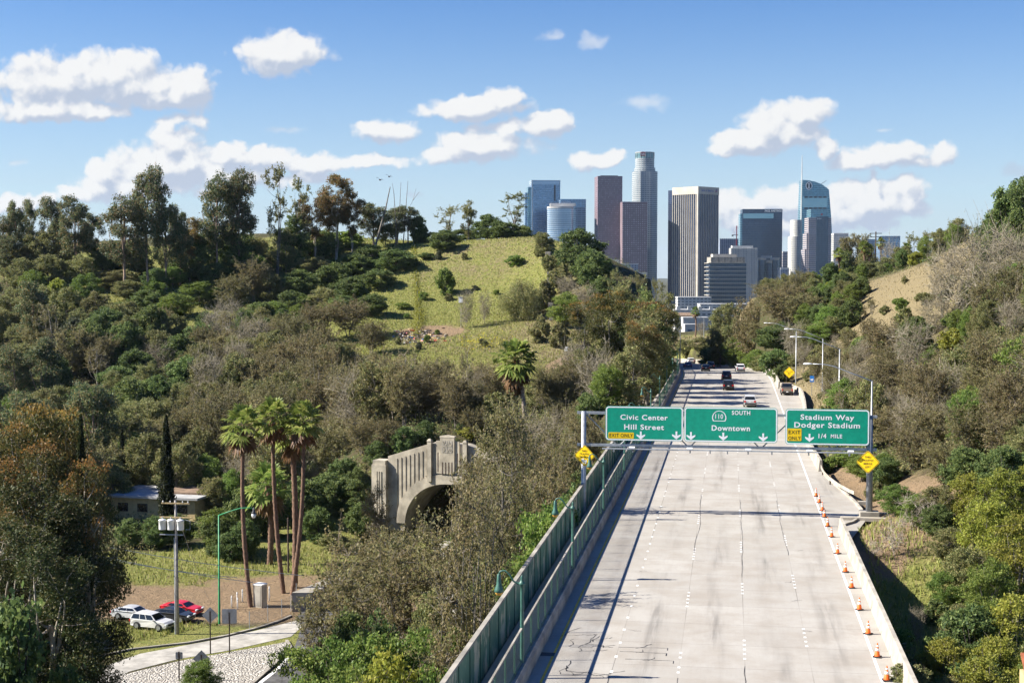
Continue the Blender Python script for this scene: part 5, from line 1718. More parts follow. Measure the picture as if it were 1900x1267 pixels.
# banded dark building
r_, w, h = tower('banded_building', 'dark office block with projecting pale floor bands and a grey top', 1317, 1384.5, 488, 2350, cat='office block')
zb_ = zat(563, 2350) - ZB
MB().prism(rect_fp(w, 50), 0, h, 0, 1).build('facade', ['fac_dark_glass', 'city_dark'], r_)
nb_f = 11
for k_ in range(nb_f):
    z_ = zb_ + (h - zb_) * k_ / (nb_f - 1)
    MB().box((0, 25, z_), (w + 4.5, 54.5, 0.85)).build('floor_band', 'city_cream', r_)
MB().prism([(x * .94, y + (1.5 if y == 0 else -1.5)) for x, y in rect_fp(w, 50)], h + .6, h + 9.5).build('plant_floor', 'concrete_old', r_)
for k_ in range(6):
    MB().box((-w * .42 + w * .84 * k_ / 5, 1.3, h + 5), (.8, .6, 8.6)).build('pier', 'city_dark', r_)
MB().box((-w * .06, 25, h + 12), (w * .66, 26, 5)).build('roof_plant', 'city_cream', r_)
# dark glass cylinders
r_, w, h = tower('cylinder_tower', 'cluster of dark mirrored cylinders with pale caps', 1405, 1448, 478, 3100)
for (x, y, rr, hh_) in ((-w * .28, 10, 9.5, 1.0), (w * .30, 10, 9.5, 1.0), (0, 30, 11.5, 1.04), (w * .02, 2, 6.5, .94)):
    cm = MB()
    n_ = 18
    cm.prism([(x + rr * math.cos(2 * PI * i / n_), y + rr * math.sin(2 * PI * i / n_)) for i in range(n_)], 0, h * hh_ - 5, 0, 1)
    cy_ = cm.build('cylinder', ['fac_dark_glass', 'city_dark'], r_)
    MB().prism([(x + rr * 1.03 * math.cos(2 * PI * i / n_), y + rr * 1.03 * math.sin(2 * PI * i / n_)) for i in range(n_)], h * hh_ - 5, h * hh_).build('cap', 'city_cream', cy_)
box_tower('office_block', 'low grey block right of the mirrored cylinders', 1448, 1464, 497, 2900, 30, 'fac_bluegrey', 0, ('city_white', 3))
box_tower('rose_building', 'small pinkish tower between the navy tower and the white curved one', 1452, 1466.5, 467, 3600, 30, 'fac_rose', 0, ('city_white', 2))
# white curved flats
r_, w, h = tower('apartment_tower', 'slender white rounded apartment tower left of the sail-topped tower', 1466.5, 1489, 408, 3000)
fp = [(w / 2 * math.sin(R(-90 + 180 * i / 12)), 9 - 9 * math.cos(R(-90 + 180 * i / 12))) for i in range(13)] + [(w / 2, 30), (-w / 2, 30)]
MB().prism([(x * .82 + 2.2, y + 1) for x, y in fp], 0, h, 0, 1).build('facade', ['fac_cream', 'city_white'], r_)
MB().prism(fp, 0, h - 34, 0, 1).build('lower_facade', ['fac_cream', 'city_white'], r_)
# sail-topped glass tower with spire
D = 3150
r_, w, h = tower('sail_tower', 'teal glass tower with curved sail roof, round emblem and thin spire', 1484, 1546, 334, D)
X = lambda px: (px - 1515.0) * D / F
Z = lambda py: zat(py, D) - ZB
out = [(1484, 560), (1484.5, 470), (1486.5, 400), (1488.3, 334), (1500, 335.0), (1513, 338), (1524, 342.5), (1533, 349), (1536.5, 352), (1541, 400), (1544, 450), (1546, 500), (1546, 560)]
def outline(mb2, pts, y0, y1, mi=0, mi2=None):
    n_ = len(pts)
    vs = [(X(px), y0, Z(py)) for px, py in pts] + [(X(px), y1, Z(py)) for px, py in pts]
    mb2.add(vs, [tuple(range(n_))[::-1], tuple(range(n_, 2 * n_))], mi, [[(vs[i][0], vs[i][2]) for i in range(n_)][::-1], [(vs[i][0], vs[i][2]) for i in range(n_)]])
    mb2.add(vs, [(i, (i + 1) % n_, n_ + (i + 1) % n_, n_ + i) for i in range(n_)], mi if mi2 is None else mi2, [[(0, vs[i][2]), (0, vs[(i + 1) % n_][2]), (y1 - y0, vs[(i + 1) % n_][2]), (y1 - y0, vs[i][2])] for i in range(n_)])
    return mb2
bm_ = outline(MB(), out[::-1], 0, 42)
bm_.build('facade', ['fac_teal'], r_)
MB().box((X(1511), -.35, Z(375)), (46 * D / F, .5, 20 * D / F)).build('pale_facade', 'fac_teal_pale', r_)
for py in (366, 386.5):
    for k_ in range(5):
        MB().box((X(1494.5 + k_ * 8.6), -.75, Z(py)), (6.2 * D / F, .4, 3.6)).build('sky_lobby', 'city_dark', r_)
em = MB()
nn = 28
plate(em, [(7.4 * math.cos(2 * PI * i / nn), 9 * math.sin(2 * PI * i / nn)) for i in range(nn)], Matrix.Translation((X(1499.5), -.8, Z(345))), .6, 0)
ring(em, [(7.2 * math.cos(2 * PI * i / nn), 8.8 * math.sin(2 * PI * i / nn)) for i in range(nn)], [(5.6 * math.cos(2 * PI * i / nn), 7.1 * math.sin(2 * PI * i / nn)) for i in range(nn)], Matrix.Translation((X(1499.5), -.9, Z(345))), 0, 1)
em.box((X(1499.5), -.95, Z(345)), (2.0, .2, 8), 1)
em.box((X(1499.5), -.95, Z(345) + 4.2), (5, .2, 1.2), 1)
em.box((X(1499.5), -.95, Z(345) - 4.2), (5, .2, 1.2), 1)
em.build('emblem', ['city_dark', 'sign_white'], r_)
MB().tube([(X(1486.5), 4, Z(420)), (X(1486.7), 4, Z(340)), (X(1487), 4, Z(288))], [1.6, 1.3, .5], 8).build('spire', 'city_white', r_)
MB().tube([(X(1524), 10, Z(341)), (X(1533), 8, Z(335))], .5, 5).build('roof_davit', 'city_dark', r_)
# stepped rose tower in front of it
D2 = 2900
r_, w, h = tower('stepped_tower', 'stepped rose-banded tower with dark glass centre before the sail-topped one', 1494, 1545, 388, D2)
X = lambda px: (px - 1519.5) * D2 / F
Z = lambda py: zat(py, D2) - ZB
for i, (a, b2, tp_, y0) in enumerate(((1494, 1543, 462, 6), (1497, 1542.5, 432, 4), (1500, 1542, 404, 2), (1504, 1540, 388, 3))):
    MB().prism([(X(a), y0), (X(b2), y0), (X(b2), 44), (X(a), 44)], 0, Z(tp_), 0, 1).build('tier', ['fac_rose' if i < 3 else 'fac_teal', 'city_dark'], r_)
MB().prism([(X(1514), .4), (X(1536), .4), (X(1536), 4), (X(1514), 4)], 0, Z(402), 0, 1).build('glass_bay', ['fac_dark_glass', 'city_dark'], r_)
MB().box((X(1524), .0, Z(398)), (3.4, .5, 3.4)).build('emblem', 'city_red', r_)
mb_ = MB()
lettering(mb_, 'pwc', Matrix.Translation((X(1519.5), -.1, Z(406.5))), 2.6, 8)
mb_.build('lettering', 'sign_white', r_)
box_tower('white_tower', 'white gridded tower right of the sail-topped tower, above the trees', 1546.5, 1573.5, 433, 3100, 36, 'fac_white_grid', R(-4), ('city_white', 3))
box_tower('glass_tower', 'low blue glass slab seen over the right ridge behind palms', 1632.5, 1669.5, 438.5, 3000, 36, 'fac_blue', R(-2), ('fac_blue_band', 4))
box_tower('glass_tower', 'narrow blue block half hidden left of the slab on the right ridge', 1608, 1631, 444, 3150, 36, 'fac_blue_band', R(-2))
# lower blocks
def low(name, label, px0, px1, p0, p1, D, depth, m_, rot=0, cat='building', roof='city_white'):
    a, b2 = face_x(px0, px1, D)
    c_ = (a + b2) / 2
    w = (b2 - a).length
    z0 = zat(p1, D)
    r_ = thing(name, label, cat, (c_.x, c_.y, z0), TH + rot)
    h = zat(p0, D) - z0
    MB().prism(rect_fp(w, depth), -14, h, 0, 1).build('wall', [m_, roof], r_)
    MB().prism([(x * 1.015, y + (-.3 if y == 0 else .3)) for x, y in rect_fp(w, depth)], h - .4, h + .9).build('roof', roof, r_)
    return r_, w, h
r_, w, h = low('apartment_block', 'blue-grey apartment block below the brown towers', 1118, 1184, 490, 512, 2500, 30, 'fac_bluegrey')
MB().box((-w * .2, 10, h + 4), (w * .35, 14, 7)).build('roof_plant', 'city_white', r_)
low('apartment_block', 'white gridded apartment block below the brown towers, nearer the hill', 1116, 1201, 507, 545, 2300, 30, 'fac_low_white')
low('parking_structure', 'long white parking structure at the foot of the finned tower', 1258, 1320, 552, 566, 2100, 30, 'fac_low_white')
low('terrace_building', 'wide white building with terraces under the banded block', 1300, 1390, 565, 578, 1900, 30, 'fac_low_white')
r_, w, h = low('parapet_building', 'long pale building with square roof turrets in the gap between the hills', 1254, 1346, 576, 592, 1500, 24, 'fac_low_white')
for k_ in range(5):
    MB().box((-w * .44 + w * .22 * k_, 1.5, h + 2.2), (3.6, 3, 3.6)).build('turret', 'city_white', r_)
r_, w, h = low('white_house', 'white house with brown hipped roof in the gap, farther left', 1253, 1292, 588, 604, 1150, 12, 'city_white', 0, 'house', 'roof_brown')
MB().add([(-w / 2 - .5, -.6, h + .9), (w / 2 + .5, -.6, h + .9), (w / 2 + .5, 12.6, h + .9), (-w / 2 - .5, 12.6, h + .9), (-w / 4, 6, h + 3.4), (w / 4, 6, h + 3.4)], [(0, 1, 5, 4), (1, 2, 5), (2, 3, 4, 5), (3, 0, 4)]).build('hipped_roof', 'roof_brown', r_)
for x in (-.3, 0, .3):
    MB().box((x * w, -.05, h * .5), (1.5, .2, 1.6)).build('window', 'city_dark', r_)
r_, w, h = low('white_house', 'largest plain white house in the gap above the far trees', 1268, 1315, 591, 626, 1050, 12, 'city_white', 0, 'house')
for x in (-.33, -.05, .3):
    MB().box((x * w, -.05, h * .62), (1.3, .2, 1.6)).build('window', 'city_dark', r_)
r_, w, h = low('white_house', 'small white shed-like house in front of the largest one', 1271, 1296, 604, 620, 960, 8, 'city_white', R(8), 'house')
MB().box((-w * .1, -.05, h * .4), (3.4, .2, 1.8)).build('garage_door', 'fac_bluegrey', r_)

# ------------------------------------------------------------------ trees, palms and shrubs
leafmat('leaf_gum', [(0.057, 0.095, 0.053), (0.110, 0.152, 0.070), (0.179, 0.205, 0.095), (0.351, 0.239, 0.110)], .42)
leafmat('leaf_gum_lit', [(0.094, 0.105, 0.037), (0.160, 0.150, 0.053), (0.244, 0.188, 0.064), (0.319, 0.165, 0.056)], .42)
leafmat('leaf_gum_dark', [(.026, .038, .013), (.048, .064, .019), (.080, .090, .028), (.115, .090, .036)], .3)  # gum leaves darkened so the shade of the lower crowns is in their colour
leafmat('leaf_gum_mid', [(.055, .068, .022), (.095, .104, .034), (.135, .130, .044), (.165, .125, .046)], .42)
leafmat('leaf_orange', [(.17, .115, .036), (.26, .150, .040), (.33, .19, .05), (.14, .12, .04)], .42)
leafmat('leaf_oak', [(0.055, 0.091, 0.037), (0.102, 0.152, 0.051), (0.167, 0.223, 0.066), (0.243, 0.278, 0.091)], .42)
leafmat('leaf_olive', [(0.105, 0.131, 0.053), (0.179, 0.200, 0.073), (0.257, 0.257, 0.099), (0.329, 0.276, 0.125)], .42)
leafmat('leaf_brown', [(0.131, 0.125, 0.055), (0.194, 0.171, 0.078), (0.257, 0.211, 0.098), (0.160, 0.171, 0.059), (0.285, 0.222, 0.120), (0.137, 0.154, 0.057)], .42)
leafmat('leaf_green', [(0.081, 0.143, 0.031), (0.139, 0.209, 0.044), (0.202, 0.271, 0.056), (0.265, 0.310, 0.085)], .42)
leafmat('leaf_yellow', [(0.181, 0.215, 0.034), (0.267, 0.288, 0.047), (0.335, 0.327, 0.060), (0.172, 0.189, 0.039)], .42)
leafmat('leaf_sage', [(0.085, 0.098, 0.058), (0.120, 0.130, 0.080), (0.060, 0.075, 0.040)], .42)
leafmat('leaf_palm', [(0.114, 0.170, 0.035), (0.195, 0.252, 0.056), (0.300, 0.317, 0.090)], .42)
leafmat('leaf_dry', [(0.160, 0.085, 0.040), (0.230, 0.130, 0.062), (0.120, 0.068, 0.036)], .42)
leafmat('leaf_cypress', [(0.016, 0.024, 0.010), (0.028, 0.038, 0.014), (0.046, 0.052, 0.020)], .42)
mat('bark_grey', (.20, .175, .145), .9, var=.25, scale=1.5)
mat('bark_pale', (.46, .41, .34), .85, var=.25, scale=1.2, col2=(.27, .22, .16))
mat('bark_dark', (.055, .045, .038), .9, var=.25, scale=1.5)
mat('bark_gum', (.36, .24, .165), .85, var=.2, scale=1.0, col2=(.20, .16, .13))
mat('twig_pale', (.30, .265, .20), .9, var=.2, scale=2)
mat('palm_bark', (.21, .125, .080), .95, var=.3, scale=3.5, col2=(.095, .058, .040), bump=.6)
mat('palm_bark_grey', (.30, .25, .20), .95, var=.25, scale=3.5, bump=.6)
M_index = {}
def leaf_quads(rng_, Cn, L, Wd, droop=0.0, flat=0.0):
    n = len(Cn)
    d = rng_.normal(size=(n, 3))
    d[:, 2] = d[:, 2] * (1 - flat) - droop * 1.6
    d /= np.linalg.norm(d, axis=1)[:, None]
    e = rng_.normal(size=(n, 3))
    e -= (e * d).sum(1)[:, None] * d
    e /= np.linalg.norm(e, axis=1)[:, None]
    s = rng_.uniform(.65, 1.35, (n, 1))
    d, e = d * L / 2 * s, e * Wd / 2 * s
    V_ = np.stack([Cn - d, Cn + e - d * .1, Cn + d, Cn - e - d * .1], 1).reshape(-1, 3)
    return V_, np.arange(n * 4).reshape(n, 4)
class Tubes:
    def __init__(s):
        s.V, s.F, s.n = [], [], 0
    def add(s, pts, rad, k=5):
        pts = np.asarray(pts, float)
        t_ = np.gradient(pts, axis=0)
        t_ /= np.linalg.norm(t_, axis=1)[:, None] + 1e-9
        ref = np.where(np.abs(t_[:, 2:3]) < .9, [[0, 0, 1.0]], [[1.0, 0, 0]])
        a = np.cross(t_, ref); a /= np.linalg.norm(a, axis=1)[:, None] + 1e-9
        b_ = np.cross(t_, a)
        w_ = np.arange(k) * 2 * PI / k
        ring_ = pts[:, None] + (a[:, None] * np.cos(w_)[None, :, None] + b_[:, None] * np.sin(w_)[None, :, None]) * np.asarray(rad)[:, None, None]
        m = len(pts)
        base = s.n + np.arange(m - 1)[:, None] * k
        i0, i1 = np.arange(k), (np.arange(k) + 1) % k
        s.F.append(np.stack([base + i0, base + i1, base + k + i1, base + k + i0], -1).reshape(-1, 4))
        s.V.append(ring_.reshape(-1, 3))
        s.n += m * k
    def mesh(s, name, mats):
        return np_mesh(name, np.concatenate(s.V), np.concatenate(s.F), mats, smooth=True)
def bez(p0, p1, p2, n):
    t_ = np.linspace(0, 1, n)[:, None]
    return p0 * (1 - t_) ** 2 + p1 * 2 * t_ * (1 - t_) + p2 * t_ ** 2
def make_tree(seed, H, Rr, base=.35, ncl=30, rc=1.2, nl=250, L=.3, Wd=.14, limbs=5, tr=.28, bark='bark_grey', leaf='leaf_oak', shape='round', droop=0.0, twigs=6, tip=None, split=.5, wob=.05, flat=.72, twig_len=1.0, lean=0.0, fork=1, feather=False):
    rg_ = np.random.default_rng(seed)
    tb = Tubes()
    zc0, zc1 = base * H, H
    def rad_at(q_):
        if shape == 'round': return math.sqrt(max(0.02, 1 - (2 * q_ - .95) ** 2 * .95))
        if shape == 'umbrella': return .35 + .65 * math.sin(min(1, q_ * 1.15) * PI * .62) if q_ < .97 else .6
        if shape == 'cone': return max(.08, 1 - q_)
        if shape == 'tall': return .55 + .45 * math.sin(q_ * PI)
        if shape == 'fan': return .25 + .75 * math.sqrt(q_) if q_ < .85 else .75
        return 1
    trunks = []
    for fk in range(fork):
        az = rg_.uniform(0, 2 * PI) + fk * 2 * PI / fork
        sp = 0 if fork == 1 else Rr * .35
        top = np.array([math.cos(az) * sp + lean * H, math.sin(az) * sp, zc0 + (zc1 - zc0) * split])
        mid = np.array([math.cos(az) * sp * .25 + rg_.normal() * wob * H * .5, math.sin(az) * sp * .25 + rg_.normal() * wob * H * .5, top[2] * .5])
        pts = bez(np.array([fk * .25, 0, -1.0]), mid, top, 8)
        pts[1:-1, :2] += rg_.normal(size=(6, 2)) * wob * H * .12
        rd = np.linspace(tr, tr * .45, 8) / math.sqrt(fork); rd[0] *= 1.35
        tb.add(pts, rd, 7)
        trunks.append((pts, rd))
    nodes, nrad = [], []
    for pts, rd in trunks:
        for i in range(3, 8):
            nodes.append(pts[i]); nrad.append(rd[i])
    for k_ in range(limbs):
        pts, rd = trunks[k_ % fork]
        i = int(rg_.integers(3, 8)) if shape != 'tall' else int(rg_.integers(2, 8))
        p0 = pts[i]
        az = k_ * 2.4 + rg_.uniform(-.5, .5)
        q_ = rg_.uniform(.45, .92)
        rr = Rr * rad_at(q_) * rg_.uniform(.45, .75)
        p2 = np.array([math.cos(az) * rr + lean * H, math.sin(az) * rr, max(p0[2] + .08 * H, zc0 + (zc1 - zc0) * q_)])
        p1 = p0 * .5 + p2 * .5 + np.array([math.cos(az) * rr * .2, math.sin(az) * rr * .2, -.05 * H]) + rg_.normal(size=3) * .03 * H
        lp = bez(p0, p1, p2, 7)
        lr = np.linspace(rd[i] * .7, rd[i] * .25, 7)
        tb.add(lp, lr, 5)
        for j in range(2, 7):
            nodes.append(lp[j]); nrad.append(lr[j])
    nodes = np.array(nodes); nrad = np.array(nrad)
    cl = []
    tries = 0
    while len(cl) < ncl and tries < 4000:
        tries += 1
        q_ = rg_.uniform(0, 1)
        az = rg_.uniform(0, 2 * PI)
        rr = Rr * rad_at(q_) * math.sqrt(rg_.uniform(.12, 1.0)) * .9
        p = np.array([math.cos(az) * rr + lean * H * (.4 + q_ * .6), math.sin(az) * rr, zc0 + (zc1 - zc0 - rc * .6) * q_])
        if all(np.linalg.norm(p - c2) > rc * .72 for c2 in cl):
            cl.append(p)
    LV, LF, LM = [], [], []
    nn = 0
    for p in cl:
        dd = np.linalg.norm(nodes - p, axis=1) + np.where(nodes[:, 2] > p[2], (nodes[:, 2] - p[2]) * 1.5, 0)
        i = int(np.argmin(dd))
        p1 = nodes[i] * .5 + p * .5 + np.array([0, 0, -.1 * dd[i]]) + rg_.normal(size=3) * .06 * dd[i]
        r0 = min(nrad[i] * .6, .02 + dd[i] * .018)
        tb.add(bez(nodes[i], p1, p, 5), np.linspace(r0, r0 * .4, 5), 4)
        tw = []
        for _ in range(twigs):
            e = p + rg_.normal(size=3) * rc * .62 * twig_len
            e[2] += rc * (.25 if not feather else .45)
            s0 = p * .75 + p1 * .25
            tw.append((s0, e))
            k0 = .016 if feather else .006
            tb.add(np.stack([s0, (s0 + e) / 2 + rg_.normal(size=3) * rc * .08, e]), [r0 * .42 + k0, r0 * .28 + k0, k0 * .8], 3)
        if nl:
            n_ = int(nl * rg_.uniform(.65, 1.35))
            # several small sprays make up one clump
            ns_ = max(3, n_ // 26)
            sp_ = rg_.normal(size=(ns_, 3)); sp_ /= np.linalg.norm(sp_, axis=1)[:, None]
            sp_ *= rc * rg_.uniform(.35, 1.0, (ns_, 1)) ** .6
            Cn = sp_[rg_.integers(0, ns_, n_)] + rg_.normal(size=(n_, 3)) * rc * .20
            Cn[:, 2] *= flat
            if droop:
                Cn[:, 2] -= droop * rg_.uniform(0, 1.4, n_) ** 2 * rc
            if feather:
                ta = np.array([q2_[0] for q2_ in tw]); te = np.array([q2_[1] for q2_ in tw])
                ti = rg_.integers(0, len(tw), n_)
                Cn = ta[ti] + (te[ti] - ta[ti]) * rg_.uniform(.35, 1.1, (n_, 1)) + rg_.normal(size=(n_, 3)) * rc * .13 - p
            up_ = Cn[:, 2] / (rc * flat)
            Vq, Fq_ = leaf_quads(rg_, Cn + p, L, Wd, droop)
            LV.append(Vq); LF.append(Fq_ + nn); nn += len(Vq)
            if tip:
                hq = (p[2] - zc0) / (zc1 - zc0)
                LM.append(((up_ + rg_.normal(size=n_) * .25 > .45) & (hq > .66)).astype(np.int32))
    tm = tb.mesh('trunk', [bark])
    cm = None
    if nl:
        cm = np_mesh('crown', np.concatenate(LV), np.concatenate(LF), [leaf] + ([tip] if tip else []), np.concatenate(LM) if tip else None)
    return tm, cm, H, Rr
SPEC = {}
def spec(code, n, seed, cat, name, desc, **kw):
    SPEC[code] = dict(v=[make_tree(seed + i, **kw) for i in range(n)], cat=cat, name=name, desc=desc)
    if code in ('ok', 'ol', 'br', 'gt', 'yl', 'gm', 'gx'):      # the same kind grown tall and narrow
        kt = dict(kw, Rr=kw['Rr'] * .58, ncl=int(kw['ncl'] * .55), rc=kw['rc'] * .84, nl=int(kw['nl'] * .85), L=kw['L'] * .86, Wd=kw['Wd'] * .86)
        SPEC[code]['vt'] = [make_tree(seed + 500 + i, **kt) for i in range(2 if code != 'gx' else 1)]
spec('eu', 4, 10, 'tree', 'eucalyptus_tree', 'tall dark eucalyptus with clumped crown', H=20, Rr=4.6, base=.34, ncl=26, rc=1.6, nl=620, L=0.4, Wd=0.18, limbs=6, tr=.30, bark='bark_gum', leaf='leaf_gum', shape='tall', droop=0.12, split=.75, twigs=2, flat=.85)
spec('es', 3, 30, 'tree', 'sparse_tree', 'thin sparse tree showing bare stems', H=16, Rr=3.8, base=.30, ncl=20, rc=1.05, nl=200, L=0.32, Wd=0.15, limbs=6, tr=.20, bark='bark_grey', leaf='leaf_olive', shape='fan', split=.6, twigs=7, fork=2, feather=True)
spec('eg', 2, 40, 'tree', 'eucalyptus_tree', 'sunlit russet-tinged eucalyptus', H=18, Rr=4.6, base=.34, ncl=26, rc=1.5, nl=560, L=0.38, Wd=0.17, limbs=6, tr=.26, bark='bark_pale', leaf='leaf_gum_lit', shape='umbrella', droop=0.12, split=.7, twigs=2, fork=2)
spec('gm', 3, 50, 'tree', 'gum_tree', 'gum tree with orange leaf tips', H=17, Rr=5.0, base=.30, ncl=34, rc=1.5, nl=600, L=0.31, Wd=0.14, limbs=6, tr=.25, bark='bark_pale', leaf='leaf_gum_mid', shape='umbrella', tip='leaf_orange', split=.6, twigs=3, droop=0.1)
spec('gx', 2, 60, 'tree', 'large_gum_tree', 'huge dark gum with orange-tipped crown', H=27, Rr=7.5, base=.14, ncl=100, rc=1.9, nl=800, L=0.29, Wd=0.14, limbs=10, tr=.45, bark='bark_pale', leaf='leaf_gum_mid', shape='tall', tip='leaf_orange', split=.7, twigs=3, droop=0.08)
spec('ok', 4, 70, 'tree', 'evergreen_tree', 'dark dense evergreen tree', H=9, Rr=4.4, base=.10, ncl=54, rc=1.2, nl=420, L=0.31, Wd=0.2, limbs=6, tr=.24, bark='bark_dark', leaf='leaf_oak', shape='round', twigs=1, split=.45)
spec('ol', 4, 80, 'tree', 'olive_tree', 'olive-green bushy tree', H=10, Rr=4.2, base=.16, ncl=46, rc=1.15, nl=380, L=0.3, Wd=0.16, limbs=6, tr=.22, bark='bark_grey', leaf='leaf_olive', shape='round', twigs=3, split=.5, droop=.15)
spec('br', 5, 90, 'tree', 'brown_tree', 'thin-leaved brownish tree with pale twigs', H=12, Rr=4.8, base=0.22, ncl=46, rc=1.3, nl=250, L=0.29, Wd=0.17, limbs=8, tr=.20, bark='bark_grey', leaf='leaf_brown', shape='fan', twigs=9, split=.45, fork=3, twig_len=1.35, feather=True)
spec('bt', 2, 105, 'tree', 'tall_brown_tree', 'tall slender brownish tree', H=22, Rr=3.6, base=.30, ncl=62, rc=1.15, nl=300, L=.21, Wd=.12, limbs=9, tr=.22, bark='bark_grey', leaf='leaf_brown', shape='tall', twigs=8, split=.7, fork=2, twig_len=1.3, feather=True)
spec('bb', 3, 110, 'tree', 'bare_tree', 'leafless grey tree of tangled twigs', H=9, Rr=3.8, base=.15, ncl=60, rc=1.1, nl=26, L=.2, Wd=.1, limbs=8, tr=.15, bark='twig_pale', leaf='leaf_brown', shape='fan', twigs=12, split=.4, fork=3, twig_len=1.5, feather=True)
spec('bw', 2, 120, 'tree', 'pale_bare_tree', 'small leafless whitish tree', H=5, Rr=1.7, base=.12, ncl=26, rc=.55, nl=4, L=.15, Wd=.08, limbs=7, tr=.07, bark='bark_pale', leaf='leaf_brown', shape='fan', twigs=7, split=.4, fork=3, twig_len=1.5, feather=True)
spec('wt', 2, 125, 'tree', 'white_trunk_tree', 'slim white-trunked tree', H=15, Rr=3.0, base=.45, ncl=22, rc=1.0, nl=180, L=.24, Wd=.11, limbs=5, tr=.17, bark='bark_pale', leaf='leaf_brown', shape='tall', split=.8, twigs=7, feather=True)
spec('gt', 4, 130, 'tree', 'green_tree', 'bright green leafy tree', H=11, Rr=4.4, base=.12, ncl=54, rc=1.25, nl=460, L=0.26, Wd=0.15, limbs=7, tr=.18, bark='bark_grey', leaf='leaf_green', shape='round', twigs=3, split=.5)
spec('yl', 3, 140, 'tree', 'yellow_green_tree', 'yellow-green leafy tree', H=7, Rr=3.2, base=.10, ncl=44, rc=.9, nl=360, L=0.2, Wd=0.12, limbs=7, tr=.13, bark='bark_grey', leaf='leaf_yellow', shape='round', twigs=3, split=.5)
spec('rb', 1, 150, 'tree', 'umbrella_tree', 'broad reddish-brown umbrella-crowned tree', H=13, Rr=5.4, base=.35, ncl=46, rc=1.3, nl=420, L=.3, Wd=.15, limbs=7, tr=.28, bark='bark_dark', leaf='leaf_brown', shape='umbrella', twigs=2, split=.5)
spec('pp', 1, 155, 'tree', 'pepper_tree', 'weeping pepper tree', H=8, Rr=4.3, base=.12, ncl=44, rc=1.15, nl=480, L=.32, Wd=.09, limbs=7, tr=.24, bark='bark_dark', leaf='leaf_olive', shape='round', twigs=1, split=.5, droop=1.1)
spec('sg', 3, 160, 'shrub', 'green_shrub', 'bright green shrub', H=3.2, Rr=2.0, base=.02, ncl=30, rc=.62, nl=260, L=0.24, Wd=0.14, limbs=5, tr=.06, bark='bark_grey', leaf='leaf_green', shape='round', twigs=2, split=.3)
spec('sy', 2, 170, 'shrub', 'yellow_shrub', 'yellowish shrub', H=3.2, Rr=2.0, base=.02, ncl=30, rc=.62, nl=260, L=0.24, Wd=0.14, limbs=5, tr=.06, bark='bark_grey', leaf='leaf_yellow', shape='round', twigs=2, split=.3)
spec('so', 3, 180, 'shrub', 'olive_shrub', 'dull olive shrub', H=3.2, Rr=2.1, base=.02, ncl=30, rc=.62, nl=260, L=0.24, Wd=0.14, limbs=5, tr=.06, bark='twig_pale', leaf='leaf_olive', shape='round', twigs=5, split=.3)
spec('sd', 2, 190, 'shrub', 'dark_shrub', 'dark green shrub', H=3.2, Rr=2.1, base=.02, ncl=32, rc=.62, nl=260, L=0.24, Wd=0.14, limbs=5, tr=.06, bark='bark_dark', leaf='leaf_oak', shape='round', twigs=2, split=.3)
spec('ss', 2, 195, 'shrub', 'sage_shrub', 'grey-green shrub', H=3.2, Rr=2.1, base=.02, ncl=30, rc=.62, nl=260, L=0.24, Wd=0.14, limbs=5, tr=.06, bark='twig_pale', leaf='leaf_sage', shape='round', twigs=2, split=.3)
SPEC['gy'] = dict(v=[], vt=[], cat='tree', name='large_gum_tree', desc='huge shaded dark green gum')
def make_cypress(seed):
    rg_ = np.random.default_rng(seed)
    H, Rr = 12.0, 1.0
    n_ = 9000
    q_ = rg_.uniform(0, 1, n_) ** 1.15
    az = rg_.uniform(0, 2 * PI, n_)
    prof = np.minimum(1, (1 - q_) ** .62 * 1.1) * (.55 + .45 * np.minimum(1, q_ * 7)) * (1 + .22 * np.sin(az * 3 + q_ * 22) + .15 * np.sin(az * 5 - q_ * 41))
    rr = Rr * prof * rg_.uniform(.55, 1.08, n_)
    Cn = np.stack([np.cos(az) * rr, np.sin(az) * rr, q_ * H], 1)
    Vq, Fq_ = leaf_quads(rg_, Cn, .34, .13, -.9)
    tb = Tubes()
    tb.add([[0, 0, -.5], [0, 0, H * .5], [0, 0, H * .93]], [.2, .14, .03], 6)
    return tb.mesh('trunk', ['bark_dark']), np_mesh('crown', Vq, Fq_, ['leaf_cypress']), H, Rr
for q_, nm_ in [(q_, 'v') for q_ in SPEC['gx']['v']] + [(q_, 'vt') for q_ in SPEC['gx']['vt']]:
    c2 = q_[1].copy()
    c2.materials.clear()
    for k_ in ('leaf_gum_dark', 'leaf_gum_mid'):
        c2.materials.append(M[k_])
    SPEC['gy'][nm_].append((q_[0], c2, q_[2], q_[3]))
SPEC['cp'] = dict(v=[make_cypress(200)], cat='tree', name='cypress_tree', desc='narrow dark cypress')
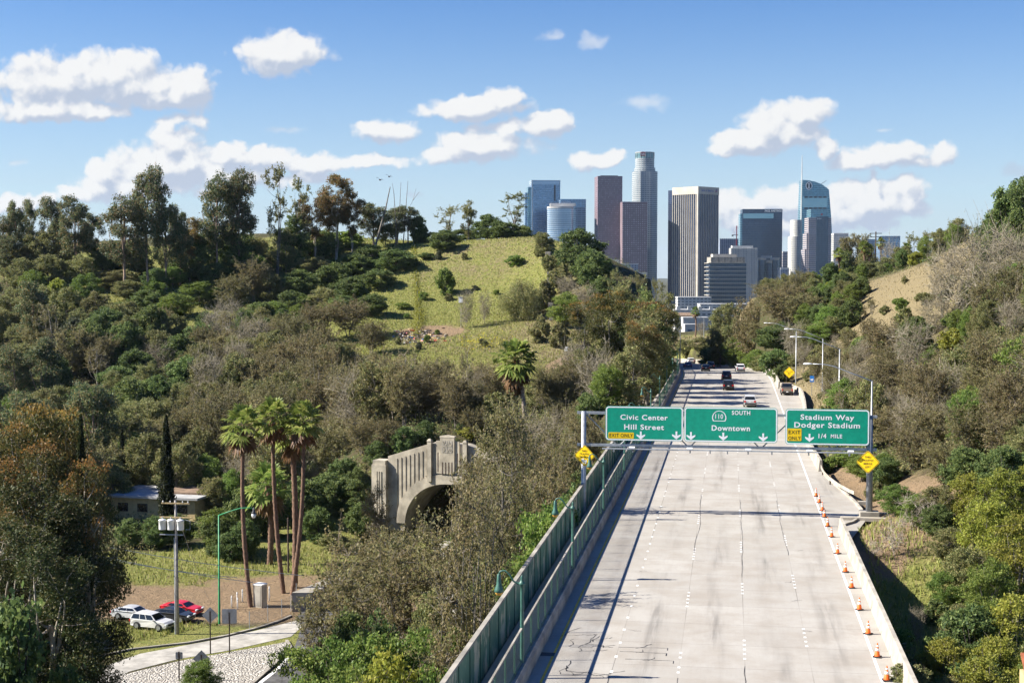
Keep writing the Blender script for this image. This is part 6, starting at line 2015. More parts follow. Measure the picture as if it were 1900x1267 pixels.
def fan_crown(seed, n_fr, R_, dead=8):
    """fan palm head: each frond a stalk with a pleated fan of blades"""
    rg_ = np.random.default_rng(seed)
    Vs, Fs, Ms, nn = [], [], [], 0
    for i in range(n_fr + dead):
        dd_ = i >= n_fr
        az = i * 2.39996 + rg_.uniform(-.2, .2)
        el = R(80) - (i / n_fr) * R(118) + rg_.uniform(-.12, .12) if not dd_ else R(rg_.uniform(-75, -50))
        hd = np.array([math.cos(az) * math.cos(el), math.sin(az) * math.cos(el), math.sin(el)])
        side = np.array([-math.sin(az), math.cos(az), 0.0])
        up_ = np.cross(side, hd) * -1
        st = R_ * rg_.uniform(.42, .56)
        c_ = hd * st + np.array([0, 0, -.10 * R_ * (1 - math.sin(el))])
        # stalk
        w_ = .035
        Vs.append(np.array([-side * w_, side * w_, c_ + side * w_, c_ - side * w_])); Fs.append(np.arange(4)[None] + nn); nn += 4; Ms.append([1 if dd_ else 0])
        nb_ = 13
        bl = R_ * rg_.uniform(.46, .60)
        tilt = rg_.uniform(-.4, .4)
        side2 = side * math.cos(tilt) + up_ * math.sin(tilt)
        for k_ in range(nb_):
            a = R(-112 + 224 * k_ / (nb_ - 1))
            d_ = hd * math.cos(a) + side2 * math.sin(a)
            l_ = bl * (1 - .25 * abs(a) / 2) * rg_.uniform(.85, 1.1)
            tipp = c_ + d_ * l_ + np.array([0, 0, -.30 * l_ * rg_.uniform(.6, 1.3)])
            midp = c_ + d_ * l_ * .55 + np.array([0, 0, -.03 * l_])
            e = np.cross(d_, up_); e /= np.linalg.norm(e) + 1e-9
            wd_ = l_ * .115
            Vs.append(np.array([c_, midp + e * wd_, tipp, midp - e * wd_])); Fs.append(np.arange(4)[None] + nn); nn += 4; Ms.append([1 if dd_ else 0])
    return np_mesh('crown', np.concatenate(Vs), np.concatenate(Fs), ['leaf_palm', 'leaf_dry'], np.concatenate(Ms))
PALM = [fan_crown(300 + i, 25, 2.3) for i in range(3)]
BIGPALM = fan_crown(310, 34, 3.0, 14)
TREES = []
def rough_trunk(p0, p1, r0, r1, seed, bark='palm_bark', bow=.3):
    rg_ = np.random.default_rng(seed)
    n_ = 44
    t_ = np.linspace(0, 1, n_)
    pts = np.outer(1 - t_, p0) + np.outer(t_, p1)
    pts[:, 0] += np.sin(t_ * PI) * bow
    rd = (r0 + (r1 - r0) * t_) * (1 + .16 * (np.arange(n_) % 2) + rg_.uniform(-.10, .10, n_))
    tb = Tubes()
    tb.add(pts, rd, 9)
    return tb.mesh('trunk', [bark])
def palm(label, pxt, pyt, pxb, pyb, d, crown, s=1.0, r0=.27, r1=.19, skirt=0.0, bow=.3, bark='palm_bark', group='tall fan palms'):
    """pxt, pyt: where the fronds spring from; pxb, pyb: foot of the trunk"""
    b_ = P(pxb, pyb, d)
    b_.z = zt(b_.x, b_.y)
    t_ = P(pxt, pyt, d)
    r_ = thing('fan_palm', label, 'palm', b_, 0, group)
    rel = np.array([t_.x - b_.x, t_.y - b_.y, t_.z - b_.z])
    link('trunk', rough_trunk(np.array([0, 0, -.6]), rel, r0, r1, int(pxt), bark, bow), r_)
    o = link('crown', crown, r_)
    o.location = rel
    o.scale = (s, s, s)
    o.rotation_euler = (0, 0, pxt * .7)
    if skirt:
        rg_ = np.random.default_rng(7)
        n_ = 2600
        q_ = rg_.uniform(0, 1, n_)
        az = rg_.uniform(0, 2 * PI, n_)
        rr = (.28 + .75 * np.sin(q_ * PI * .72) ** .8) * rg_.uniform(.5, 1.05, n_)
        Cn = np.stack([np.cos(az) * rr, np.sin(az) * rr, -q_ * skirt], 1)
        Vq, Fq_ = leaf_quads(rg_, Cn, .9, .07, 1.4)
        o = link('skirt', np_mesh('skirt', Vq, Fq_, ['leaf_dry']), r_)
        o.location = rel
    TREES.append((r_, None))
    return r_
palm('leftmost of the tall red-trunked fan palms', 452, 787, 466, 1131, 164, PALM[0], 1.3, bow=-.5)
palm('second tall fan palm from the left, slightly the tallest', 506, 772, 527, 1106, 171, PALM[1], 1.28, bow=-.4)
palm('third tall fan palm with the thickest trunk', 541, 806, 546, 1098, 174, PALM[2], 1.2, .36, .30)
palm('rightmost tall fan palm, its trunk leaning left to the foot', 563, 778, 541, 1108, 170, PALM[0], 1.3, bow=.5)
palm('short thick fan palm between the tall palms and the house', 497, 898, 500, 1052, 188, PALM[1], 1.6, .36, .36)
palm('big shaggy fan palm with hanging brown skirt on the slope', 957, 665, 975, 803, 228, BIGPALM, 1.35, .34, .30, skirt=5.5, bark='palm_bark_grey', group=None)
for (px, py, pb, d, lb) in ((1603, 456, 492, 500, 'small palm on the far right ridge, leftmost of its row'), (1612, 462, 494, 500, 'small palm on the far right ridge beside the leftmost one'), (1634, 450, 485, 510, 'taller small palm on the far right ridge beside the power pole'),
                            (1742, 438, 458, 480, 'small palm above the dry straw slope, left one of two'), (1762, 434, 452, 480, 'small palm above the dry straw slope, right one of two'), (1290, 577, 640, 560, 'single distant palm in the gap before the white house'),
                            (1556, 470, 500, 470, 'shaggy small palm at the left end of the right ridge'), (1682, 462, 480, 470, 'low palm in the middle of the right ridge')):
    palm(lb, px, py, px, pb, d, PALM[int(px) % 3], 1.0, .3, .24, group='distant palms')
# power pole on the right ridge
a, b2 = P(1624.5, 430, 510), P(1624.5, 490, 510)
pp_ = thing('power_pole', 'distant power pole with two crossarms on the right ridge', 'utility pole', b2, TH)
MB().tube([(0, 0, -4), (0, 0, a.z - b2.z)], .22, 6).build('pole', 'wood_and_slot_dark', pp_)
for dz in (.6, 1.9):
    MB().box((0, 0, a.z - b2.z - dz), (4.2, .2, .22)).build('crossarm', 'wood_and_slot_dark', pp_)
# dead leaning trunk and bare poles on the ridge
def dead(label, pts_, r0, forks=()):
    b_ = ground_at(pts_[0][0], pts_[0][2])
    r_ = thing('dead_tree', label, 'tree', b_)
    w_ = [np.array(P(*p) - b_) for p in pts_]
    w_[0][2] = -.8
    tb = Tubes()
    pp2 = np.array([w_[0] + (w_[-1] - w_[0]) * 0] + w_[1:])
    tb.add(pp2, np.linspace(r0, r0 * .25, len(pp2)), 6)
    for fk in forks:
        f_ = np.array([np.array(P(*p) - b_) for p in fk])
        tb.add(f_, np.linspace(r0 * .4, r0 * .15, len(f_)), 5)
    link('trunk', tb.mesh('trunk', ['bark_grey']), r_)
dead('dead leaning bare trunk rising from the ridge beside the grassy hill', [(684, 520, 412), (697, 455, 413), (705, 425, 414), (716, 385, 415), (724, 347, 415)], .42, ([(697, 455, 413), (684, 425, 413), (668, 402, 413)], [(703, 430, 414), (715, 410, 414)]))
dead('thin bare pole-like dead tree, leftmost of three on the ridge', [(733, 470, 425), (735, 420, 425), (731, 360, 425), (728, 340, 425)], .16)
dead('thin bare dead tree, middle of three on the ridge', [(737, 470, 428), (741, 400, 428), (744, 338, 428)], .17)
dead('thin bare dead tree with forked top, rightmost of three on the ridge', [(748, 470, 430), (752, 400, 430), (757, 336, 430)], .18, ([(752, 400, 430), (766, 372, 430), (772, 350, 430)], [(766, 372, 430), (779, 355, 430)]))

rgv = np.random.default_rng(12)
Cn = np.concatenate([np.array(g_) + rgv.normal(size=(60, 3)) * [.35 + s_ * .3, .6, s_ * .5] + [0, 0, s_ * .55] for g_, s_ in HV])
Vq, Fq_ = leaf_quads(rgv, Cn, .36, .22)
link('vine', np_mesh('vine', Vq, Fq_, ['leaf_yellow']), hf)
PLANTS = """
eu 28 372 405 36; eu 50 371 412 30; eu 6 398 400 46; eu 93 366 405 54; eu 137 362 400 66; eu 172 396 410 46; ol 70 425 400 66; ol 115 428 405 66; eu 230 360 385 88; eu 276 310 388 74; eu 306 362 392 64; eu 332 395 395 44
eg 352 402 400 52; ol 385 422 410 54; ok 372 432 400 46; eu 402 317 400 74; eu 446 316 402 70; ok 440 400 405 60; es 512 312 405 54; es 556 330 410 54; ol 530 420 408 64; ok 545 395 410 54; eg 583 350 415 60; eg 624 322 418 66
eg 652 358 418 48; ok 600 425 420 66; eu 693 376 425 64; eu 735 384 430 48; eu 757 380 430 44; ol 715 412 428 44; ok 776 400 432 36; es 828 378 430 54; ol 869 370 428 28; ok 905 398 420 60; es 953 360 415 64; ok 930 410 415 66
ok 966 418 410 66; ok 860 425 425 66; ok 825 427 428 60; sd 800 430 430 44; sd 780 425 430 30; ol 1006 428 385 40; ok 1076 423 365 92; ok 1098 462 352 76; ok 1118 515 345 56; bb 1085 530 345 60; bb 1052 512 350 44; so 1042 488 360 54; so 1022 470 372 40
sg 826 496 375 34; sg 955 472 395 36; pp 968 518 345 84; gt 1050 542 335 70; so 1003 585 325 36; so 1037 598 318 36; sd 792 468 415 34; so 832 543 370 18; bb 865 540 342 18; bb 900 545 345 16; sg 786 540 372 20; sd 760 478 410 40; sg 748 560 368 30; so 1010 520 352 30; ss 1035 690 285 30
sg 640 428 430 76; ol 600 432 428 54; ok 690 455 415 74; ok 735 462 405 80; ok 660 470 405 66; ok 620 488 390 72; ol 580 472 400 70; ok 555 500 388 66; ok 700 498 385 66; ok 655 512 375 68; ok 690 545 360 60; ol 600 533 368 66
ok 635 548 358 66; ok 540 538 368 66; ol 500 505 385 66; gt 470 468 400 62; gt 520 452 412 62; ok 460 436 412 54; sy 420 455 410 50; ok 440 478 400 66; ok 400 488 395 66; br 470 485 385 74; br 430 512 375 76; gt 510 558 360 54; ok 480 560 362 56
ok 350 478 400 74; gt 320 495 395 64; ok 290 498 392 54; gt 370 520 385 74; gt 330 543 375 70; sg 300 560 368 54; ok 270 538 375 66; ol 240 518 385 74; ol 210 498 390 66; so 235 500 395 50; bb 420 556 345 64; bb 398 578 335 64
ol 40 478 385 76; ol 90 468 388 66; ol 150 470 390 66; eu 14 440 395 54; eu 62 440 398 44; ol 20 543 355 76; ol 75 528 355 76; ol 120 528 350 70; ol 175 538 350 76; ol 225 553 345 80; ss 134 588 335 60; wt 90 560 322 60; br 130 612 318 76; br 190 622 318 66
ol 40 636 315 86; ok 100 655 310 66; ok 230 598 325 86; ok 250 648 315 76; ok 215 680 305 86; ok 275 690 305 76; ok 8 690 310 66; ok 70 715 300 86; ok 150 715 298 76; ok 180 755 285 76; ol 290 608 325 76; bb 300 636 320 66; br 322 686 305 76; br 280 700 300 56; gt 205 775 275 64; gt 252 785 262 54; sg 190 850 250 46; wt 180 640 312 50; ok 330 620 322 70; ok 370 600 330 66; gt 380 645 318 50; ol 345 655 312 64
br 420 618 320 86; br 480 598 325 86; br 530 588 330 76; br 590 568 335 76; br 645 560 338 84; br 690 598 322 72; br 450 678 300 86; br 390 698 295 76; br 510 648 305 90; br 570 628 310 90; br 630 636 308 86; br 680 656 300 76; br 725 668 290 60
br 340 728 285 86; br 400 756 275 86; br 340 768 262 90; br 390 796 255 76; br 460 738 280 86; br 530 708 288 86; br 600 698 290 90; br 660 706 285 86; br 720 716 270 66; br 762 700 275 54; br 620 768 258 80; br 670 776 250 76; br 720 778 245 64
ok 600 828 238 66; ok 640 848 232 66; ok 560 848 236 56; ok 660 868 225 46; gt 430 868 225 54; ol 400 878 225 64; ok 700 818 230 52; ok 352 820 250 60; ol 380 850 240 50; sg 330 830 245 40; wt 770 650 252 34; wt 868 640 255 30; wt 520 660 286 40; wt 425 680 290 40
sy 876 786 222 56; br 800 720 265 44; br 850 728 262 44; bb 790 700 260 40; bb 882 690 258 50;  br 880 758 235 60;  br 1022 698 262 62; br 1040 738 240 64; br 1010 786 215 74; ok 750 790 238 50; ok 790 780 232 44
gm 1130 540 265 100; gm 1196 556 270 96; gm 1085 556 272 66; gm 1228 600 272 60; ok 1190 528 300 76; ol 1160 518 310 66; ol 1236 540 300 54; ok 1226 638 262 54; ok 1182 656 250 66; ok 1150 696 235 66; ok 1110 688 240 66; ol 1090 636 258 64; ok 1216 696 245 44; so 1078 700 245 54; es 1137 500 330 44; es 1192 503 330 34; es 1218 522 320 34; ok 1145 600 280 60
br 905 810 188 86; br 960 793 190 86; bt 940 748 121 60; ok 1212 560 250 70; ol 1197 572 232 80; gm 1226 572 262 60; bt 874 905 88 90; br 872 938 160 70; br 748 985 150 70; br 905 880 170 84;  br 1012 798 185 86; br 1056 798 180 64; br 882 848 175 74; br 940 838 170 96; br 1002 838 168 96; br 1046 848 160 64; br 1012 878 150 76; ok 1062 895 142 54; br 880 896 165 60; bb 1030 760 205 60; bb 980 770 210 60; 
br 700 905 172 44; br 640 1000 135 116; br 712 990 140 100; br 792 962 145 90; br 885 925 150 90; br 922 918 145 86; br 660 1058 125 116; br 742 1008 130 116; br 822 978 132 116; br 892 968 135 96; ol 922 1008 122 86; ok 642 1128 118 86; br 585 1100 128 80; ok 695 1128 116 76; ol 884 1088 118 76; ol 800 1090 120 80; gt 1000 922 111 100; gt 1030 908 114 64; gt 970 996 104 80; gt 986 1046 99 60
gt 560 1178 100 136; gt 630 1158 98 126; gt 702 1148 96 136; gt 772 1143 96 126; gt 842 1138 94 116; gt 884 1178 90 84; gt 545 1238 92 70; gt 642 1212 88 156; yl 722 1212 87 166; gt 812 1208 88 126; gt 580 1232 86 126; gt 372 1222 128 76
gx 84 750 114 260; gx 55 820 104 180; gx 4 785 110 170; gx 160 848 106 140; gy 70 885 101 230;  gy 30 960 96 220; gy 92 1010 93 190;  ok 25 1095 88 190; gm 1206 566 240 84; ol 1202 586 222 84; gm 1186 596 206 84; ol 1170 640 190 76
ok 450 905 206 80; ok 490 895 208 90; ok 560 885 210 96; ok 610 878 212 96; ok 655 890 213 76; gt 405 940 196 84; ok 330 952 201 70; ok 288 956 199 60; ok 402 962 194 70; ok 455 962 192 60; ok 430 985 190 70; ok 670 930 205 60; so 620 985 200 60; ok 590 940 203 60; gt 1640 840 134 60; gt 1600 845 140 60; so 1625 890 128 40; ok 215 448 408 60; ol 255 452 405 64; ok 190 455 410 60; ol 320 452 405 64; ok 415 448 410 60; ol 480 440 412 60; ok 575 440 418 60; ol 20 452 400 60; gt 160 505 375 60; gt 60 500 380 56; sy 105 515 370 46; gt 285 520 385 50; gt 560 545 372 50; cp 308 770 214 30; cp 150 774 107 40; ok 240 962 204 60; cp 226 792 240 16
br 1440 526 335 96; br 1455 530 318 110; br 1488 548 312 90; ok 1442 602 306 84; br 1490 533 340 86; br 1395 558 345 76; ol 1365 588 355 64; ol 1337 600 365 54; ok 1325 642 372 60; gt 1376 623 352 66; gt 1402 648 336 54; br 1422 598 325 86; ok 1441 648 300 64; ok 1452 676 288 42; ol 1412 658 318 42; ol 1347 558 425 66; ol 1300 624 490 40; ol 1272 626 505 34; ol 1330 626 470 50; es 1258 596 525 20; bb 1302 598 540 20; sd 1304 644 465 26; sy 1310 627 475 16
sy 1460 680 278 24; bb 1471 598 285 50; bb 1492 638 270 44; ol 1502 598 300 66; sg 1490 608 312 44; so 1480 655 280 40; so 1520 640 268 44; br 1540 640 250 50
sy 1502 523 440 44; ol 1532 513 430 56; sy 1560 498 440 50; ol 1556 528 410 64; ol 1592 508 430 64; ol 1602 538 402 54; gt 1542 566 372 64; gt 1522 598 342 56; ol 1622 488 440 64; ol 1652 473 450 64; ol 1682 478 450 64; ol 1712 468 450 64; so 1742 455 450 54; ol 1660 500 425 54; rb 1590 433 520 60; ol 1612 458 510 54; ok 1570 463 510 44; bb 1652 452 470 44; es 1692 428 470 44; es 1722 433 460 44; ok 1580 556 385 50; ol 1500 550 400 56
ok 1886 336 225 96; ok 1905 318 220 66; ok 1860 378 228 76; ok 1836 400 232 56; bb 1832 415 205 116; bb 1790 436 215 86; bb 1872 436 200 96; bb 1750 456 225 56; bb 1882 556 180 76; gt 1812 508 215 54; sg 1850 530 200 46; ok 1892 496 200 66; so 1722 540 255 54; so 1682 570 250 44; bb 1732 556 245 66; sd 1770 580 220 48; sd 1802 588 210 44; sg 1600 620 246 44; so 1582 640 242 44; so 1552 688 228 48; so 1602 688 216 54
br 1642 598 220 86; ok 1702 588 215 74; sy 1772 606 200 64; br 1832 618 185 96; br 1892 618 175 86; bb 1692 598 195 96; br 1642 668 190 86; br 1702 678 180 86; br 1762 658 180 86; br 1822 688 170 96; br 1884 698 160 96; br 1602 718 190 84; br 1652 748 165 96; br 1722 758 160 96; br 1792 758 150 96; br 1862 768 145 96; so 1562 728 206 44; bb 1760 740 168 80; wt 1733 760 150 40; wt 1712 790 146 30
ok 1642 848 138 64; sg 1566 836 158 54; sg 1541 846 165 40; br 1692 798 145 86; br 1752 818 138 96; ok 1792 828 132 96; ok 1862 828 128 96; gt 1662 896 118 76; gt 1702 916 112 76; ol 1742 898 115 86; yl 1802 876 108 96; yl 1862 866 104 110; yl 1832 926 98 130; ol 1762 976 102 86; ok 1742 936 108 66; yl 1892 956 92 110; ol 1802 1006 96 96; gt 1842 1036 90 106; yl 1882 1096 82 116; yl 1852 1176 78 110; gt 1762 1056 96 76; bw 1660 955 104 66; bw 1692 915 109 60; bw 1625 1000 108 44; bw 1722 925 108 50; sg 1672 1163 85.5 56; so 1692 1226 80 80; bb 1702 1130 92 36; sd 1740 1110 93 60; ol 1780 1120 88 70; sg 1730 1200 84 60
"""
PL = []
for ent in PLANTS.replace('\n', ';').split(';'):
    q_ = ent.split()
    if q_:
        PL.append((q_[0], *map(float, q_[1:5])))
LEANS = {}
count = {}
placed = []
def place(code, px, ptop, d, w, quiet=False):
    S = SPEC[code]
    k_ = count.get(code, 0)
    count[code] = k_ + 1
    tm, cm, H, Rr = S['v'][k_ % len(S['v'])]
    t_ = P(px, ptop, d)
    gz = zt(t_.x, t_.y)
    h = t_.z - gz
    need = 1.3 if S['cat'] == 'shrub' or code in ('bw',) else min(5.0, max(2.2, w * d / F * .8))
    if h < need:                                   # step nearer or farther until the slope lies low enough under the crown
        for k2 in range(1, 45):
            done = False
            for sg_ in (-1, 1):
                d2 = d * (1 + sg_ * .01 * k2)
                t2 = P(px, ptop, d2)
                g2_ = zt(t2.x, t2.y)
                if need <= t2.z - g2_ < need * 2.5 + 2:
                    w, d, t_, gz, h, done = w * d / d2 if False else w, d2, t2, g2_, t2.z - g2_, True
                    break
            if done: break
        if not done:
            print('LOW', code, px, ptop, d, round(h, 2))
            h = max(h, need)
    sx_, sz_ = (w / 2 * d / F) / Rr, h / H
    if 'vt' in S and sz_ / sx_ > 1.4:
        tm, cm, H, Rr = S['vt'][k_ % len(S['vt'])]
        sx_, sz_ = (w / 2 * d / F) / Rr, h / H
    if code != 'cp':
        sx_ = max(sx_, sz_ * .62)
    if S['cat'] == 'shrub':
        r_ = link(S['name'], cm)
        r_.location = (t_.x, t_.y, gz - .1)
        st_ = link('stems', tm, r_)
    else:
        r_ = thing(S['name'], None, None, (t_.x, t_.y, gz))
        link('trunk', tm, r_)
        link('crown', cm, r_)
    r_.rotation_euler = (0, 0, (px * 12.9 + d * 7.1) % 6.283)
    r_.scale = (sx_, sx_, sz_)
    r_['category'] = S['cat']
    TREES.append((r_, (code, px, ptop + h * .3 * F / d, d, h)))
    placed.append((t_.x, t_.y, w / 2 * d / F))
    return r_
for q_ in PL:
    place(*q_)
# the woods between the trees listed above: fill what would be bare ground with trees of the same kinds
rf_ = random.Random(404)
FILL = [  # photo window of the ground, depth range, number, kinds with weights, heights
    ((-40, 380), (215, 385), 90, 'ol ol gt br ok ol wt eu ok ol es', (7, 12)), ((380, 780), (330, 420), 34, 'ok ol ok es gt', (3.5, 6.5)), ((330, 780), (225, 330), 90, 'br br br ol ol wt bb', (8, 13)),
    ((760, 1240), (190, 290), 50, 'br br br so bb wt', (5, 10)), ((1560, 1960), (125, 235), 64, 'br br bb ol gt ol so wt', (4, 8)), ((1380, 1960), (300, 640), 80, 'ol ol sy ok gt ol', (4, 7)), ((560, 980), (112, 180), 24, 'br br ol', (9, 13)),
    ((1640, 1960), (74, 125), 26, 'yl gt ol yl ok', (3, 5)), ((1230, 1500), (300, 620), 34, 'ok ol br ol so', (4, 7)), ((1500, 1900), (200, 300), 46, 'so so bb br sg', (1.2, 2.6)),
    ((1420, 1610), (285, 400), 46, 'ol sy gt ol ok sy', (4, 6.5), 1), ((1490, 1650), (160, 262), 34, 'br so br bb', (3, 5), 1), ((690, 1120), (285, 430), 34, 'so sg ss', (.7, 1.5), 1), ((1030, 1130), (128, 215), 16, 'ol br ok gt', (4, 7), 1)]
KEEP = [(890, 1020, 150, 230, 640), (250, 425, 150, 232, 880), (290, 328, 150, 216, 760), (676, 880, 100, 206, 801), (430, 600, 100, 180, 740), (1030, 1100, 100, 121, 800)]
for (pxr, dr, n_, kinds, hr, *ign) in FILL:
    kinds = kinds.split()
    got = tries = 0
    while got < n_ and tries < n_ * 12:
        tries += 1
        px = rf_.uniform(*pxr)
        d = 1 / rf_.uniform(1 / dr[1], 1 / dr[0])
        g_ = P(px, 600, d)
        x, y = g_.x, g_.y
        cg, cs, co_ = cover(np.array([x]), np.array([y]))
        if not ign and max(cg[0], cs[0] * (.7 if hr[1] <= 3 else 1.4), co_[0]) > (.75 if hr[1] <= 3 else .35):
            continue
        s_, off_ = road_inv(np.array([x]), np.array([y]))
        if -14.5 < off_[0] < right_edge(s_)[0] + 2.5 or (y < 186 and -100 < x < -45) or (pxr[0] == 560 and -45 < x < -24 and y < 140):
            continue
        if abs(x + 36 + (200 - y) * -.22) < 9 and y < 206:
            continue
        code = rf_.choice(kinds)
        h = rf_.uniform(*hr) * (1.7 if code == 'eu' else .5 if SPEC[code]['cat'] == 'shrub' and hr[1] > 3 else 1)
        _, _, H0, R0 = SPEC[code]['v'][0]
        rad = h * R0 / H0 * rf_.uniform(.75, 1.1)
        if any((x - a_) ** 2 + (y - b_) ** 2 < ((.50 if not ign else .45) * (rad + c_)) ** 2 for a_, b_, c_ in placed):
            continue
        q2 = Vector((x, y, zt(x, y) + h))
        px2, py2 = project(q2)
        if d > 300 and 1240 < px2 < 1345 and py2 < 640:
            continue
        if any(k0 < px2 + rad * F / d and px2 - rad * F / d < k1 and k2 < d < k3 and (py2 < 960 or k4 != 801) for k0, k1, k2, k3, k4 in KEEP):
            continue
        # hidden from the camera behind the crest, the wall or the gantry: not built
        place(code, px2, py2, d, 2 * rad * F / d, True)
        got += 1
    print('fill', pxr, dr, got)

# ------------------------------------------------------------------ undergrowth and grass, which nobody could count
rg_ = np.random.default_rng(77)
def scatter(n, pxr, dr, keep):
    px = rg_.uniform(*pxr, n); d = 1 / rg_.uniform(1 / dr[1], 1 / dr[0], n)
    lat = (px - CX) / F * d
    X_ = lat * math.cos(TH) - d * math.sin(TH)
    Y_ = lat * math.sin(TH) + d * math.cos(TH)
    gr_, st_, so_ = cover(X_, Y_)
    s_, off_ = road_inv(X_, Y_)
    ok_ = keep(gr_, st_, so_) & ((off_ < -13.5) | (off_ > right_edge(s_) + 1.0))
    py_ = HOR + F * (CAMZ + 18.0) / d
    ok_ &= ~((Y_ < 185) & (X_ < -20) & (X_ > -95) & (py_ > 1198 - (px - 244) * .21))
    low = (Y_ < 185) & (X_ < -20) & (X_ > -95)
    return X_[ok_], Y_[ok_], gr_[ok_], st_[ok_], low[ok_]
LV, LF, nn = [], [], 0
LMi = []
for (n, pxr, dr) in ((5200, (-60, 1260), (185, 470)), (3600, (1280, 1990), (80, 520)), (3000, (1960, 2500), (80, 330))):
    X_, Y_, gr_, st_, low = scatter(n, pxr, dr, lambda a, b2, c2: (np.maximum(np.maximum(a, b2), c2) < .45))
    X_, Y_ = X_[~low], Y_[~low]
    Z_ = terrain(X_, Y_)
    for x, y, z in zip(X_, Y_, Z_):
        k_ = int(rg_.integers(14, 34))
        s_ = rg_.uniform(.5, 1.5)
        Cn = rg_.normal(size=(k_, 3)) * [s_ * .6, s_ * .6, s_ * .35] + [x, y, z + s_ * .4]
        Vq, Fq_ = leaf_quads(rg_, Cn, .36, .18)
        LV.append(Vq); LF.append(Fq_ + nn); nn += len(Vq)
        LMi.append(np.full(k_, int(rg_.choice([0, 0, 1, 2]))))
tag(link('undergrowth', np_mesh('undergrowth', np.concatenate(LV), np.concatenate(LF), ['leaf_olive', 'leaf_brown', 'leaf_oak'], np.concatenate(LMi))), kind='stuff')
# grass blades on the open slopes and verges
Bl, nb3, mi = [], 0, []
for (n, pxr, dr, keep, hmin, hmax, mm, wd_) in ((90000, (640, 1140), (275, 450), lambda a, b2, c2: (a > .35) & (c2 < .6), .15, .55, 0, .11), (14000, (200, 720), (280, 450), lambda a, b2, c2: (a > .4), .35, .9, 0, .16),
                                           (60000, (1400, 1990), (100, 420), lambda a, b2, c2: (b2 > .3), .15, .5, 1, .09), (20000, (150, 640), (128, 200), lambda a, b2, c2: (a > .45) & (c2 < .55), .25, .7, 2, .09),
                                           (9000, (1240, 1440), (330, 560), lambda a, b2, c2: (a > .2), .4, .9, 1, .2), (7000, (1560, 1900), (78, 120), lambda a, b2, c2: a > .2, .25, .6, 2, .07)):
    X_, Y_, gr_, st_, low = scatter(n, pxr, dr, keep)
    if not len(X_): continue
    Z_ = terrain(X_, Y_)
    m_n = len(X_)
    h_ = rg_.uniform(hmin, hmax, m_n)
    az = rg_.uniform(0, 2 * PI, m_n)
    e = np.stack([np.cos(az), np.sin(az), np.zeros(m_n)], 1) * wd_
    b_ = np.stack([X_, Y_, Z_ - .05], 1)
    tp_ = b_ + np.stack([rg_.normal(0, .25, m_n) * h_, rg_.normal(0, .25, m_n) * h_, h_], 1)
    Bl.append(np.stack([b_ - e, b_ + e, tp_], 1).reshape(-1, 3))
    mi.append(np.where(rg_.uniform(0, 1, m_n) < np.clip(st_ * (.9 if mm != 1 else 1.2), .12, 1), 1, 0))
leafmat('grass_green', [(.175, .205, .050), (.255, .265, .072), (.34, .32, .11)], .3)
leafmat('grass_straw', [(.26, .215, .12), (.32, .265, .15), (.21, .175, .09)], .3)
Bl = np.concatenate(Bl)
tag(link('grass', np_mesh('grass', Bl, np.arange(len(Bl)).reshape(-1, 3), ['grass_green', 'grass_straw'], np.concatenate(mi))), kind='stuff')
# mustard flowers below the pepper tree
Cn = []
for i in range(420):
    px, d = rg_.choice([885, 905, 940, 870]) + rg_.normal() * 14, 326 + rg_.normal() * 4
    g_ = ground_at(px, d)
    Cn.append([g_.x, g_.y, g_.z + rg_.uniform(.2, .9)])
leafmat('flower_yellow', [(.55, .48, .02), (.45, .42, .03), (.25, .25, .03)], .2)
Vq, Fq_ = leaf_quads(rg_, np.array(Cn), .3, .2)
tag(link('wild_flowers', np_mesh('wild_flowers', Vq, Fq_, ['flower_yellow'])), kind='stuff')

# ------------------------------------------------------------------ thin haze over the basin
hz_m = bpy.data.materials.new('haze')
hz_m.use_nodes = True
ht = hz_m.node_tree
ht.nodes.clear()
pv = ht.nodes.new('ShaderNodeVolumePrincipled')
pv.inputs['Color'].default_value = (.62, .79, 1.0, 1)
pv.inputs['Density'].default_value = 0.00002
pv.inputs['Anisotropy'].default_value = 0.2
ho = ht.nodes.new('ShaderNodeOutputMaterial')
ht.links.new(pv.outputs[0], ho.inputs['Volume'])
M['haze'] = hz_m
tag(MB().box((0, 0, 135), (40000, 40000, 400)).build('haze', 'haze'), kind='stuff')

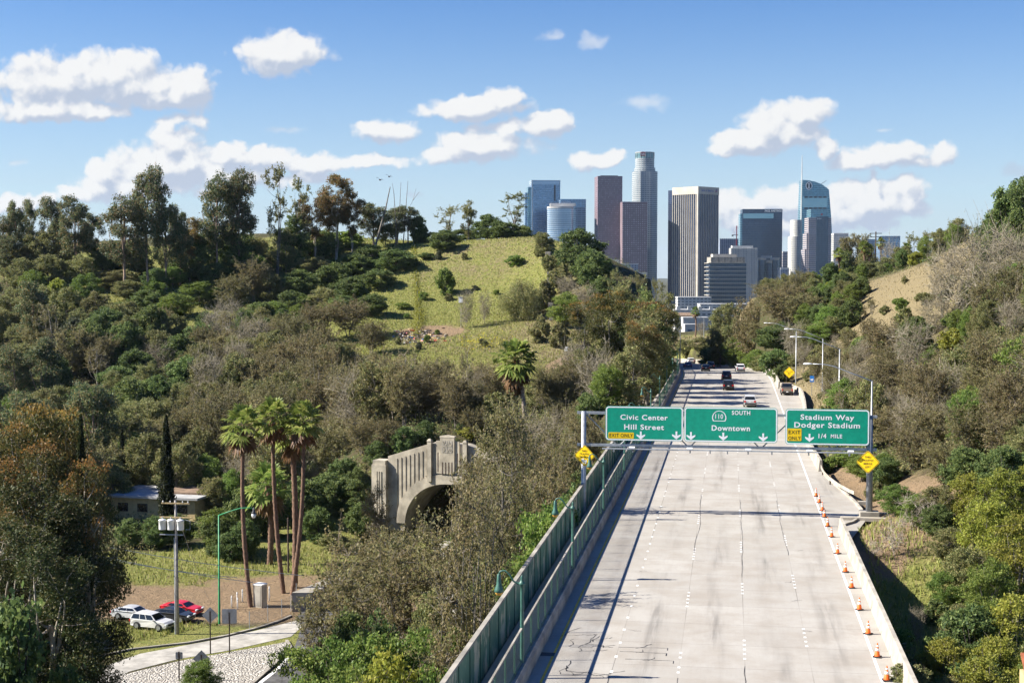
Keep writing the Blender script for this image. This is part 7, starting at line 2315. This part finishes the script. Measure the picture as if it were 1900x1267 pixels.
# ------------------------------------------------------------------ a label for every plant: its look, the landmark beside it, its place among its like
LM = [(1195, 785, 'the Civic Center sign'), (1535, 790, 'the Dodger Stadium sign'), (832, 880, 'the tunnel portal'), (505, 800, 'the tall fan palms'), (957, 650, 'the shaggy palm'), (780, 620, 'the rubbish heap'),
      (870, 520, 'the grassy hill slope'), (350, 920, 'the flat-roofed house'), (328, 1010, 'the transformer pole'), (705, 430, 'the dead leaning trunk'), (1025, 420, 'the blue glass towers'), (1155, 480, 'the brown towers'),
      (1290, 480, 'the finned tower'), (1515, 470, 'the sail-topped tower'), (1464, 691, 'the far yellow diamond'), (1610, 857, 'the gantry end'), (1084, 845, 'the graffitied diamond sign'), (1650, 545, 'the straw slope'),
      (1590, 1080, 'the cone row'), (900, 1200, 'the green panelled wall'), (350, 1235, 'the cobbled island'), (1650, 460, 'the low blue slab'), (1300, 640, 'the far grassy bank'), (610, 955, 'the graffiti wall'),
      (1890, 1240, 'the tiled roof'), (308, 850, 'the tallest cypress'), (512, 340, 'the two birds') if False else (785, 430, 'the hill fence'), (1618, 740, 'the gantry lamp'), (1005, 470, 'the ruined wall'), (40, 640, 'the picture edge')]
by = {}
for r_, info in TREES:
    if info is None:
        continue
    code, px, py, d, h = info
    best = min((lm for lm in LM if lm[2] != 'the picture edge'), key=lambda q_: math.hypot(px - q_[0], py - q_[1]))
    dx, dy = px - best[0], py - best[1]
    rel = ('above' if dy < 0 else 'below') if abs(dy) > abs(dx) else ('left of' if dx < 0 else 'right of')
    by.setdefault((code, rel, best[2]), []).append((px, r_))
nth = ['', 'second', 'third', 'fourth', 'fifth', 'sixth', 'seventh', 'eighth', 'ninth', 'tenth', 'eleventh', 'twelfth', 'thirteenth', 'fourteenth', 'fifteenth']
nums = ['', 'one', 'two', 'three', 'four', 'five', 'six', 'seven', 'eight', 'nine', 'ten', 'eleven', 'twelve', 'thirteen', 'fourteen', 'fifteen']
for (code, rel, lm), v in by.items():
    v.sort(key=lambda q_: q_[0])
    n_ = len(v)
    ds_ = SPEC[code]['desc']
    for i, (px, r_) in enumerate(v):
        o_ = ''
        if n_ == 2:
            o_ = ', left one' if i == 0 else ', right one'
        elif n_ > 2:
            o_ = ', leftmost' if i == 0 else ', rightmost' if i == n_ - 1 else ', %s from left' % (nth[i] if i < 15 else str(i + 1) + 'th')
        r_['label'] = '%s %s %s%s' % (ds_, rel, lm, o_)
        if n_ > 1:
            r_['group'] = '%ss %s %s' % (SPEC[code]['name'].replace('_', ' '), rel, lm)
bpy.context.view_layer.update()
